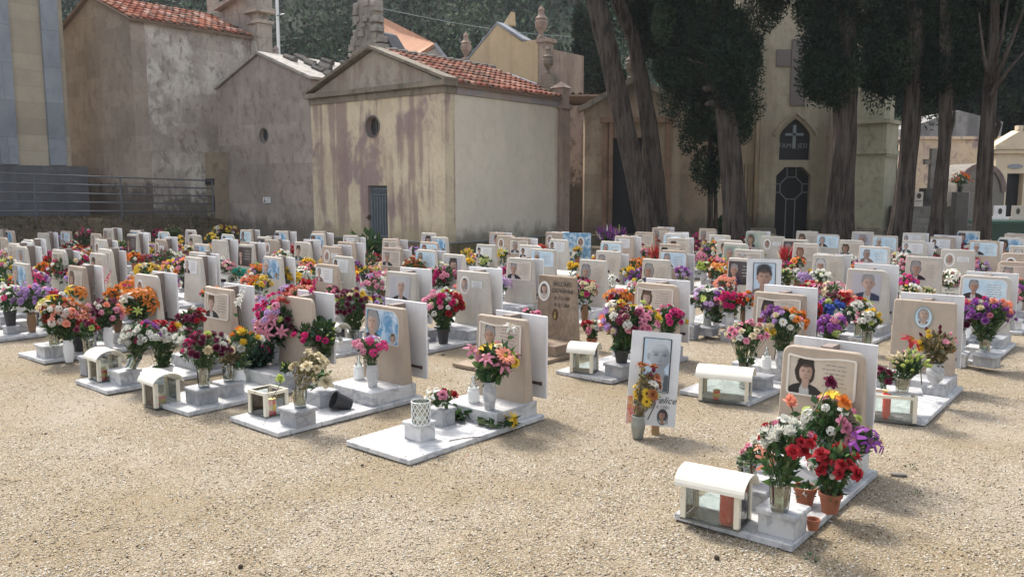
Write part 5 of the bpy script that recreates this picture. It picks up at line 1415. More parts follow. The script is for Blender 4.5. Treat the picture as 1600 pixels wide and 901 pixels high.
mb = MB(); mb.prism(ell(0.075, h * 0.10, 0.036, 0.052, 20), -0.003, -0.0006); ov = mb.build('oval_photo', M['p_dark'], bo)
mb = MB(); put_portrait(ov, 2, True, 'dark', 'white', 0.075, h * 0.105, 0.06, -0.0036, (0.043, 0.107, h * 0.10 - 0.046, h * 0.10 + 0.046), 'o')
def m_flowerprint():
    t = NT('flower_print'); n = t.noise(t.obj, 18, 4, 0.6, 0.8); n2 = t.noise(t.obj, 9, 3)
    t.color(t.mix(t.ramp(n, 0.4, 0.6), t.mix(t.ramp(n2, 0.4, 0.6), (0.62, 0.06, 0.06), (0.72, 0.45, 0.08)), (0.70, 0.40, 0.30))); t.rough(0.3); return t.mat
mb = MB(); mb.prism([(-w + 0.004, 0.004), (-w * 0.35, 0.004), (-w * 0.28, h * 0.10), (-w * 0.5, h * 0.2), (-w * 0.7, h * 0.19), (-w * 0.8, h * 0.30), (-w + 0.004, h * 0.29)], -0.002, -0.0005); mb.build('printed_flowers', m_flowerprint(), bo)
mb = MB(); mb.box(0.015, 0.065, 0.03, 0.06, -0.05, bo.location.z + 0.25); mb.build('stake', m_plain('raw_wood', (0.34, 0.22, 0.11), 0.8, 0.3, 30), e, rot=(R(-10), 0, 0))
mb = MB(); quad_frame(mb, 0.09, 0.11, 0.02, 0.035, 0.003, -0.002); mb.build('small_emblem', M['grey_ink'], bo)

e, bo, w, h = board(1164, 1217, 411, 520, G(1190, 412, 0.80).y, R(-6), R(-8), R(1.5), '', '', None, 1)
bo.location.z = 0.12; tag(e, 'white photo board with black framed portrait of a dark haired man in pale jacket', 'memorial board')
mb = MB(); x0, x1, z0, z1 = -w * 0.62, w * 0.66, h * 0.50, h * 0.94
mb.prism(rrect(x0, x1, z0, z1, 0.006), -0.003, -0.0005); ph = mb.build('photo', M['p_pale'], bo)
mb = MB(); quad_frame(mb, x0, x1, z0, z1, 0.006, -0.005); mb.build('photo_frame', M['ink'], ph)
put_portrait(ph, 0, False, 'dark', 'brown', 0.0, h * 0.70, 0.20, -0.0034, (x0 + 0.005, x1 - 0.005, z0 + 0.005, z1 - 0.008), 'f')
mb = MB(); scribble(mb, -0.08, 0.08, h * 0.42, 5, 0.016, -0.002); scribble(mb, -0.10, 0.10, h * 0.34, 7, 0.010, -0.002); mb.build('inscription', M['grey_ink'], bo)
mb = MB(); mb.box(-0.02, 0.02, 0.03, 0.06, 0, 0.4); mb.build('stake', M['rib'], e)

# ------------------------------------------------------------------ lanterns
def lantern_parts(L, D, Hh, roof=True):
    """grave lantern: length L (x), depth D (y), height Hh"""
    out = {}
    zb, zt = 0.0, Hh * 0.72
    mb = MB(); mb.box(-L / 2, L / 2, -D / 2, D / 2, 0, 0.008); out['tray'] = mb.mesh('tray', M['innersteel'])
    mb = MB(); mb.box(0, 0.026, 0, 0.012, 0.009, zt); mb.box(0, 0.012, 0.012, 0.026, 0.009, zt); out['post'] = mb.mesh('post', M['lantern'])
    if roof:
        mb = MB(); nseg = 16; ov = 0.025; Rr = D / 2 + 0.022; rh = Hh * 0.30
        A_ = [(-Rr * math.cos(PI * i / nseg), zt - 0.012 + rh * math.sin(PI * i / nseg)) for i in range(nseg + 1)]
        B_ = [(-(Rr - 0.006) * math.cos(PI * i / nseg), zt - 0.012 + (rh - 0.006) * math.sin(PI * i / nseg)) for i in range(nseg + 1)]
        x0, x1 = -L / 2 - ov, L / 2 + ov; n = nseg + 1
        vv = [(x0, y, z) for y, z in A_] + [(x1, y, z) for y, z in A_] + [(x0, y, z) for y, z in B_] + [(x1, y, z) for y, z in B_]
        fs = []
        for i in range(nseg):
            fs += [(i, i + 1, n + i + 1, n + i), (2 * n + i + 1, 2 * n + i, 3 * n + i, 3 * n + i + 1), (i + 1, i, 2 * n + i, 2 * n + i + 1), (n + i, n + i + 1, 3 * n + i + 1, 3 * n + i)]
        fs += [(0, n, 3 * n, 2 * n), (n - 1, 3 * n - 1, 4 * n - 1, 2 * n - 1)]
        mb.raw(vv, fs); me = mb.mesh('roof', M['cream']); out['roof'] = me
    else:
        mb = MB()
        for y_ in (-D / 2, D / 2 - 0.014): mb.box(-L / 2 + 0.027, L / 2 - 0.027, y_, y_ + 0.014, zt - 0.022, zt - 0.001)
        for x_ in (-L / 2, L / 2 - 0.014): mb.box(x_, x_ + 0.014, -D / 2 + 0.027, D / 2 - 0.027, zt - 0.022, zt - 0.001)
        out['top_frame'] = mb.mesh('top_frame', M['lantern'])
    mb = MB(); mb.box(-L / 2 + 0.02, L / 2 - 0.02, 0, 0.002, 0.012, zt - 0.004); out['long_pane'] = mb.mesh('pane', M['glass'])
    mb = MB(); mb.box(0, 0.002, -D / 2 + 0.02, D / 2 - 0.02, 0.012, zt - 0.004); out['short_pane'] = mb.mesh('pane', M['glass'])
    return out
LT = {('l', 1): lantern_parts(0.285, 0.18, 0.25), ('s', 1): lantern_parts(0.20, 0.19, 0.26), ('x', 1): lantern_parts(0.36, 0.20, 0.27), ('s', 0): lantern_parts(0.21, 0.19, 0.24, False), ('l', 0): lantern_parts(0.285, 0.18, 0.26, False)}
LD = {'l': (0.285, 0.18), 's': (0.20, 0.19), 'x': (0.36, 0.20)}
def candle_proto():
    mb = MB(); mb.lathe([(0.026, 0), (0.029, 0.01), (0.029, 0.11), (0.026, 0.118)], 14); a_ = mb.mesh('cup', M['redglass'], smooth=False)
    mb = MB(); mb.lathe([(0.0295, 0.035), (0.0297, 0.036), (0.0297, 0.085), (0.0295, 0.086)], 14, cap=False); b_ = mb.mesh('label_band', M['candlepaper'])
    mb = MB(); mb.lathe([(0.030, 0.118), (0.030, 0.126), (0.012, 0.13)], 14); c_ = mb.mesh('lid', M['gold'])
    return a_, b_, c_
CND = candle_proto()
def candle(loc, px, where, s=1.0, band=True, tall=1.0, label=None):
    e = empty('grave_candle', loc); link('cup', CND[0], e, sc=(s, s, s * tall))
    if band and tall < 0.9: link('label_band', CND[1], e, sc=(s, s, s * tall))
    link('lid', CND[2], e, sc=(s, s, s * tall))
    e['category'] = 'candle'; e['group'] = 'red grave candles'
    note(e, label or 'red plastic grave candle %s, %s' % (where, col_phrase(px)), px, loc[1])
def lantern(loc, px, typ='l', roof=1, rz=None, label=None, cand=(), look=None):
    rz = -GA if rz is None else rz
    e = empty('grave_lantern', loc, rz); P_ = LT[(typ, roof)]; L, D = LD[typ]
    link('tray', P_['tray'], e)
    for sx, sy in ((-1, -1), (1, -1), (-1, 1), (1, 1)):
        link('post', P_['post'], e, (sx * L / 2, sy * D / 2, 0), sc=(-sx, -sy, 1))
    if roof: link('roof', P_['roof'], e)
    else: link('top_frame', P_['top_frame'], e)
    for s_ in (-1, 1):
        link('pane', P_['long_pane'], e, (0, s_ * (D / 2 - 0.009), 0)); link('pane', P_['short_pane'], e, (s_ * (L / 2 - 0.009), 0, 0))
    e['category'] = 'lantern'; e['group'] = 'cream grave lanterns with glass sides'
    note(e, label or 'cream lantern with %s, %s, %s' % ('rounded roof' if roof else 'open top', row_phrase(loc[1]), col_phrase(px)), px, loc[1])
    for k, (cx_, cy_, s_, tl) in enumerate(cand):
        q = Vector((loc[0] + cx_ * math.cos(rz) - cy_ * math.sin(rz), loc[1] + cx_ * math.sin(rz) + cy_ * math.cos(rz), loc[2] + 0.009))
        candle(q, px, 'inside %s lantern' % ('roofed' if roof else 'open topped'), s_, True, tl)
    return e
def loc_g(px, py, z): p = G(px, py, z); return (p.x, p.y, z)
lantern(loc_g(1118, 810, 0.035), 1118, 'l', 1, -GA + R(6), 'cream lantern with rounded roof holding one tall red candle, on the nearest grave slab', ((0.065, -0.035, 1.15, 1.2),))
lantern(loc_g(1133, 625, 0.004), 1133, 'x', 1, -GA + R(16), 'long cream lantern with rusty corner, standing on gravel beside pale rose bouquet', ((-0.06, -0.02, 0.9, 0.62),))
lantern(loc_g(913, 580, 0.035), 913, 's', 1, -GA + R(18), 'cream roofed lantern with white candles inside, left of the leaning photo board')
lantern(loc_g(253, 632, 0.004), 253, 's', 1, -GA - R(2), 'rusty edged cream lantern on gravel holding two wide red candles', ((0.045, -0.02, 1.0, 0.62), (-0.03, -0.03, 1.0, 0.62)))
lantern(loc_g(165, 592, 0.035), 165, 's', 1, -GA - R(2), 'cream roofed lantern with two slim red candles, before the tilted bunch', ((0.03, -0.02, 0.8, 0.8), (-0.05, 0.0, 0.8, 0.8)))
lantern(loc_g(420, 645, 0.035), 420, 's', 0, -GA + R(2), 'open topped glass lantern beside the dried cream roses', ((0.06, -0.02, 1.15, 0.75),))
lantern(loc_g(1394, 655, 0.004), 1394, 'l', 0, -GA + R(20), 'open topped glass lantern carrying a marble tablet, beside the lime bud bouquet', ((-0.04, 0.0, 0.9, 1.7),))
for px, py, ty in ((352, 429, 'l'), (885, 427, 'x'), (978, 451, 'x'), (1396, 436, 's'), (1384, 460, 'x'), (1487, 452, 'x'), (590, 425, 's'), (300, 492, 'x'), (72, 478, 's'), (520, 508, 's'), (762, 482, 's'), (57, 402, 's'), (1150, 470, 's'), (1398, 452, 'l'), (478, 400, 's'), (650, 455, 'l'), (1085, 395, 'l'), (700, 455, 's')):
    p = G(px, py, 0.24); r_ = random.Random(px)
    lantern((p.x, p.y, 0.02), px, ty, 1, -GA + R(r_.uniform(-6, 12)), None, ((r_.uniform(-0.05, 0.05), 0, 0.9, r_.uniform(0.6, 1.1)),) if r_.random() < 0.6 else ())

# ================================================================== flowers
PALC = dict(R=(0.42, 0.02, 0.03), M=(0.52, 0.03, 0.16), P=(0.72, 0.28, 0.38), W=(0.74, 0.73, 0.66), Y=(0.75, 0.52, 0.05), O=(0.72, 0.23, 0.04), V=(0.25, 0.06, 0.30), L=(0.50, 0.33, 0.58), U=(0.16, 0.015, 0.05),
            C=(0.76, 0.66, 0.44), G=(0.50, 0.58, 0.16), B=(0.05, 0.10, 0.45), S=(0.74, 0.30, 0.20), T=(0.36, 0.14, 0.05), D=(0.42, 0.36, 0.20), K=(0.05, 0.35, 0.28))
CNAME = dict(R='red', M='magenta', P='pink', W='white', Y='yellow', O='orange', V='violet', L='lilac', U='maroon', C='cream', G='lime', B='blue', S='coral', T='rust', D='dried', K='teal')
KNAME = dict(r='rose', m='chrysanthemum', d='daisy', l='lily', c='floret_cluster', b='bud', p='carnation', g='gerbera', s='flower_spike')
KPL = dict(r='roses', m='chrysanthemums', d='daisies', l='lilies', c='florets', b='buds', p='carnations', g='gerberas', s='flower spikes')
KR = dict(r=0.030, m=0.029, d=0.030, l=0.055, c=0.034, b=0.020, p=0.031, g=0.048, s=0.030)
def petal_ring(vs_, fs, n, r0, L, W, elev, curl=0.0, z0=0.0, off=0.0, rr=None, jit=0.12):
    for i in range(n):
        a_ = 2 * PI * (i + off) / n + (rr.uniform(-jit, jit) if rr else 0)
        el = elev + (rr.uniform(-0.14, 0.14) if rr else 0); L_ = L * (rr.uniform(0.85, 1.12) if rr else 1)
        ca, sa = math.cos(a_), math.sin(a_); k = len(vs_)
        def pt(d, s_, el_):
            x = r0 + d * math.cos(el_); z = z0 + d * math.sin(el_)
            return (x * ca - s_ * sa, x * sa + s_ * ca, z)
        vs_ += [pt(0, -W * 0.25, el), pt(0, W * 0.25, el), pt(L_ * 0.55, -W * 0.5, el), pt(L_ * 0.55, W * 0.5, el), pt(L_ * 0.9, W * 0.3, el - curl), pt(L_ * 0.9, -W * 0.3, el - curl), pt(L_ * 1.0, 0, el - curl * 1.2)]
        fs += [(k, k + 1, k + 3, k + 2), (k + 2, k + 3, k + 4, k + 5), (k + 5, k + 4, k + 6)]
def blossom_geo(kind, seed=0):
    """unit flower facing +z: verts, faces, per-vertex shade factor and flag for centre colour"""
    rr = random.Random(hash((kind, seed)) % 9973 if False else ord(kind) * 17 + seed); v, f = [], []; marks = []
    if kind == 'r':
        petal_ring(v, f, 3, 0.05, 0.62, 0.5, R(86), 0.1, 0, 0, rr); petal_ring(v, f, 4, 0.12, 0.72, 0.66, R(78), 0.15, -0.05, 0.3, rr)
        petal_ring(v, f, 5, 0.2, 0.8, 0.8, R(62), 0.25, -0.1, 0.1, rr); petal_ring(v, f, 6, 0.25, 0.80, 0.9, R(46), 0.7, -0.12, 0.6, rr)
    elif kind == 'm':
        for k, (e_, n_, l_) in enumerate(((82, 7, .6), (66, 11, .78), (48, 14, .9), (28, 16, 1.0), (6, 16, 1.0), (-18, 14, .9))): petal_ring(v, f, n_, 0.05, l_, 0.24, R(e_), -0.25, 0, k * 0.37, rr, 0.2)
    elif kind == 'p':
        for k, (e_, n_, l_) in enumerate(((80, 5, .75), (60, 7, .9), (38, 8, 1.0), (12, 8, 1.0), (-12, 6, .85))): petal_ring(v, f, n_, 0.05, l_, 0.55, R(e_), rr.uniform(-0.4, 0.4), 0, k * 0.4, rr, 0.35)
    elif kind in 'dg':
        petal_ring(v, f, 15 if kind == 'd' else 20, 0.18, 0.85, 0.26, R(14), 0.15, 0, 0, rr); petal_ring(v, f, 13, 0.16, 0.72, 0.24, R(28), 0.1, 0.02, 0.5, rr)
        marks.append(len(v))
        n0 = len(v); v += [(0.24 * math.cos(i * PI / 4), 0.24 * math.sin(i * PI / 4), 0.06) for i in range(8)] + [(0.13 * math.cos(i * PI / 4), 0.13 * math.sin(i * PI / 4), 0.17) for i in range(8)]
        f += [(n0 + i, n0 + (i + 1) % 8, n0 + 8 + (i + 1) % 8, n0 + 8 + i) for i in range(8)] + [tuple(range(n0 + 8, n0 + 16))]
    elif kind == 'l':
        petal_ring(v, f, 6, 0.06, 1.05, 0.42, R(38), 0.65, 0, 0, rr, 0.05)
        marks.append(len(v)); n0 = len(v)
        for i in range(5):
            a_ = i * 1.256; v += [(0, 0, 0), (0.28 * math.cos(a_), 0.28 * math.sin(a_), 0.6), (0.30 * math.cos(a_ + .2), 0.30 * math.sin(a_ + .2), 0.55)]; f.append((n0 + i * 3, n0 + i * 3 + 1, n0 + i * 3 + 2))
    elif kind == 'b':
        petal_ring(v, f, 4, 0.15, 1.5, 0.75, R(80), -0.28, -0.4, 0, rr, 0.05); petal_ring(v, f, 4, 0.25, 1.25, 0.7, R(82), -0.3, -0.4, 0.5, rr, 0.05)
    elif kind == 'c':
        for i in range(13):
            z = 1 - 1.1 * (i + 0.5) / 13; a_ = i * 2.4; q = math.sqrt(max(0, 1 - z * z)); n0 = len(v)
            vv, ff = [], []; petal_ring(vv, ff, 5, 0.02, 0.36, 0.28, R(20), 0.1, 0, rr.random(), rr)
            d = Vector((q * math.cos(a_), q * math.sin(a_), z)); mt = d.to_track_quat('Z', 'Y').to_matrix()
            v += [tuple(mt @ Vector(p) + d * 0.72) for p in vv]; f += [tuple(x + n0 for x in t_) for t_ in ff]
    elif kind == 's':
        for i in range(16):
            z = i / 15 * 5.2 - 1.0; a_ = i * 2.2; n0 = len(v); vv, ff = [], []; w_ = 0.75 * (1 - i / 22)
            petal_ring(vv, ff, 5, 0.04, w_, 0.45 * w_ / 0.75, R(30), 0.3, 0, rr.random(), rr)
            d = Vector((math.cos(a_), math.sin(a_), 0.5)).normalized(); mt = d.to_track_quat('Z', 'Y').to_matrix()
            v += [tuple(mt @ Vector(p) + Vector((d.x * 0.35, d.y * 0.35, z))) for p in vv]; f += [tuple(x + n0 for x in t_) for t_ in ff]
    cf = np.zeros(len(v)); 
    if marks: cf[marks[0]:] = 1
    return np.array(v), f, cf
GEO = {(k, s_): blossom_geo(k, s_) for k in 'rmdlcbpgs' for s_ in range(2)}
def center_col(kind, c): return (0.45, 0.28, 0.03) if c not in 'YO' or kind == 'l' else (0.10, 0.04, 0.015)
def blossom_cols(kind, seed, c, rr):
    v, f, cf = GEO[(kind, seed)]
    base = np.array(PALC[c]); n = len(v)
    cols = np.tile(base, (n, 1)) * (0.85 + 0.3 * rr.random())
    # natural marking: petal tips of bicoloured kinds are paler
    if c in 'VU' and kind == 'm':
        tip = (np.linalg.norm(v[:, :2], axis=1) > 0.75)[:, None]; cols = np.where(tip, cols * 0.6 + 0.16, cols)
    cc = np.array(center_col(kind, c)); cols = np.where(cf[:, None] > 0, cc, cols)
    return np.clip(cols, 0, 0.85)
BM = {}
def blossom_mesh(kind, seed, c):
    key = (kind, seed, c)
    if key not in BM:
        v, f, cf = GEO[(kind, seed)]; mb = MB(); mb.v = [tuple(p) for p in v]; mb.f = f; mb.m = [0] * len(f); mb.c = [tuple(q) for q in blossom_cols(kind, seed, c, random.Random(ord(c)))]
        BM[key] = mb.mesh(KNAME[kind], M['petal'], color=True)
    return BM[key]
LEAFC = [(0.045, 0.10, 0.03), (0.03, 0.075, 0.03), (0.07, 0.13, 0.04), (0.055, 0.11, 0.05), (0.10, 0.13, 0.05)]
DRYC = [(0.20, 0.15, 0.07), (0.15, 0.12, 0.05), (0.10, 0.11, 0.05), (0.25, 0.20, 0.10)]
def foliage_arrays(rg, rx, rz, neck, nl, ls, pal, dark=1.0):
    """leaves filling an ellipsoid (centre 0) and the funnel down to the neck at z=-neck"""
    d = rg.normal(size=(nl, 3)); d /= np.linalg.norm(d, axis=1)[:, None]
    rad = rg.uniform(0.25, 0.98, nl) ** 0.6
    c = d * rad[:, None] * np.array([rx, rx, rz]) * 0.95
    m = rg.rand(nl) < 0.38
    t_ = rg.rand(nl) ** 0.8
    fz = -neck + t_ * neck; fr = (0.03 + (rx * 0.85 - 0.03) * t_) * np.sqrt(rg.rand(nl)); fa = rg.rand(nl) * 6.283
    fun = np.stack([fr * np.cos(fa), fr * np.sin(fa), fz], 1)
    c = np.where(m[:, None], fun, c)
    out = c - np.array([0, 0, -neck]); out /= np.linalg.norm(out, axis=1)[:, None] + 1e-9
    out = out + rg.normal(size=(nl, 3)) * 0.45; out[:, 2] -= rg.rand(nl) * 0.5; out /= np.linalg.norm(out, axis=1)[:, None]
    q = rg.normal(size=(nl, 3)); e_ = np.cross(out, q); e_ /= np.linalg.norm(e_, axis=1)[:, None] + 1e-9; nn = np.cross(out, e_)
    L = (ls * rg.uniform(0.6, 1.4, nl))[:, None]; W = L * rg.uniform(0.16, 0.32, nl)[:, None]
    V = np.stack([c, c + out * L * 0.5 + e_ * W - nn * W * 0.4, c + out * L + nn * L * -0.15, c + out * L * 0.5 - e_ * W - nn * W * 0.4], 1).reshape(-1, 3)
    Fq = []
    for i in range(nl): Fq += [(4 * i, 4 * i + 1, 4 * i + 2), (4 * i, 4 * i + 2, 4 * i + 3)]
    cols = np.array(pal)[rg.choice(len(pal), nl)] * rg.uniform(0.7, 1.3, (nl, 1)) * dark
    return V, Fq, np.repeat(cols, 4, 0)
def stem_tris(V, Fq, C_, a_, b_, r_, col):
    a_ = np.array(a_, float); b_ = np.array(b_, float); d = b_ - a_; L = np.linalg.norm(d)
    if L < 1e-6: return
    u = np.cross(d, (0.3, 0.2, 1.0)); 
    if np.linalg.norm(u) < 1e-9: u = np.array((1.0, 0, 0))
    u = u / np.linalg.norm(u); w = np.cross(d / L, u)
    mid = (a_ + b_) / 2 + u * L * 0.04
    k = len(V)
    for p in (a_, mid, b_):
        for q in range(3):
            th = q * 2.094; V.append(p + (u * math.cos(th) + w * math.sin(th)) * r_)
    C_ += [col] * 9
    for s_ in (0, 3):
        for q in range(3):
            p = (q + 1) % 3; Fq.append((k + s_ + q, k + s_ + p, k + s_ + 3 + p)); Fq.append((k + s_ + q, k + s_ + 3 + p, k + s_ + 3 + q))
CONT = {}
def vase_mesh(kind, h):
    """-> list of (part name, mesh); mouth radius"""
    key = (kind, round(h, 2))
    if key in CONT: return CONT[key]
    h = round(h, 2); P_ = []; mouth = 0.04
    if kind in ('stone', 'blue', 'brownv', 'whitev', 'grey'):
        mat = {'stone': M['marble'], 'blue': M['bluevase'], 'brownv': M['brownvase'], 'whitev': M['white'], 'grey': M['greyvase']}[kind]
        mb = MB(); s_ = h / 0.20
        mb.lathe([(0.030, 0), (0.034, 0.004 * s_), (0.036, 0.03 * s_), (0.046, 0.10 * s_), (0.044, 0.14 * s_), (0.036, 0.175 * s_), (0.044, 0.20 * s_), (0.038, 0.198 * s_), (0.031, 0.17 * s_), (0.030, 0.12 * s_)], 20)
        P_.append(('body', mb.mesh('body', mat, smooth=True)))
        if kind == 'stone': pass
    elif kind == 'urn':
        mb = MB(); s_ = h / 0.20
        mb.lathe([(0.045, 0), (0.045, 0.008 * s_), (0.022, 0.022 * s_), (0.022, 0.035 * s_), (0.05, 0.07 * s_), (0.062, 0.12 * s_), (0.055, 0.165 * s_), (0.044, 0.178 * s_), (0.058, 0.2 * s_), (0.05, 0.198 * s_), (0.04, 0.175 * s_), (0.04, 0.12 * s_)], 24)
        P_.append(('body', mb.mesh('body', M['marble'], smooth=True))); mouth = 0.05
    elif kind == 'glass':
        mb = MB(); mb.lathe([(0.036, 0.0), (0.040, 0.02), (0.046, h * 0.9), (0.049, h), (0.046, h), (0.043, h * 0.9), (0.036, 0.02), (0.0, 0.018)], 24, wob=0.035, cap=False)
        P_.append(('body', mb.mesh('body', M['vglass']))); 
        mb = MB(); mb.lathe([(0.034, 0.02), (0.040, h * 0.62)], 14); P_.append(('water', mb.mesh('water', M['water']))); mouth = 0.042
    elif kind == 'pot':
        mb = MB(); mb.lathe([(0.038, 0), (0.050, h - 0.022), (0.056, h - 0.022), (0.058, h), (0.051, h), (0.049, h - 0.018)], 24); P_.append(('body', mb.mesh('body', M['terracotta'], smooth=False)))
        mb = MB(); mb.lathe([(0.0, h - 0.014), (0.0495, h - 0.016)], 16, cap=False); P_.append(('soil', mb.mesh('soil', M['soil']))); mouth = 0.045
    elif kind == 'black':
        mb = MB(); mb.lathe([(0.045, 0), (0.060, h - 0.02), (0.066, h - 0.018), (0.066, h), (0.060, h), (0.057, h - 0.02)], 22); P_.append(('body', mb.mesh('body', M['blackpot']))); mouth = 0.055
        mb = MB(); mb.lathe([(0.0, h - 0.014), (0.0575, h - 0.016)], 16, cap=False); P_.append(('soil', mb.mesh('soil', M['soil'])))
    elif kind == 'bucket':
        mb = MB(); mb.lathe([(0.062, 0), (0.085, h - 0.012), (0.092, h - 0.01), (0.092, h), (0.083, h), (0.080, h - 0.02)], 26); P_.append(('body', mb.mesh('body', M['white']))); mouth = 0.075
        mb = MB(); mb.lathe([(0.0, h - 0.014), (0.0795, h - 0.016)], 16, cap=False); P_.append(('soil', mb.mesh('soil', M['soil'])))
    CONT[key] = (P_, mouth)
    return CONT[key]
VNAME = dict(stone='white marble vase', blue='pale blue vase', brownv='brown vase', whitev='white vase', grey='grey metal vase', urn='footed marble urn', glass='cut glass vase', pot='terracotta pot', black='black plastic pot', bucket='white planter')
def vase(kind, loc, h, px, holding, tilt=(0, 0)):
    P_, mouth = vase_mesh(kind, h)
    e = empty('flower_pot' if kind in ('pot', 'black', 'bucket') else 'flower_vase', loc); e.rotation_euler = (tilt[0], tilt[1], 0.4)
    for nm, me in P_: link(nm, me, e)
    e['category'] = 'pot' if kind in ('pot', 'black', 'bucket') else 'vase'; e['group'] = 'flower vases and pots on the graves'
    note(e, '%s of %s, %s, %s' % (VNAME[kind], holding, row_phrase(loc[1]), col_phrase(px)), px, loc[1])
    return mouth, e
def nearest_grave(x, y):
    best = None
    for g in GRAVES:
        e, ox, oy, rz = g
        lx_ = (x - ox) * math.cos(rz) + (y - oy) * math.sin(rz); ly_ = -(x - ox) * math.sin(rz) + (y - oy) * math.cos(rz)
        if abs(lx_) < 0.32 and -1.15 < ly_ < 0.24:
            sc_ = abs(ly_ + 0.3)
            if best is None or sc_ < best[0]: best = (sc_, g, lx_, ly_)
    return best
def names_of(cols, kinds, dried=False):
    cs_ = []
    for c in cols:
        if CNAME[c] not in cs_: cs_.append(CNAME[c])
    cs_ = cs_[:3]
    ctext = ' and '.join(cs_) if len(cs_) < 3 else '%s, %s and %s' % tuple(cs_)
    return ctext, ('mixed flowers' if len(set(kinds)) > 2 else ' and '.join(KPL[k] for k in dict.fromkeys(kinds)))
NBQ = [0]
def bouquet(px, py, rpx, cols, kinds=None, cont=None, Y=None, zb=None, bx=None, squash=0.85, lean=(0, 0), leaf=1.0, label=None, fsz=1.0, dried=False, low=0.25, hold=None, tilt=(0, 0), nbl=None, split=None, vh=None, nostem=False, pal=None, neckh=None):
    """flowers whose middle shows at px,py with radius rpx; cont: container; zb: height of what it stands on"""
    NBQ[0] += 1
    r_ = random.Random(int(px * 31 + py * 17)); rg = np.random.RandomState(int(px * 31 + py * 17) % 99991)
    if Y is None:
        p = G(px, py, 0.40); t_ = 1.0
        for k in range(30):      # keep it clear of headstones and panels
            q = Vector((p.x * t_, p.y * t_, H + (0.40 - H) * t_)); ng = nearest_grave(q.x, q.y)
            rr_ = rpx * q.y / F
            if ng and -0.02 - min(rr_, 0.07) < ng[3] < 0.24: t_ *= 0.988
            else: break
        p = q; Y = p.y
    else: p = PY(px, py, Y)
    rad = rpx * Y / F
    if rad > 0.24: rad = 0.24
    ng = nearest_grave(p.x, p.y)
    x0, y0 = (p.x, p.y) if bx is None else (PY(bx, py, Y).x, p.y)
    if zb is None: zb = 0.0 if not ng else (0.132 if -0.30 < ng[3] < 0.1 else 0.035)
    if cont is None: cont = r_.choice(['stone', 'stone', 'glass', 'glass', 'whitev', 'stone', 'blue', 'pot', 'black', 'brownv'])
    ctext, ktext = names_of(cols, kinds or 'm')
    if kinds is None:
        kinds = ''.join(r_.sample('rrmmpdccl', 2 if len(cols) < 3 else 3)); ctext, ktext = names_of(cols, kinds)
    mouth = 0.03; neck = rad * 0.9
    if cont != 'none':
        room = p.z - zb
        hv = vh or min(0.21 if cont not in ('pot', 'black', 'glass', 'bucket') else 0.15, max(0.06, room - rad * 0.75))
        gap = room - rad * 0.8 - hv
        if gap > 0.06 and vh is None:      # a marble block lifts it
            gap = min(gap, 0.16)
            e = empty('marble_block', (x0, y0, zb), -GA); link('block', BLOCK['marble_grey' if NBQ[0] % 2 else 'marble'], e, sc=(0.8, 0.8, gap / 0.112))
            e['category'] = 'marble block'; e['group'] = 'marble flower blocks under vases'
            note(e, 'marble block under %s %s, %s, %s' % (ctext, ktext.split(' and ')[0], row_phrase(Y), col_phrase(px)), px, Y); zb += gap
        mouth, ve = vase(cont, (x0, y0, zb), hv, px, (hold or '%s %s' % (ctext, ktext.split(' and ')[0])), tilt)
        neck = max(0.03, p.z - (zb + hv * 0.9))
        off = Vector((x0 - p.x, y0 - p.y, 0))
        if tilt != (0, 0): off += Vector((math.sin(tilt[1]) * hv, -math.sin(tilt[0]) * hv, 0))
    else: off = Vector((x0 - p.x, y0 - p.y, 0)); neck = neckh if neckh is not None else max(0.03, min(p.z - zb, rad * 1.3))
    near = Y < 8.6 if split is None else split
    lf = (0.040 if near else 0.055) * (0.8 + rad * 2) * leaf
    nl = int((420 if near else 120) * min(2.2, (rad / 0.14) ** 2 + 0.3))
    V, Fq, Cc = foliage_arrays(rg, rad * 0.80, rad * squash * 0.72, neck, nl, lf, pal or (DRYC if dried else LEAFC))
    # funnel leans towards the container
    zz = np.clip(-V[:, 2] / max(neck, 1e-3), 0, 1); V[:, 0] += off.x * zz; V[:, 1] += off.y * zz
    V = list(V); Cc = [tuple(c) for c in Cc]
    # blossom places
    main = kinds[0]; r_avg = sum(KR[k] for k in kinds) / len(kinds) * fsz
    area = 2 * PI * rad * rad * (0.55 + 0.45 * squash)
    nb = nbl or int(max(5, min(85 if near else 42, area / (PI * r_avg * r_avg) * 1.05)))
    spots = []; tries = 0
    while len(spots) < nb and tries < nb * 14:
        tries += 1
        z = r_.uniform(-low, 1.0); a_ = r_.uniform(0, 2 * PI); q = math.sqrt(max(0, 1 - z * z))
        rr_ = r_.uniform(0.80, 1.08) if r_.random() < 0.8 else r_.uniform(0.6, 1.18)
        s_ = Vector((q * math.cos(a_) * rad * rr_, q * math.sin(a_) * rad * rr_, z * rad * squash * rr_))
        if all((s_ - o_).length > r_avg * 1.05 for o_ in spots): spots.append(s_)
    stc = (0.10, 0.15, 0.05) if not dried else (0.30, 0.24, 0.12)
    root = Vector((off.x, off.y, -neck))
    bl = []
    # flowers of one colour stand loosely together
    anch = [(Vector((r_.uniform(-1, 1), r_.uniform(-1, 1), r_.uniform(-0.2, 1))) * rad, c, kinds[i % len(kinds)]) for i, c in enumerate(cols)]
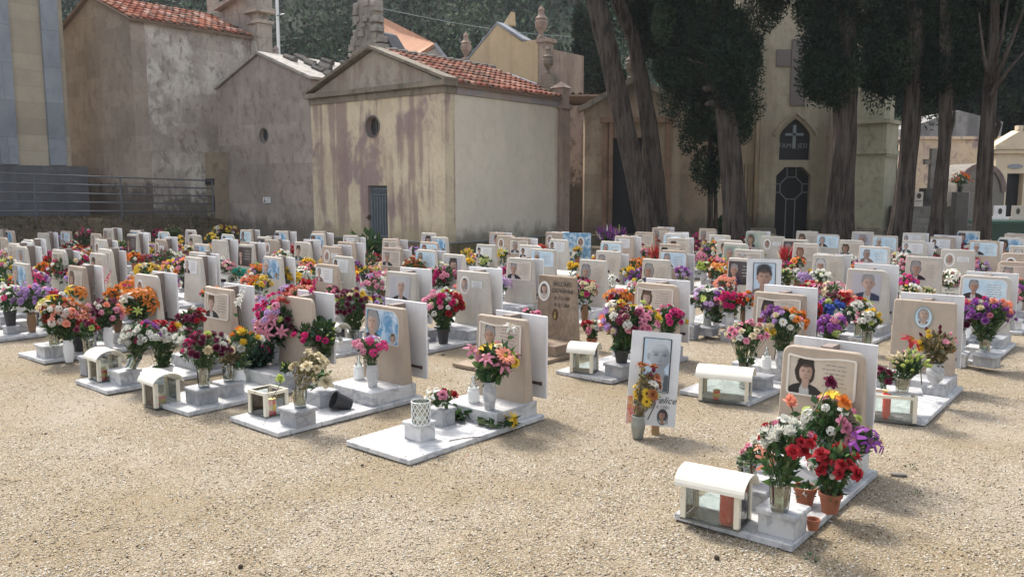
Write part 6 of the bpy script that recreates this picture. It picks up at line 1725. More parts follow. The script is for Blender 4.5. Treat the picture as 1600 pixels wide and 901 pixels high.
    for s_ in spots:
        d_ = sorted((( (s_ - a0).length * r_.uniform(0.75, 1.25)), c, k) for a0, c, k in anch)
        c, k = d_[0][1], d_[0][2]
        if nb > 12 and r_.random() < 0.14: c = r_.choice('WWCPG' if c not in 'WC' else 'PMYG')
        n_ = (s_ + Vector((0, 0, neck * 0.25))).normalized() + Vector((r_.uniform(-.3, .3), r_.uniform(-.3, .3), r_.uniform(-.1, .4)))
        if k == 's': n_ = Vector((n_.x * 0.4, n_.y * 0.4, 1))
        bl.append((s_, n_.normalized(), c, k, KR[k] * fsz * r_.uniform(0.80, 1.32)))
        if near and not nostem: stem_tris(V, Fq, Cc, root + Vector((r_.uniform(-.6, .6) * mouth, r_.uniform(-.6, .6) * mouth, -0.05 if cont == 'glass' else 0)), s_ * 0.96, 0.0022, stc)
    e = empty('bouquet', (p.x, p.y, p.z)); e['category'] = 'bouquet'; e['group'] = 'bouquets on the graves'
    fo = np_mesh('foliage', np.array(V), np.array(Fq), M['leaf'], np.array(Cc), 3); link('foliage', fo, e)
    if near and len(bl) <= 100:
        for s_, n_, c, k, rad_ in bl:
            q = n_.to_track_quat('Z', 'Y') @ Matrix.Rotation(r_.uniform(0, 6.28), 3, 'Z').to_quaternion()
            o = link(KNAME[k], blossom_mesh(k, r_.randint(0, 1), c), e, s_, sc=rad_); o.rotation_euler = q.to_euler()
    else:
        mb = MB()
        for s_, n_, c, k, rad_ in bl:
            g = r_.randint(0, 1); v, f, cf = GEO[(k, g)]
            mt = (n_.to_track_quat('Z', 'Y').to_matrix() @ Matrix.Rotation(r_.uniform(0, 6.28), 3, 'Z')); A_ = np.array(mt)
            vv = (v * rad_) @ A_.T + np.array(s_); n0 = len(mb.v)
            mb.v += [tuple(x) for x in vv]; mb.f += [tuple(i + n0 for i in t_) for t_ in f]; mb.c += [tuple(x) for x in blossom_cols(k, g, c, r_)]
        mb.m = [0] * len(mb.f); link('blossoms', mb.mesh('blossoms', M['petal'], color=True), e)
    where = ('in %s' % VNAME[cont]) if cont != 'none' else 'laid down'
    note(e, label or '%s %s %s, %s, %s' % (ctext, ktext if where != 'in grey metal vase' else ktext.split(' and ')[0], where, row_phrase(Y), col_phrase(px)), px, Y)
    return e

FAR = """63,353,7,R,g 53,362,7,R,g 70,386,13,OGS 82,372,9,OLY 113,386,11,UWR,r 125,389,7,R,r 137,394,6,W,m 16,402,15,PWC 8,420,19,W,m 22,442,8,RO,r 8,441,12,GD,b 69,411,11,R,p 71,424,14,YO,m 57,434,10,MV
103,422,23,UM,m 133,371,14,MU 147,424,8,GC,b 47,466,22,L,m 14,467,22,W,d 143,453,19,WC,s 119,459,13,YO,l 176,375,9,VR 190,386,11,GD,b 104,498,26,SRT,rmc 137,512,13,UR,r 167,490,22,SPU,mc 181,462,13,O,m 215,476,26,O,lp
231,386,9,YC,m 210,403,9,O,p 231,424,15,YO,l 257,404,16,WU,md 247,366,8,UM 271,364,12,GD,b 281,376,8,YO,d 281,390,9,UO 294,391,7,CYW,m 281,403,8,W,m 288,419,16,OY,g 307,423,13,UR,m 330,372,8,YD 345,362,11,UY 362,362,9,UY
358,379,7,MV 382,377,8,R,r 361,398,9,B,m 374,427,9,K,m 346,411,9,UW 408,444,14,OY,mr 424,412,11,R,r 441,404,14,W,dc 456,396,14,PRM,pm 485,396,12,VW,dc 480,413,9,Y,m 451,436,17,Y,mp 470,431,13,W,lb 505,438,24,W,b 484,450,14,MR,rp 478,408,6,C,r
542,422,13,OR,pr 556,419,9,UV,m 570,423,6,Y,b 548,412,6,W,m 578,405,13,TU,b 585,444,16,WPL,lc 607,412,10,YS,r 606,430,8,P,r 621,448,14,UVO,mc 648,421,18,T,mc 655,402,9,PR,r 690,431,21,RPWC,pr 744,407,9,YC,m 757,410,10,WG,d 731,409,6,Y,m
786,397,10,WYG,d 797,426,10,MU,p 806,432,14,YV,m 692,480,28,RMPG,pmc 730,461,20,SPC,p 828,395,7,M,c 872,398,9,YG,d 902,392,6,Y,m 893,400,8,W,d 895,418,8,Y,m 914,455,18,PCS,r 907,440,8,U,m 990,415,11,O,l 982,427,10,Y,m 996,436,15,VU,mr
948,370,13,V,s 965,368,10,V,s 955,440,9,UW 1012,378,12,OLU 1028,372,10,Y,m 1053,379,8,M,s 1009,395,8,CP,r 1026,400,8,R,s 1003,412,9,OU 1053,414,18,WC,l 1024,430,18,MPR,r 1066,428,10,VL,c 1096,376,13,PM,dc 1113,392,17,SOCY,mcb 1100,418,9,G,m
1125,424,14,YO,l 1146,408,8,R,m 1153,422,17,WUM,md 1161,376,9,TRU 1181,371,8,R,r 1106,468,22,VLW,cd 1141,472,17,MR,pr 1166,470,15,OR,mr 1228,402,9,R,s 1247,410,8,O,g 1232,420,9,MU,p 1262,404,9,WV,m 1265,372,6,R,p 1281,385,5,O,r 1225,433,14,CGU,rb
1245,430,9,W,r 1258,436,10,VL,c 1268,428,8,Y,m 1281,436,14,W,m 1276,453,9,PM,l 1300,454,14,PC,l 1327,408,9,WV,m 1392,379,9,YU,g 1400,402,9,CWP,r 1371,461,17,RSW,pr 1271,486,12,R,r 1296,482,15,BV,cr 1311,470,14,UR,m 1300,512,19,VMG,cm 1343,486,18,RW,rp
1357,500,17,WPY,rb 1408,406,12,RYW,rd 1440,396,9,W,d 1412,410,13,WP,m 1450,431,18,S,r 1418,431,6,W,d 1421,456,8,C,b 1450,457,9,C,b 1486,434,13,W,l 1503,386,5,M,p 1514,387,5,W,r 1530,396,9,MV,m 1541,396,10,WRU,s 1570,395,8,Y,d 1580,393,9,YC,d
1592,452,17,PVS,lc 1512,484,13,YW,m 1502,502,12,LU,m 1535,470,10,LW,l 752,433,8,CG,m 668,372,8,RP 1010,425,8,RU,p 1080,470,6,PW,r 552,480,27,YU,m 520,455,8,UP,m 1330,452,9,W,l 1400,452,6,W,l 1200,440,8,RM,p 1560,455,9,SO,m 1480,470,7,W,b"""
BIGC = {'552,480': 'glass', '505,438': 'bucket', '692,480': 'black', '914,455': 'brownv', '407,444': 'black', '743,407': 'whitev', '1106,468': 'grey'}
for tok in FAR.split():
    a_ = tok.split(','); px, py, rp = float(a_[0]), float(a_[1]), float(a_[2]) * 1.14
    bouquet(px, py, rp, a_[3], a_[4] if len(a_) > 4 else None, BIGC.get('%s,%s' % (a_[0], a_[1])))
# extra small bunches tucked between the far stones
r_x = random.Random(77); placed = 0
for g in list(GRAVES):
    e, ox, oy, rz = g
    if oy < 7.9: continue
    for lx_, ly_ in ((0.13, -0.9), (-0.12, -0.22)):
        if oy < 9.5 and ly_ < -0.5: continue
        if r_x.random() > 0.93: continue
        x, y = ox + lx_ * math.cos(rz) - ly_ * math.sin(rz), oy + lx_ * math.sin(rz) + ly_ * math.cos(rz)
        z = 0.36 if ly_ > -0.5 else 0.33
        px_ = 800 + F * x / (y * math.cos(PITCH) - (z - H) * math.sin(PITCH))
        if -20 < px_ < 1620:
            e2 = None
            d = Vector((x, y, z)); Yd = y
            # project to a pixel row
            fw = y * math.cos(PITCH) - (z - H) * math.sin(PITCH); upv = y * math.sin(PITCH) + (z - H) * math.cos(PITCH)
            py_ = 450.5 - F * upv / fw
            bouquet(px_, py_, r_x.uniform(0.095, 0.145) * F / y, ''.join(r_x.sample('RMPWYOULVS', r_x.choice((1, 2, 2, 3)))), Y=y)

# ------------------------------------------------------------------ the nearest graves, piece by piece
def blk(px, py, z=0.035, s=1.0, mat='marble_grey', rz=-GA, who=''):
    p = G(px, py, z); e = empty('marble_block', p, rz); link('block', BLOCK[mat], e, sc=s)
    e['category'] = 'marble block'; e['group'] = 'marble flower blocks under vases'; note(e, 'lidded grey veined marble block ' + who, px, p.y)
    return z + 0.112 * (s if not isinstance(s, tuple) else s[2])
def nb(bx, by, zb, px, py, r, cols, kinds, cont, vh=0.15, **k):
    Yb = G(bx, by, zb).y
    return bouquet(px, py, r, cols, kinds, cont, Y=Yb, zb=zb, bx=bx, vh=vh, split=True, **k)
# nearest grave
z = blk(1222, 829, who='under the red and white rose vase, at the nearest slab corner', mat='marble', s=(1.0, 1.0, 1.05))
nb(1222, 797, z, 1226, 690, 42, 'RWWR', 'rmpr', 'glass', 0.13, label='red roses and white chrysanthemums in cut glass vase on the nearest marble block', hold='red roses with white chrysanthemums, at the slab corner', squash=0.8, leaf=1.2)
z = blk(1180, 789, who='behind the nearest lantern, under a tilted glass vase', s=(0.9, 0.9, 0.95))
nb(1172, 752, z, 1182, 712, 24, 'SPW', 'lrc', 'glass', 0.11, label='pale coral and white blooms in tilted glass vase behind the nearest lantern', hold='pale coral blooms, tilted behind the nearest lantern', leaf=0.8, tilt=(0.0, -0.22))
nb(1300, 799, 0.035, 1303, 727, 37, 'R', 'r', 'pot', 0.10, label='deep red rose bush in terracotta pot on the nearest slab edge', hold='deep red roses, at the nearest slab edge', leaf=1.5, squash=0.8, fsz=1.15)
nb(1285, 716, 0.132, 1296, 662, 42, 'WWYOPU', 'cclrrd', 'stone', 0.15, label='white and yellow mixed bouquet spilling before the nearest framed woman plaque', hold='white and yellow mixed flowers against the nearest headstone', squash=1.15, low=0.5, leaf=1.1)
nb(1330, 735, 0.132, 1352, 688, 19, 'V', 'l', 'none', label='bright violet orchid spray hanging out to the side of the nearest headstone', neckh=0.1, leaf=0.9)
nb(1258, 786, 0.035, 1260, 766, 9, 'W', 'b', 'pot', 0.085, label='single white tulip bud in small terracotta pot beside the glass vase', hold='one white tulip bud', nbl=1, fsz=1.9, leaf=1.0)
e = empty('flower_pot', G(1270, 820, 0.035 + 0.02)); e.scale = (1, 1, 0.7); mb = MB(); mb.lathe([(0.022, -0.028), (0.030, 0.03), (0.033, 0.032), (0.033, 0.045), (0.028, 0.045), (0.026, 0.03), (0.019, -0.02)], 18); mb.build('body', M['terracotta'], e, smooth=False)
tag(e, 'tiny empty terracotta pot standing beside the nearest marble block', 'pot')
def single(px, py, Y, kind, c, size, stem_to, label, leaves=3):
    p = PY(px, py, Y); e = empty('cut_flower', p); e['category'] = 'flower'; note(e, label, px, Y)
    o = link(KNAME[kind], blossom_mesh(kind, 0, c), e, sc=size); o.rotation_euler = (R(35), R(20), 0.3)
    q = PY(*stem_to) - p; mb = MB(); mid = q * 0.5 + Vector((0.03, 0, 0.03)); mb.tube([(0, 0, 0), mid, q], [0.0035, 0.0035, 0.004], 6)
    mb.col = (0.1, 0.15, 0.05); mb.c = [(0.09, 0.10, 0.05)] * len(mb.v); mb.col = (0.05, 0.11, 0.04)
    rr = random.Random(int(px))
    for k in range(leaves):
        c_ = q * (0.25 + 0.5 * k / max(1, leaves - 1)); d = Vector((rr.uniform(-1, 1), rr.uniform(-0.6, 0.2), rr.uniform(0, 0.8))).normalized() * 0.055; s_ = d.cross(Vector((0, 1, 0.3))).normalized() * 0.017
        mb.poly([c_, c_ + d * 0.5 + s_, c_ + d]); mb.poly([c_, c_ + d, c_ + d * 0.5 - s_])
    mb.build('stem', M['leaf'], e, color=True)
YA = G(1285, 735, 0.132).y
single(1297, 597, YA - 0.06, 'r', 'U', 0.045, (1205, 745, YA - 0.45), 'dark maroon rose on a long leaning stem across the nearest headstone', 5)
single(1234, 628, YA - 0.35, 'p', 'S', 0.040, (1232, 700, YA - 0.45), 'frilly coral rose standing alone before the nearest headstone', 2)
single(1318, 628, YA - 0.14, 'r', 'O', 0.050, (1300, 690, YA - 0.1), 'large orange rose at the top of the nearest bouquet', 2)

# bare slab grave in the middle
z = blk(656, 684, who='carrying the empty lattice glass, on the bare slab', mat='marble', s=(0.86, 0.86, 1.0))
e = empty('candle_glass', G(658, 662, z)); e.location.z = z; tag(e, 'empty white lattice cut glass holder on a marble block, bare slab', 'glass holder')
mb = MB(); mb.lathe([(0.052, 0), (0.056, 0.006), (0.056, 0.145), (0.053, 0.145), (0.053, 0.01), (0, 0.008)], 24, cap=False); mb.build('body', M['vglass'], e)
mb = MB()
for s_ in (-1, 1):
    for k in range(12):
        pts = [(0.058 * math.cos(2 * PI * k / 12 + s_ * t_ * 0.32), 0.058 * math.sin(2 * PI * k / 12 + s_ * t_ * 0.32), 0.006 + t_ * 0.0275) for t_ in range(6)]
        mb.tube(pts, 0.0028, 5)
for z_ in (0.006, 0.143): mb.tube([(0.058 * math.cos(k * PI / 12), 0.058 * math.sin(k * PI / 12), z_) for k in range(25)], 0.003, 5)
mb.build('lattice', M['white'], e)
z = blk(690, 661, who='holding a low pink posy, on the bare slab', s=(0.80, 0.80, 1.0))
nb(690, 640, z, 690, 621, 19, 'RPW', 'prl', 'none', label='red pink and white carnation posy set in the marble block', neckh=0.06, leaf=0.9, squash=0.7)
nb(765, 639, 0.132, 776, 566, 30, 'YPYSM', 'llrcl', 'stone', 0.19, label='yellow, pink and peach silk bouquet in marble vase, bare slab headstone', hold='yellow and peach silk flowers, on the bare slab plinth', leaf=1.9, squash=1.0, nbl=15, fsz=1.1)
single(789, 556, G(765, 639, 0.132).y - 0.12, 'g', 'S', 0.075, (770, 590, G(765, 639, 0.132).y - 0.03), 'very large pale peach open bloom in the marble vase bouquet', 2)
single(797, 512, G(765, 639, 0.132).y + 0.02, 'l', 'W', 0.05, (775, 575, G(765, 639, 0.132).y), 'white orchid at the top of the marble vase bouquet', 1)
single(737, 548, G(765, 639, 0.132).y - 0.02, 'l', 'P', 0.062, (760, 590, G(765, 639, 0.132).y), 'pale pink lily leaning out of the marble vase', 2)
def jar(px, py, z, label, s=1.0):
    p = G(px, py, z); e = empty('votive_jar', p); note(e, label, px, p.y); e['category'] = 'jar'
    mb = MB(); mb.lathe([(0.03 * s, 0), (0.036 * s, 0.01 * s), (0.036 * s, 0.07 * s), (0.030 * s, 0.082 * s), (0.033 * s, 0.09 * s), (0.028 * s, 0.09 * s)], 20); mb.build('body', M['white'], e, smooth=False)
    mb = MB(); mb.lathe([(0.024 * s, 0.088 * s), (0.02 * s, 0.11 * s), (0.008 * s, 0.125 * s), (0.014 * s, 0.145 * s), (0.002 * s, 0.165 * s)], 16); mb.build('flame_cap', M['vglass'], e)
jar(740, 628, 0.132, 'small white votive jar with clear flame cap beside the marble vase', 1.15)
jar(561, 592, 0.132, 'small white votive jar beside the lilac posy vase', 1.15)
jar(1197, 575, 0.132, 'small white votive jar beside the orange and violet bouquet', 1.1)
jar(795, 470, 0.132, 'small white votive jar by the brown stone', 1.0)
def lying(px, py, z, length_px, cols, kinds, label, ang, nfl=5, lf=60):
    p = G(px, py, z); r_ = random.Random(int(px)); rg = np.random.RandomState(int(px)); L = length_px * p.y / F
    e = empty('bouquet', p, ang); e['category'] = 'bouquet'; note(e, label, px, p.y)
    V, Fq, Cc = foliage_arrays(rg, 0.06, 0.04, 0.05, lf, 0.07, LEAFC); V[:, 0] = V[:, 0] * 1.6 - L * 0.15; V[:, 2] = np.abs(V[:, 2]) * 0.9 + 0.004
    V = list(V); Cc = [tuple(c) for c in Cc]
    for k in range(5): stem_tris(V, Fq, Cc, (-L * 0.1, r_.uniform(-.02, .02), 0.02), (L * 0.5, r_.uniform(-.03, .03), 0.006), 0.003, (0.10, 0.16, 0.05))
    link('foliage', np_mesh('foliage', np.array(V), np.array(Fq), M['leaf'], np.array(Cc), 3), e)
    for k in range(nfl):
        kk = kinds[k % len(kinds)]; o = link(KNAME[kk], blossom_mesh(kk, 0, cols[k % len(cols)]), e, (-L * 0.3 - r_.uniform(0, 0.07), r_.uniform(-.07, .07), 0.025 + r_.uniform(0, 0.03)), sc=KR[kk] * 0.95); o.rotation_euler = (r_.uniform(-1, 1), R(-60), r_.uniform(0, 3))
lying(728, 655, 0.036, 70, 'W', 'l', 'leafy green bunch with a white bloom lying on the bare slab', R(-35), 2, 110)
lying(772, 664, 0.036, 50, 'Y', 'dl', 'wilted yellow flowers lying over the bare slab edge', R(165), 5, 60)
e = empty('twig', G(725, 685, 0.038), R(15)); tag(e, 'thin dark stem lying alone on the bare marble slab', 'twig'); mb = MB(); mb.tube([(-0.10, -0.02, 0), (0, 0.004, 0.003), (0.11, 0.015, 0)], 0.003, 5); mb.build('stem', M['rust'], e)

# grave with the sky plaque
z = blk(466, 661, who='under the dried cream roses in cut glass', mat='marble_grey', s=(1.05, 1.05, 1.0))
nb(467, 636, z, 482, 572, 28, 'CCD', 'rrb', 'glass', 0.13, label='dried cream roses with thick pale stems in cut glass, before the sky plaque', hold='dried cream roses on thick pale stems', dried=True, leaf=0.7, nbl=15, fsz=1.15, squash=0.8)
single(509, 597, G(467, 636, z).y - 0.05, 'r', 'C', 0.055, (485, 610, G(467, 636, z).y), 'wilted cream rose drooping beside the cut glass vase', 2)
single(437, 592, G(467, 636, z).y + 0.05, 'm', 'G', 0.035, (425, 622, G(467, 636, z).y), 'lime yellow bloom by the open topped lantern', 1)
blk(502, 632, who='behind the dried roses, before the sky plaque plinth', s=(1.0, 1.0, 1.0))
nb(502, 611, 0.147, 502, 590, 14, 'CG', 'rb', 'none', label='faded green leafy stub in the second block before the sky plaque', neckh=0.04, leaf=1.2, nbl=3)
e = empty('flower_pot', G(533, 628, 0.085)); e.rotation_euler = (R(65), 0, R(-60)); mb = MB(); mb.lathe([(0.045, -0.07), (0.060, 0.04), (0.066, 0.042), (0.066, 0.06), (0.060, 0.06), (0.057, 0.04), (0.04, -0.06)], 22); mb.build('body', M['blackpot'], e); tag(e, 'black plastic pot lying tipped against the sky plaque plinth', 'pot')
nb(581, 604, 0.132, 577, 543, 25, 'PYLM', 'cclc', 'stone', 0.17, label='pink, lilac and pale yellow posy in marble vase before the sky plaque', hold='pink and pale yellow posy before the sky plaque', squash=0.6, leaf=0.8)
# crimson gerbera grave
nb(430, 566, 0.132, 440, 508, 44, 'RMUPL', 'grmlc', 'stone', 0.2, label='crimson gerberas, magenta gladioli and lilac blooms spreading before hidden headstone', hold='crimson gerberas and magenta gladioli', squash=1.1, leaf=1.3, low=0.1)
single(487, 452, G(430, 566, 0.132).y, 's', 'M', 0.032, (445, 540, G(430, 566, 0.132).y), 'magenta gladiolus spike leaning right above the crimson gerberas', 3)
nb(500, 592, 0.035, 496, 522, 36, 'WMUG', 'mprb', 'whitev', 0.2, label='loose leafy bunch with white and magenta blooms left of sky plaque', hold='loose leafy stems with white and magenta blooms', leaf=1.2, squash=0.8, nbl=16)
nb(398, 596, 0.0, 401, 556, 32, 'M', 'l', 'black', 0.09, label='dark leafy cyclamen plant with few magenta blooms on gravel side', hold='dark leafy cyclamen', leaf=1.3, nbl=4, pal=[(0.02, 0.05, 0.03), (0.03, 0.07, 0.04), (0.02, 0.04, 0.03)])
nb(449, 603, 0.035, 447, 574, 9, 'G', 'b', 'whitev', 0.12, label='small lime buds in white vase behind the open lantern', hold='lime buds behind the open lantern', nbl=3)
# maroon chrysanthemum grave
z = blk(316, 627, who='under the maroon chrysanthemum glass', mat='marble_grey', s=(1.05, 1.05, 1.0))
nb(316, 604, z, 325, 545, 34, 'UUM', 'mmm', 'glass', 0.15, label='dense maroon chrysanthemums in greenish glass, beside the two candle lantern', hold='dense maroon chrysanthemums', leaf=0.8, squash=0.75)
z = blk(358, 615, who='behind the maroon chrysanthemums', s=(1.0, 1.0, 0.9))
nb(356, 595, z, 358, 556, 20, 'UTG', 'mbb', 'glass', 0.13, label='thin faded stems with maroon heads in glass behind maroon chrysanthemums', hold='thin faded stems', leaf=0.8, dried=True, nbl=9)
nb(372, 612, 0.035, 380, 535, 24, 'YOW', 'mmm', 'whitev', 0.18, label='yellow, orange and white chrysanthemums with a white spire above', hold='yellow, orange and white chrysanthemums', nbl=11, fsz=1.25, leaf=1.2)
single(373, 470, G(372, 612, 0.035).y, 's', 'W', 0.042, (374, 570, G(372, 612, 0.035).y), 'tall white flower spire before the suited man plaque', 3)
e = empty('bottle', G(371, 598, 0.035)); tag(e, 'green plastic bottle used as a vase among the maroon chrysanthemums', 'bottle'); mb = MB(); mb.lathe([(0.035, 0), (0.038, 0.01), (0.038, 0.12), (0.016, 0.17), (0.014, 0.2)], 18); mb.build('body', M['greenpl'], e, smooth=True)
nb(252, 590, 0.02, 254, 527, 31, 'RWRW', 'rcrm', 'bucket', 0.10, label='red and white roses with blossom sprays in white planter', hold='red and white roses', squash=0.9, fsz=1.1)
nb(292, 596, 0.035, 290, 528, 15, 'WUW', 'mrm', 'none', label='large round white bloom beside maroon roses, left of the maroon chrysanthemums', fsz=1.6, nbl=4, neckh=0.2)
nb(290, 560, 0.132, 300, 497, 20, 'UWR', 'rcr', 'stone', 0.15, label='maroon roses with white sprays beneath the suited man plaque', hold='maroon roses under the suited man plaque')
z = blk(196, 597, who='under the tilted bunch beside the two candle lantern', mat='marble', s=(1.08, 1.08, 1.0))
nb(200, 577, z, 222, 527, 27, 'VWWM', 'mmcr', 'glass', 0.13, label='violet and white bunch leaning from a tilted glass, two candle lantern', hold='violet and white bunch, tilted', tilt=(0, 0.45), leaf=1.3)
z = blk(79, 555, who='under the orange and red branching bunch at far slab', mat='marble', s=(1.15, 1.15, 1.0))
nb(82, 541, z, 92, 492, 30, 'YRWOS', 'lrcrd', 'glass', 0.12, label='tall loose bunch of yellow, red and white blooms at leftmost front slab', hold='tall loose yellow and red blooms', squash=1.25, leaf=1.1, nbl=26)
nb(121, 548, 0.035, 125, 508, 21, 'UR', 'rr', 'black', 0.15, label='dark red roses in a large black pot beside leftmost front slab', hold='dark red roses', leaf=1.2)
nb(153, 535, 0.06, 152, 492, 22, 'PUSW', 'cmrd', 'glass', 0.14, label='dusty pink and russet mixed bunch left of the orange lilies', hold='dusty pink and russet blooms')
# mixed mound grave by the leaning board
z = blk(966, 586, who='under the great mixed flower mound by the photo board', s=(1.0, 1.0, 0.95))
nb(972, 566, z, 985, 505, 50, 'PYLWRSYU', 'rmmlrprc', 'black', 0.11, label='great mound of mixed pink, yellow, white and lilac flowers behind the photo board', hold='the great mixed flower mound', squash=0.75, low=0.35, leaf=1.3, fsz=1.15)
nb(1040, 545, 0.132, 1046, 497, 24, 'MPW', 'rcp', 'stone', 0.12, label='magenta and pale pink posy right of the great mixed mound', hold='magenta and pale pink posy')
nb(925, 540, 0.035, 925, 514, 16, 'RPC', 'rrb', 'pot', 0.08, label='small red and cream rosebuds left of the great mixed mound', hold='small red and cream rosebuds')
nb(965, 520, 0.035, 962, 468, 18, 'POR', 'llr', 'whitev', 0.16, label='pink lilies with an orange bud above the great mixed mound', hold='pink lilies behind the great mound')
nb(998, 684, 0.0, 1010, 606, 20, 'DUYT', 'dbdr', 'grey', 0.15, label='tall dried bunch of yellow and dark red heads before the photo board', hold='tall dried stems, at the leaning photo board', dried=True, squash=2.0, leaf=0.7, nbl=26, low=0.8)
single(1021, 621, G(998, 684, 0).y + 0.01, 'd', 'P', 0.035, (1012, 655, G(998, 684, 0).y), 'single pink daisy leaning on the photo board', 1)
single(1027, 590, G(998, 684, 0).y - 0.01, 'r', 'S', 0.030, (1010, 640, G(998, 684, 0).y), 'faded salmon rose on the leaning photo board', 1)
# rose and chrysanthemum grave
z = blk(1186, 605, who='behind the long rusty cornered lantern', s=(1.0, 1.0, 0.9))
nb(1166, 606, 0.035, 1168, 524, 30, 'CPWC', 'rrrr', 'glass', 0.2, label='cream, white and pale pink roses in tall glass above the long lantern', hold='cream and pale pink roses, tall, above the long lantern', squash=0.7, leaf=1.0)
nb(1223, 579, 0.132, 1226, 503, 32, 'VTOLV', 'mdrmm', 'stone', 0.17, label='rust daisies with violet chrysanthemums and orange tulip in marble vase', hold='rust daisies with violet chrysanthemums', squash=0.75)
single(1205, 519, G(1223, 579, 0.132).y - 0.1, 'm', 'Y', 0.042, (1210, 560, G(1223, 579, 0.132).y), 'single bright yellow chrysanthemum beside the rust daisies', 1)
nb(1120, 520, 0.02, 1118, 478, 22, 'VLW', 'ccd', 'whitev', 0.12, label='violet and cream dried statice in white pot on its own block', hold='violet and cream statice')
# oval portrait grave
e = empty('marble_tablet', G(1413, 612, 0.19), -GA + R(18)); mb = MB(); mb.box(-0.11, 0.11, -0.09, 0.09, 0.0, 0.02, 0.003); mb.build('tablet', M['marble'], e); tag(e, 'white marble tablet laid across the open topped lantern under lime buds', 'marble tablet')
nb(1412, 612, 0.211, 1420, 569, 26, 'GCG', 'bbb', 'glass', 0.10, label='pale lime rosebud bouquet in glass on the lantern tablet', hold='pale lime rosebuds on the lantern tablet', squash=0.75, fsz=1.2, leaf=0.9)
nb(1464, 606, 0.132, 1464, 540, 29, 'YUDT', 'mbdb', 'urn', 0.19, label='yellow chrysanthemum and dried dark heads in footed urn, oval portrait grave', hold='dried dark heads and yellow chrysanthemum', dried=True, squash=0.9, nbl=24, low=0.5)
single(1421, 535, G(1464, 606, 0.132).y - 0.1, 'l', 'R', 0.085, (1440, 600, G(1464, 606, 0.132).y), 'large red ribbon like lily beside the oval portrait', 2)
nb(1385, 612, 0.035, 1384, 590, 15, 'UM', 'rc', 'none', label='low purple and grey posy behind the open topped lantern', neckh=0.07)
z = blk(1541, 571, who='under the violet chrysanthemums at the sky blue plaque', mat='marble_grey', s=(1.1, 1.1, 0.95))
nb(1542, 549, z, 1540, 492, 36, 'VVMS', 'mmmp', 'glass', 0.12, label='dense violet and white chrysanthemums in glass before the wide pale blue plaque', hold='dense violet chrysanthemums', squash=0.72, leaf=1.0)
z = blk(1106, 523, who='standing alone under the statice pot', s=(1.0, 1.0, 0.8))
nb(1500, 380, 0, 1500, 281, 13, 'S', 'p', 'none', label='') if False else None
Y_ = 21.4; p_ = PY(1501, 284, Y_)
e = bouquet(1501, 281, 15, 'OS', 'pr', 'black', Y=Y_, zb=lz(300, Y_) , vh=0.14, label='round orange bouquet in black vase on the dark family tomb', hold='orange blooms on the family tomb')
mb = MB()
pe = empty('tomb_pedestal', (PY(1501, 300, Y_).x, Y_, 0)); mb.box(-0.16, 0.16, -0.12, 0.12, 0, lz(300, Y_) - 0.002); mb.build('block', m_tomb, pe); tag(pe, 'dark stone post carrying the orange bouquet on the family tomb', 'pedestal')

# low plants against the walls, weeds, stones and litter
def weed(px, py, z, r, label, cat='plant', h=1.0, n=60, pal=None, name='small_plant'):
    p = G(px, py, z); rg = np.random.RandomState(int(px + py)); V, Fq, Cc = foliage_arrays(rg, r, r * h, r * 0.6, n, r * 0.6, pal or LEAFC)
    V[:, 2] += r * h * 0.6; e = link(name, np_mesh(name, V, Fq, M['leaf'], Cc, 3), None, p); tag(e, label, cat)
weed(1424, 731, 0, 0.025, 'small green weed sprouting beside the flat grey stone', n=30); weed(1434, 772, 0, 0.022, 'tiny dark green weed tuft right of the nearest slab', n=26)
weed(593, 716, 0, 0.012, 'tiny bright green sprig left of the bare slab corner', n=10); weed(1415, 592, 0, 0.03, 'low flat weed in the gravel beyond the oval portrait grave', h=0.3, n=30); weed(1270, 873, 0, 0.03, 'faint grass wisps under the nearest slab corner', h=0.4, n=24)
weed(1175, 398, 0, 0.5, 'dark broad leaved shrub at the church foot by the scarred trunk', h=0.9, n=260, cat='shrub', name='shrub', pal=[(0.02, 0.05, 0.03), (0.015, 0.035, 0.02)]); bpy.data.objects['shrub'].location.y = 21.6
weed(575, 402, 0, 0.35, 'straggly dark bush growing at the foot of the iron door', h=1.0, n=220, cat='shrub', name='shrub'); 
weed(345, 368, 0, 0.35, 'dark weedy bush on the bank at the corner of the brown chapel', h=0.8, n=200, cat='shrub', name='shrub', pal=[(0.03, 0.05, 0.02), (0.05, 0.05, 0.02)])
def rock(px, py, sx, sy, sz, label, mat, cat='stone', name='loose_stone'):
    p = G(px, py, 0); bm = bmesh.new(); bmesh.ops.create_icosphere(bm, subdivisions=2, radius=1)
    for v in bm.verts:
        k = 1 + 0.22 * noise.noise(v.co * 1.7 + Vector((px, py, 0))); v.co = Vector((v.co.x * sx * k, v.co.y * sy * k, v.co.z * sz * k))
    me = bpy.data.meshes.new(name); bm.to_mesh(me); bm.free(); me.materials.append(mat)
    o = link(name, me, None, (p.x, p.y, sz * 0.45), (0, 0, px)); tag(o, label, cat)
rock(1404, 742, 0.045, 0.022, 0.012, 'flat grey stone lying by the nearest slab corner', m_tomb2)
rock(376, 886, 0.012, 0.010, 0.010, 'small black cone lying at the bottom edge of the gravel', M['soil'], 'cone', 'cypress_cone'); rock(1120, 872, 0.014, 0.012, 0.012, 'dark cypress cone on gravel before the nearest lantern', M['soil'], 'cone', 'cypress_cone')
rock(72, 678, 0.014, 0.008, 0.006, 'dark chip on pale gravel below the bank side graves', M['soil'], 'litter', 'bark_chip'); rock(566, 727, 0.010, 0.008, 0.007, 'dark cone below the bare slab corner', M['soil'], 'cone', 'cypress_cone')
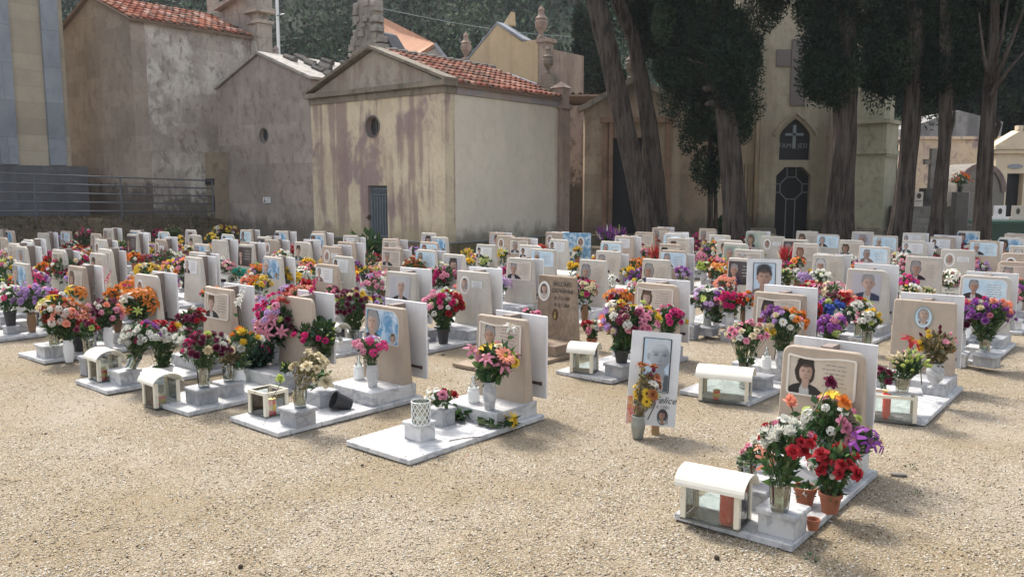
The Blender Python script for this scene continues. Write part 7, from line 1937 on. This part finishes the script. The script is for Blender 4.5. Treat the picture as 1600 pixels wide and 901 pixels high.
rock(730, 712, 0.014, 0.008, 0.004, 'reddish fallen leaf beside the bare slab', M['terracotta'], 'leaf', 'fallen_leaf'); rock(1345, 712, 0.03, 0.010, 0.006, 'curled brown leaf on gravel beyond the violet orchid', M['rust'], 'leaf', 'fallen_leaf')
rock(692, 554, 0.02, 0.02, 0.014, 'small grey stone on the gravel path between the slabs', m_tomb2)
rs2 = np.random.RandomState(17); sp_c = []
for e_, ox, oy, rz in GRAVES:
    if oy > 9: continue
    for k in range(110):
        if rs2.rand() < 0.6: lx_, ly_ = rs2.choice((-1, 1)) * (0.29 - abs(rs2.normal()) * 0.03), rs2.uniform(-1.1, 0.15)
        else: lx_, ly_ = rs2.uniform(-0.28, 0.28), -1.09 + abs(rs2.normal()) * 0.05
        sp_c.append((ox + lx_ * math.cos(rz) - ly_ * math.sin(rz), oy + lx_ * math.sin(rz) + ly_ * math.cos(rz), 0.0355))
sp_c = np.array(sp_c); ns_ = len(sp_c); sz_ = rs2.uniform(0.0018, 0.0045, ns_)
vv = octv[None] * (0.65 + 0.7 * rs2.rand(ns_, 6, 3)) * sz_[:, None, None] + sp_c[:, None, :]
tag(link('gravel', np_mesh('gravel', vv.reshape(-1, 3), (octf[None] + (np.arange(ns_) * 6)[:, None, None]).reshape(-1, 3), M['stone_bits'], np.repeat(pal_g[rs2.choice(7, ns_)], 6, 0), 3)), 'loose chips spilled over the marble slab edges', 'gravel', kind='stuff')
rgd = np.random.RandomState(5); n = 2600
px_ = rgd.rand(n) * 1640 - 20; py_ = 555 + 345 * rgd.rand(n); cs = np.array([tuple(G(a_, b_, 0.006)) for a_, b_ in zip(px_, py_)])
cl = np.array([(0.06, 0.04, 0.025), (0.12, 0.08, 0.05), (0.04, 0.035, 0.03), (0.20, 0.12, 0.07)])[rgd.choice(4, n)]
tag(link('litter', flakes('litter', cs, np.tile((0, 0, 0.2), (n, 1)), rgd.uniform(0.003, 0.009, n), cl, M['needle'], 2.4, 8)), 'dark leaf crumbs and twigs scattered through the gravel', 'litter', kind='stuff')

# thin haze in the air between the graves and the hill
hm = bpy.data.materials.new('haze'); hm.use_nodes = True; ht = hm.node_tree; ht.nodes.clear()
ho = ht.nodes.new('ShaderNodeOutputMaterial'); hv = ht.nodes.new('ShaderNodeVolumePrincipled')
hv.inputs['Color'].default_value = (0.86, 0.90, 0.95, 1); hv.inputs['Density'].default_value = 0.0005; hv.inputs['Anisotropy'].default_value = 0.3
ht.links.new(hv.outputs[0], ho.inputs['Volume'])
mb = MB(); mb.box(-140, 140, -25, 170, -1.5, 85); tag(mb.build('haze', hm), 'thin pale haze softening the hillside and far chapels', 'haze', kind='stuff')

# ------------------------------------------------------------------ every label points at one thing
def finish_labels():
    by = {}
    for rec in LABELLED:
        lab = rec[1].replace('  ', ' ').strip()
        rec[1] = lab; by.setdefault(lab, []).append(rec)
    ords = ['first', 'second', 'third', 'fourth', 'fifth', 'sixth', 'seventh', 'eighth', 'ninth', 'tenth', 'eleventh', 'twelfth']
    for lab, recs in by.items():
        if len(recs) > 1: recs.sort(key=lambda r_: r_[2])
        for i, rec in enumerate(recs):
            L_lab = lab
            if len(recs) > 1:
                L_lab = '%s %s' % ('leftmost' if i == 0 else 'rightmost' if i == len(recs) - 1 else ords[min(i, 11)] + ' leftmost', lab)
            w = L_lab.split()
            if len(w) > 16:
                for a_, b_ in ((' haired', ''), (' small', ''), (' and ', ' '), (' the ', ' '), (' plastic', '')):
                    L_lab = L_lab.replace(a_, b_)
                    if len(L_lab.split()) <= 16: break
                while len(L_lab.split()) > 16:
                    q = L_lab.split(', '); q = q[:-2] + q[-1:] if len(q) > 2 else [' '.join(L_lab.split()[:16])]; L_lab = ', '.join(q)
            rec[0]['label'] = L_lab
finish_labels()
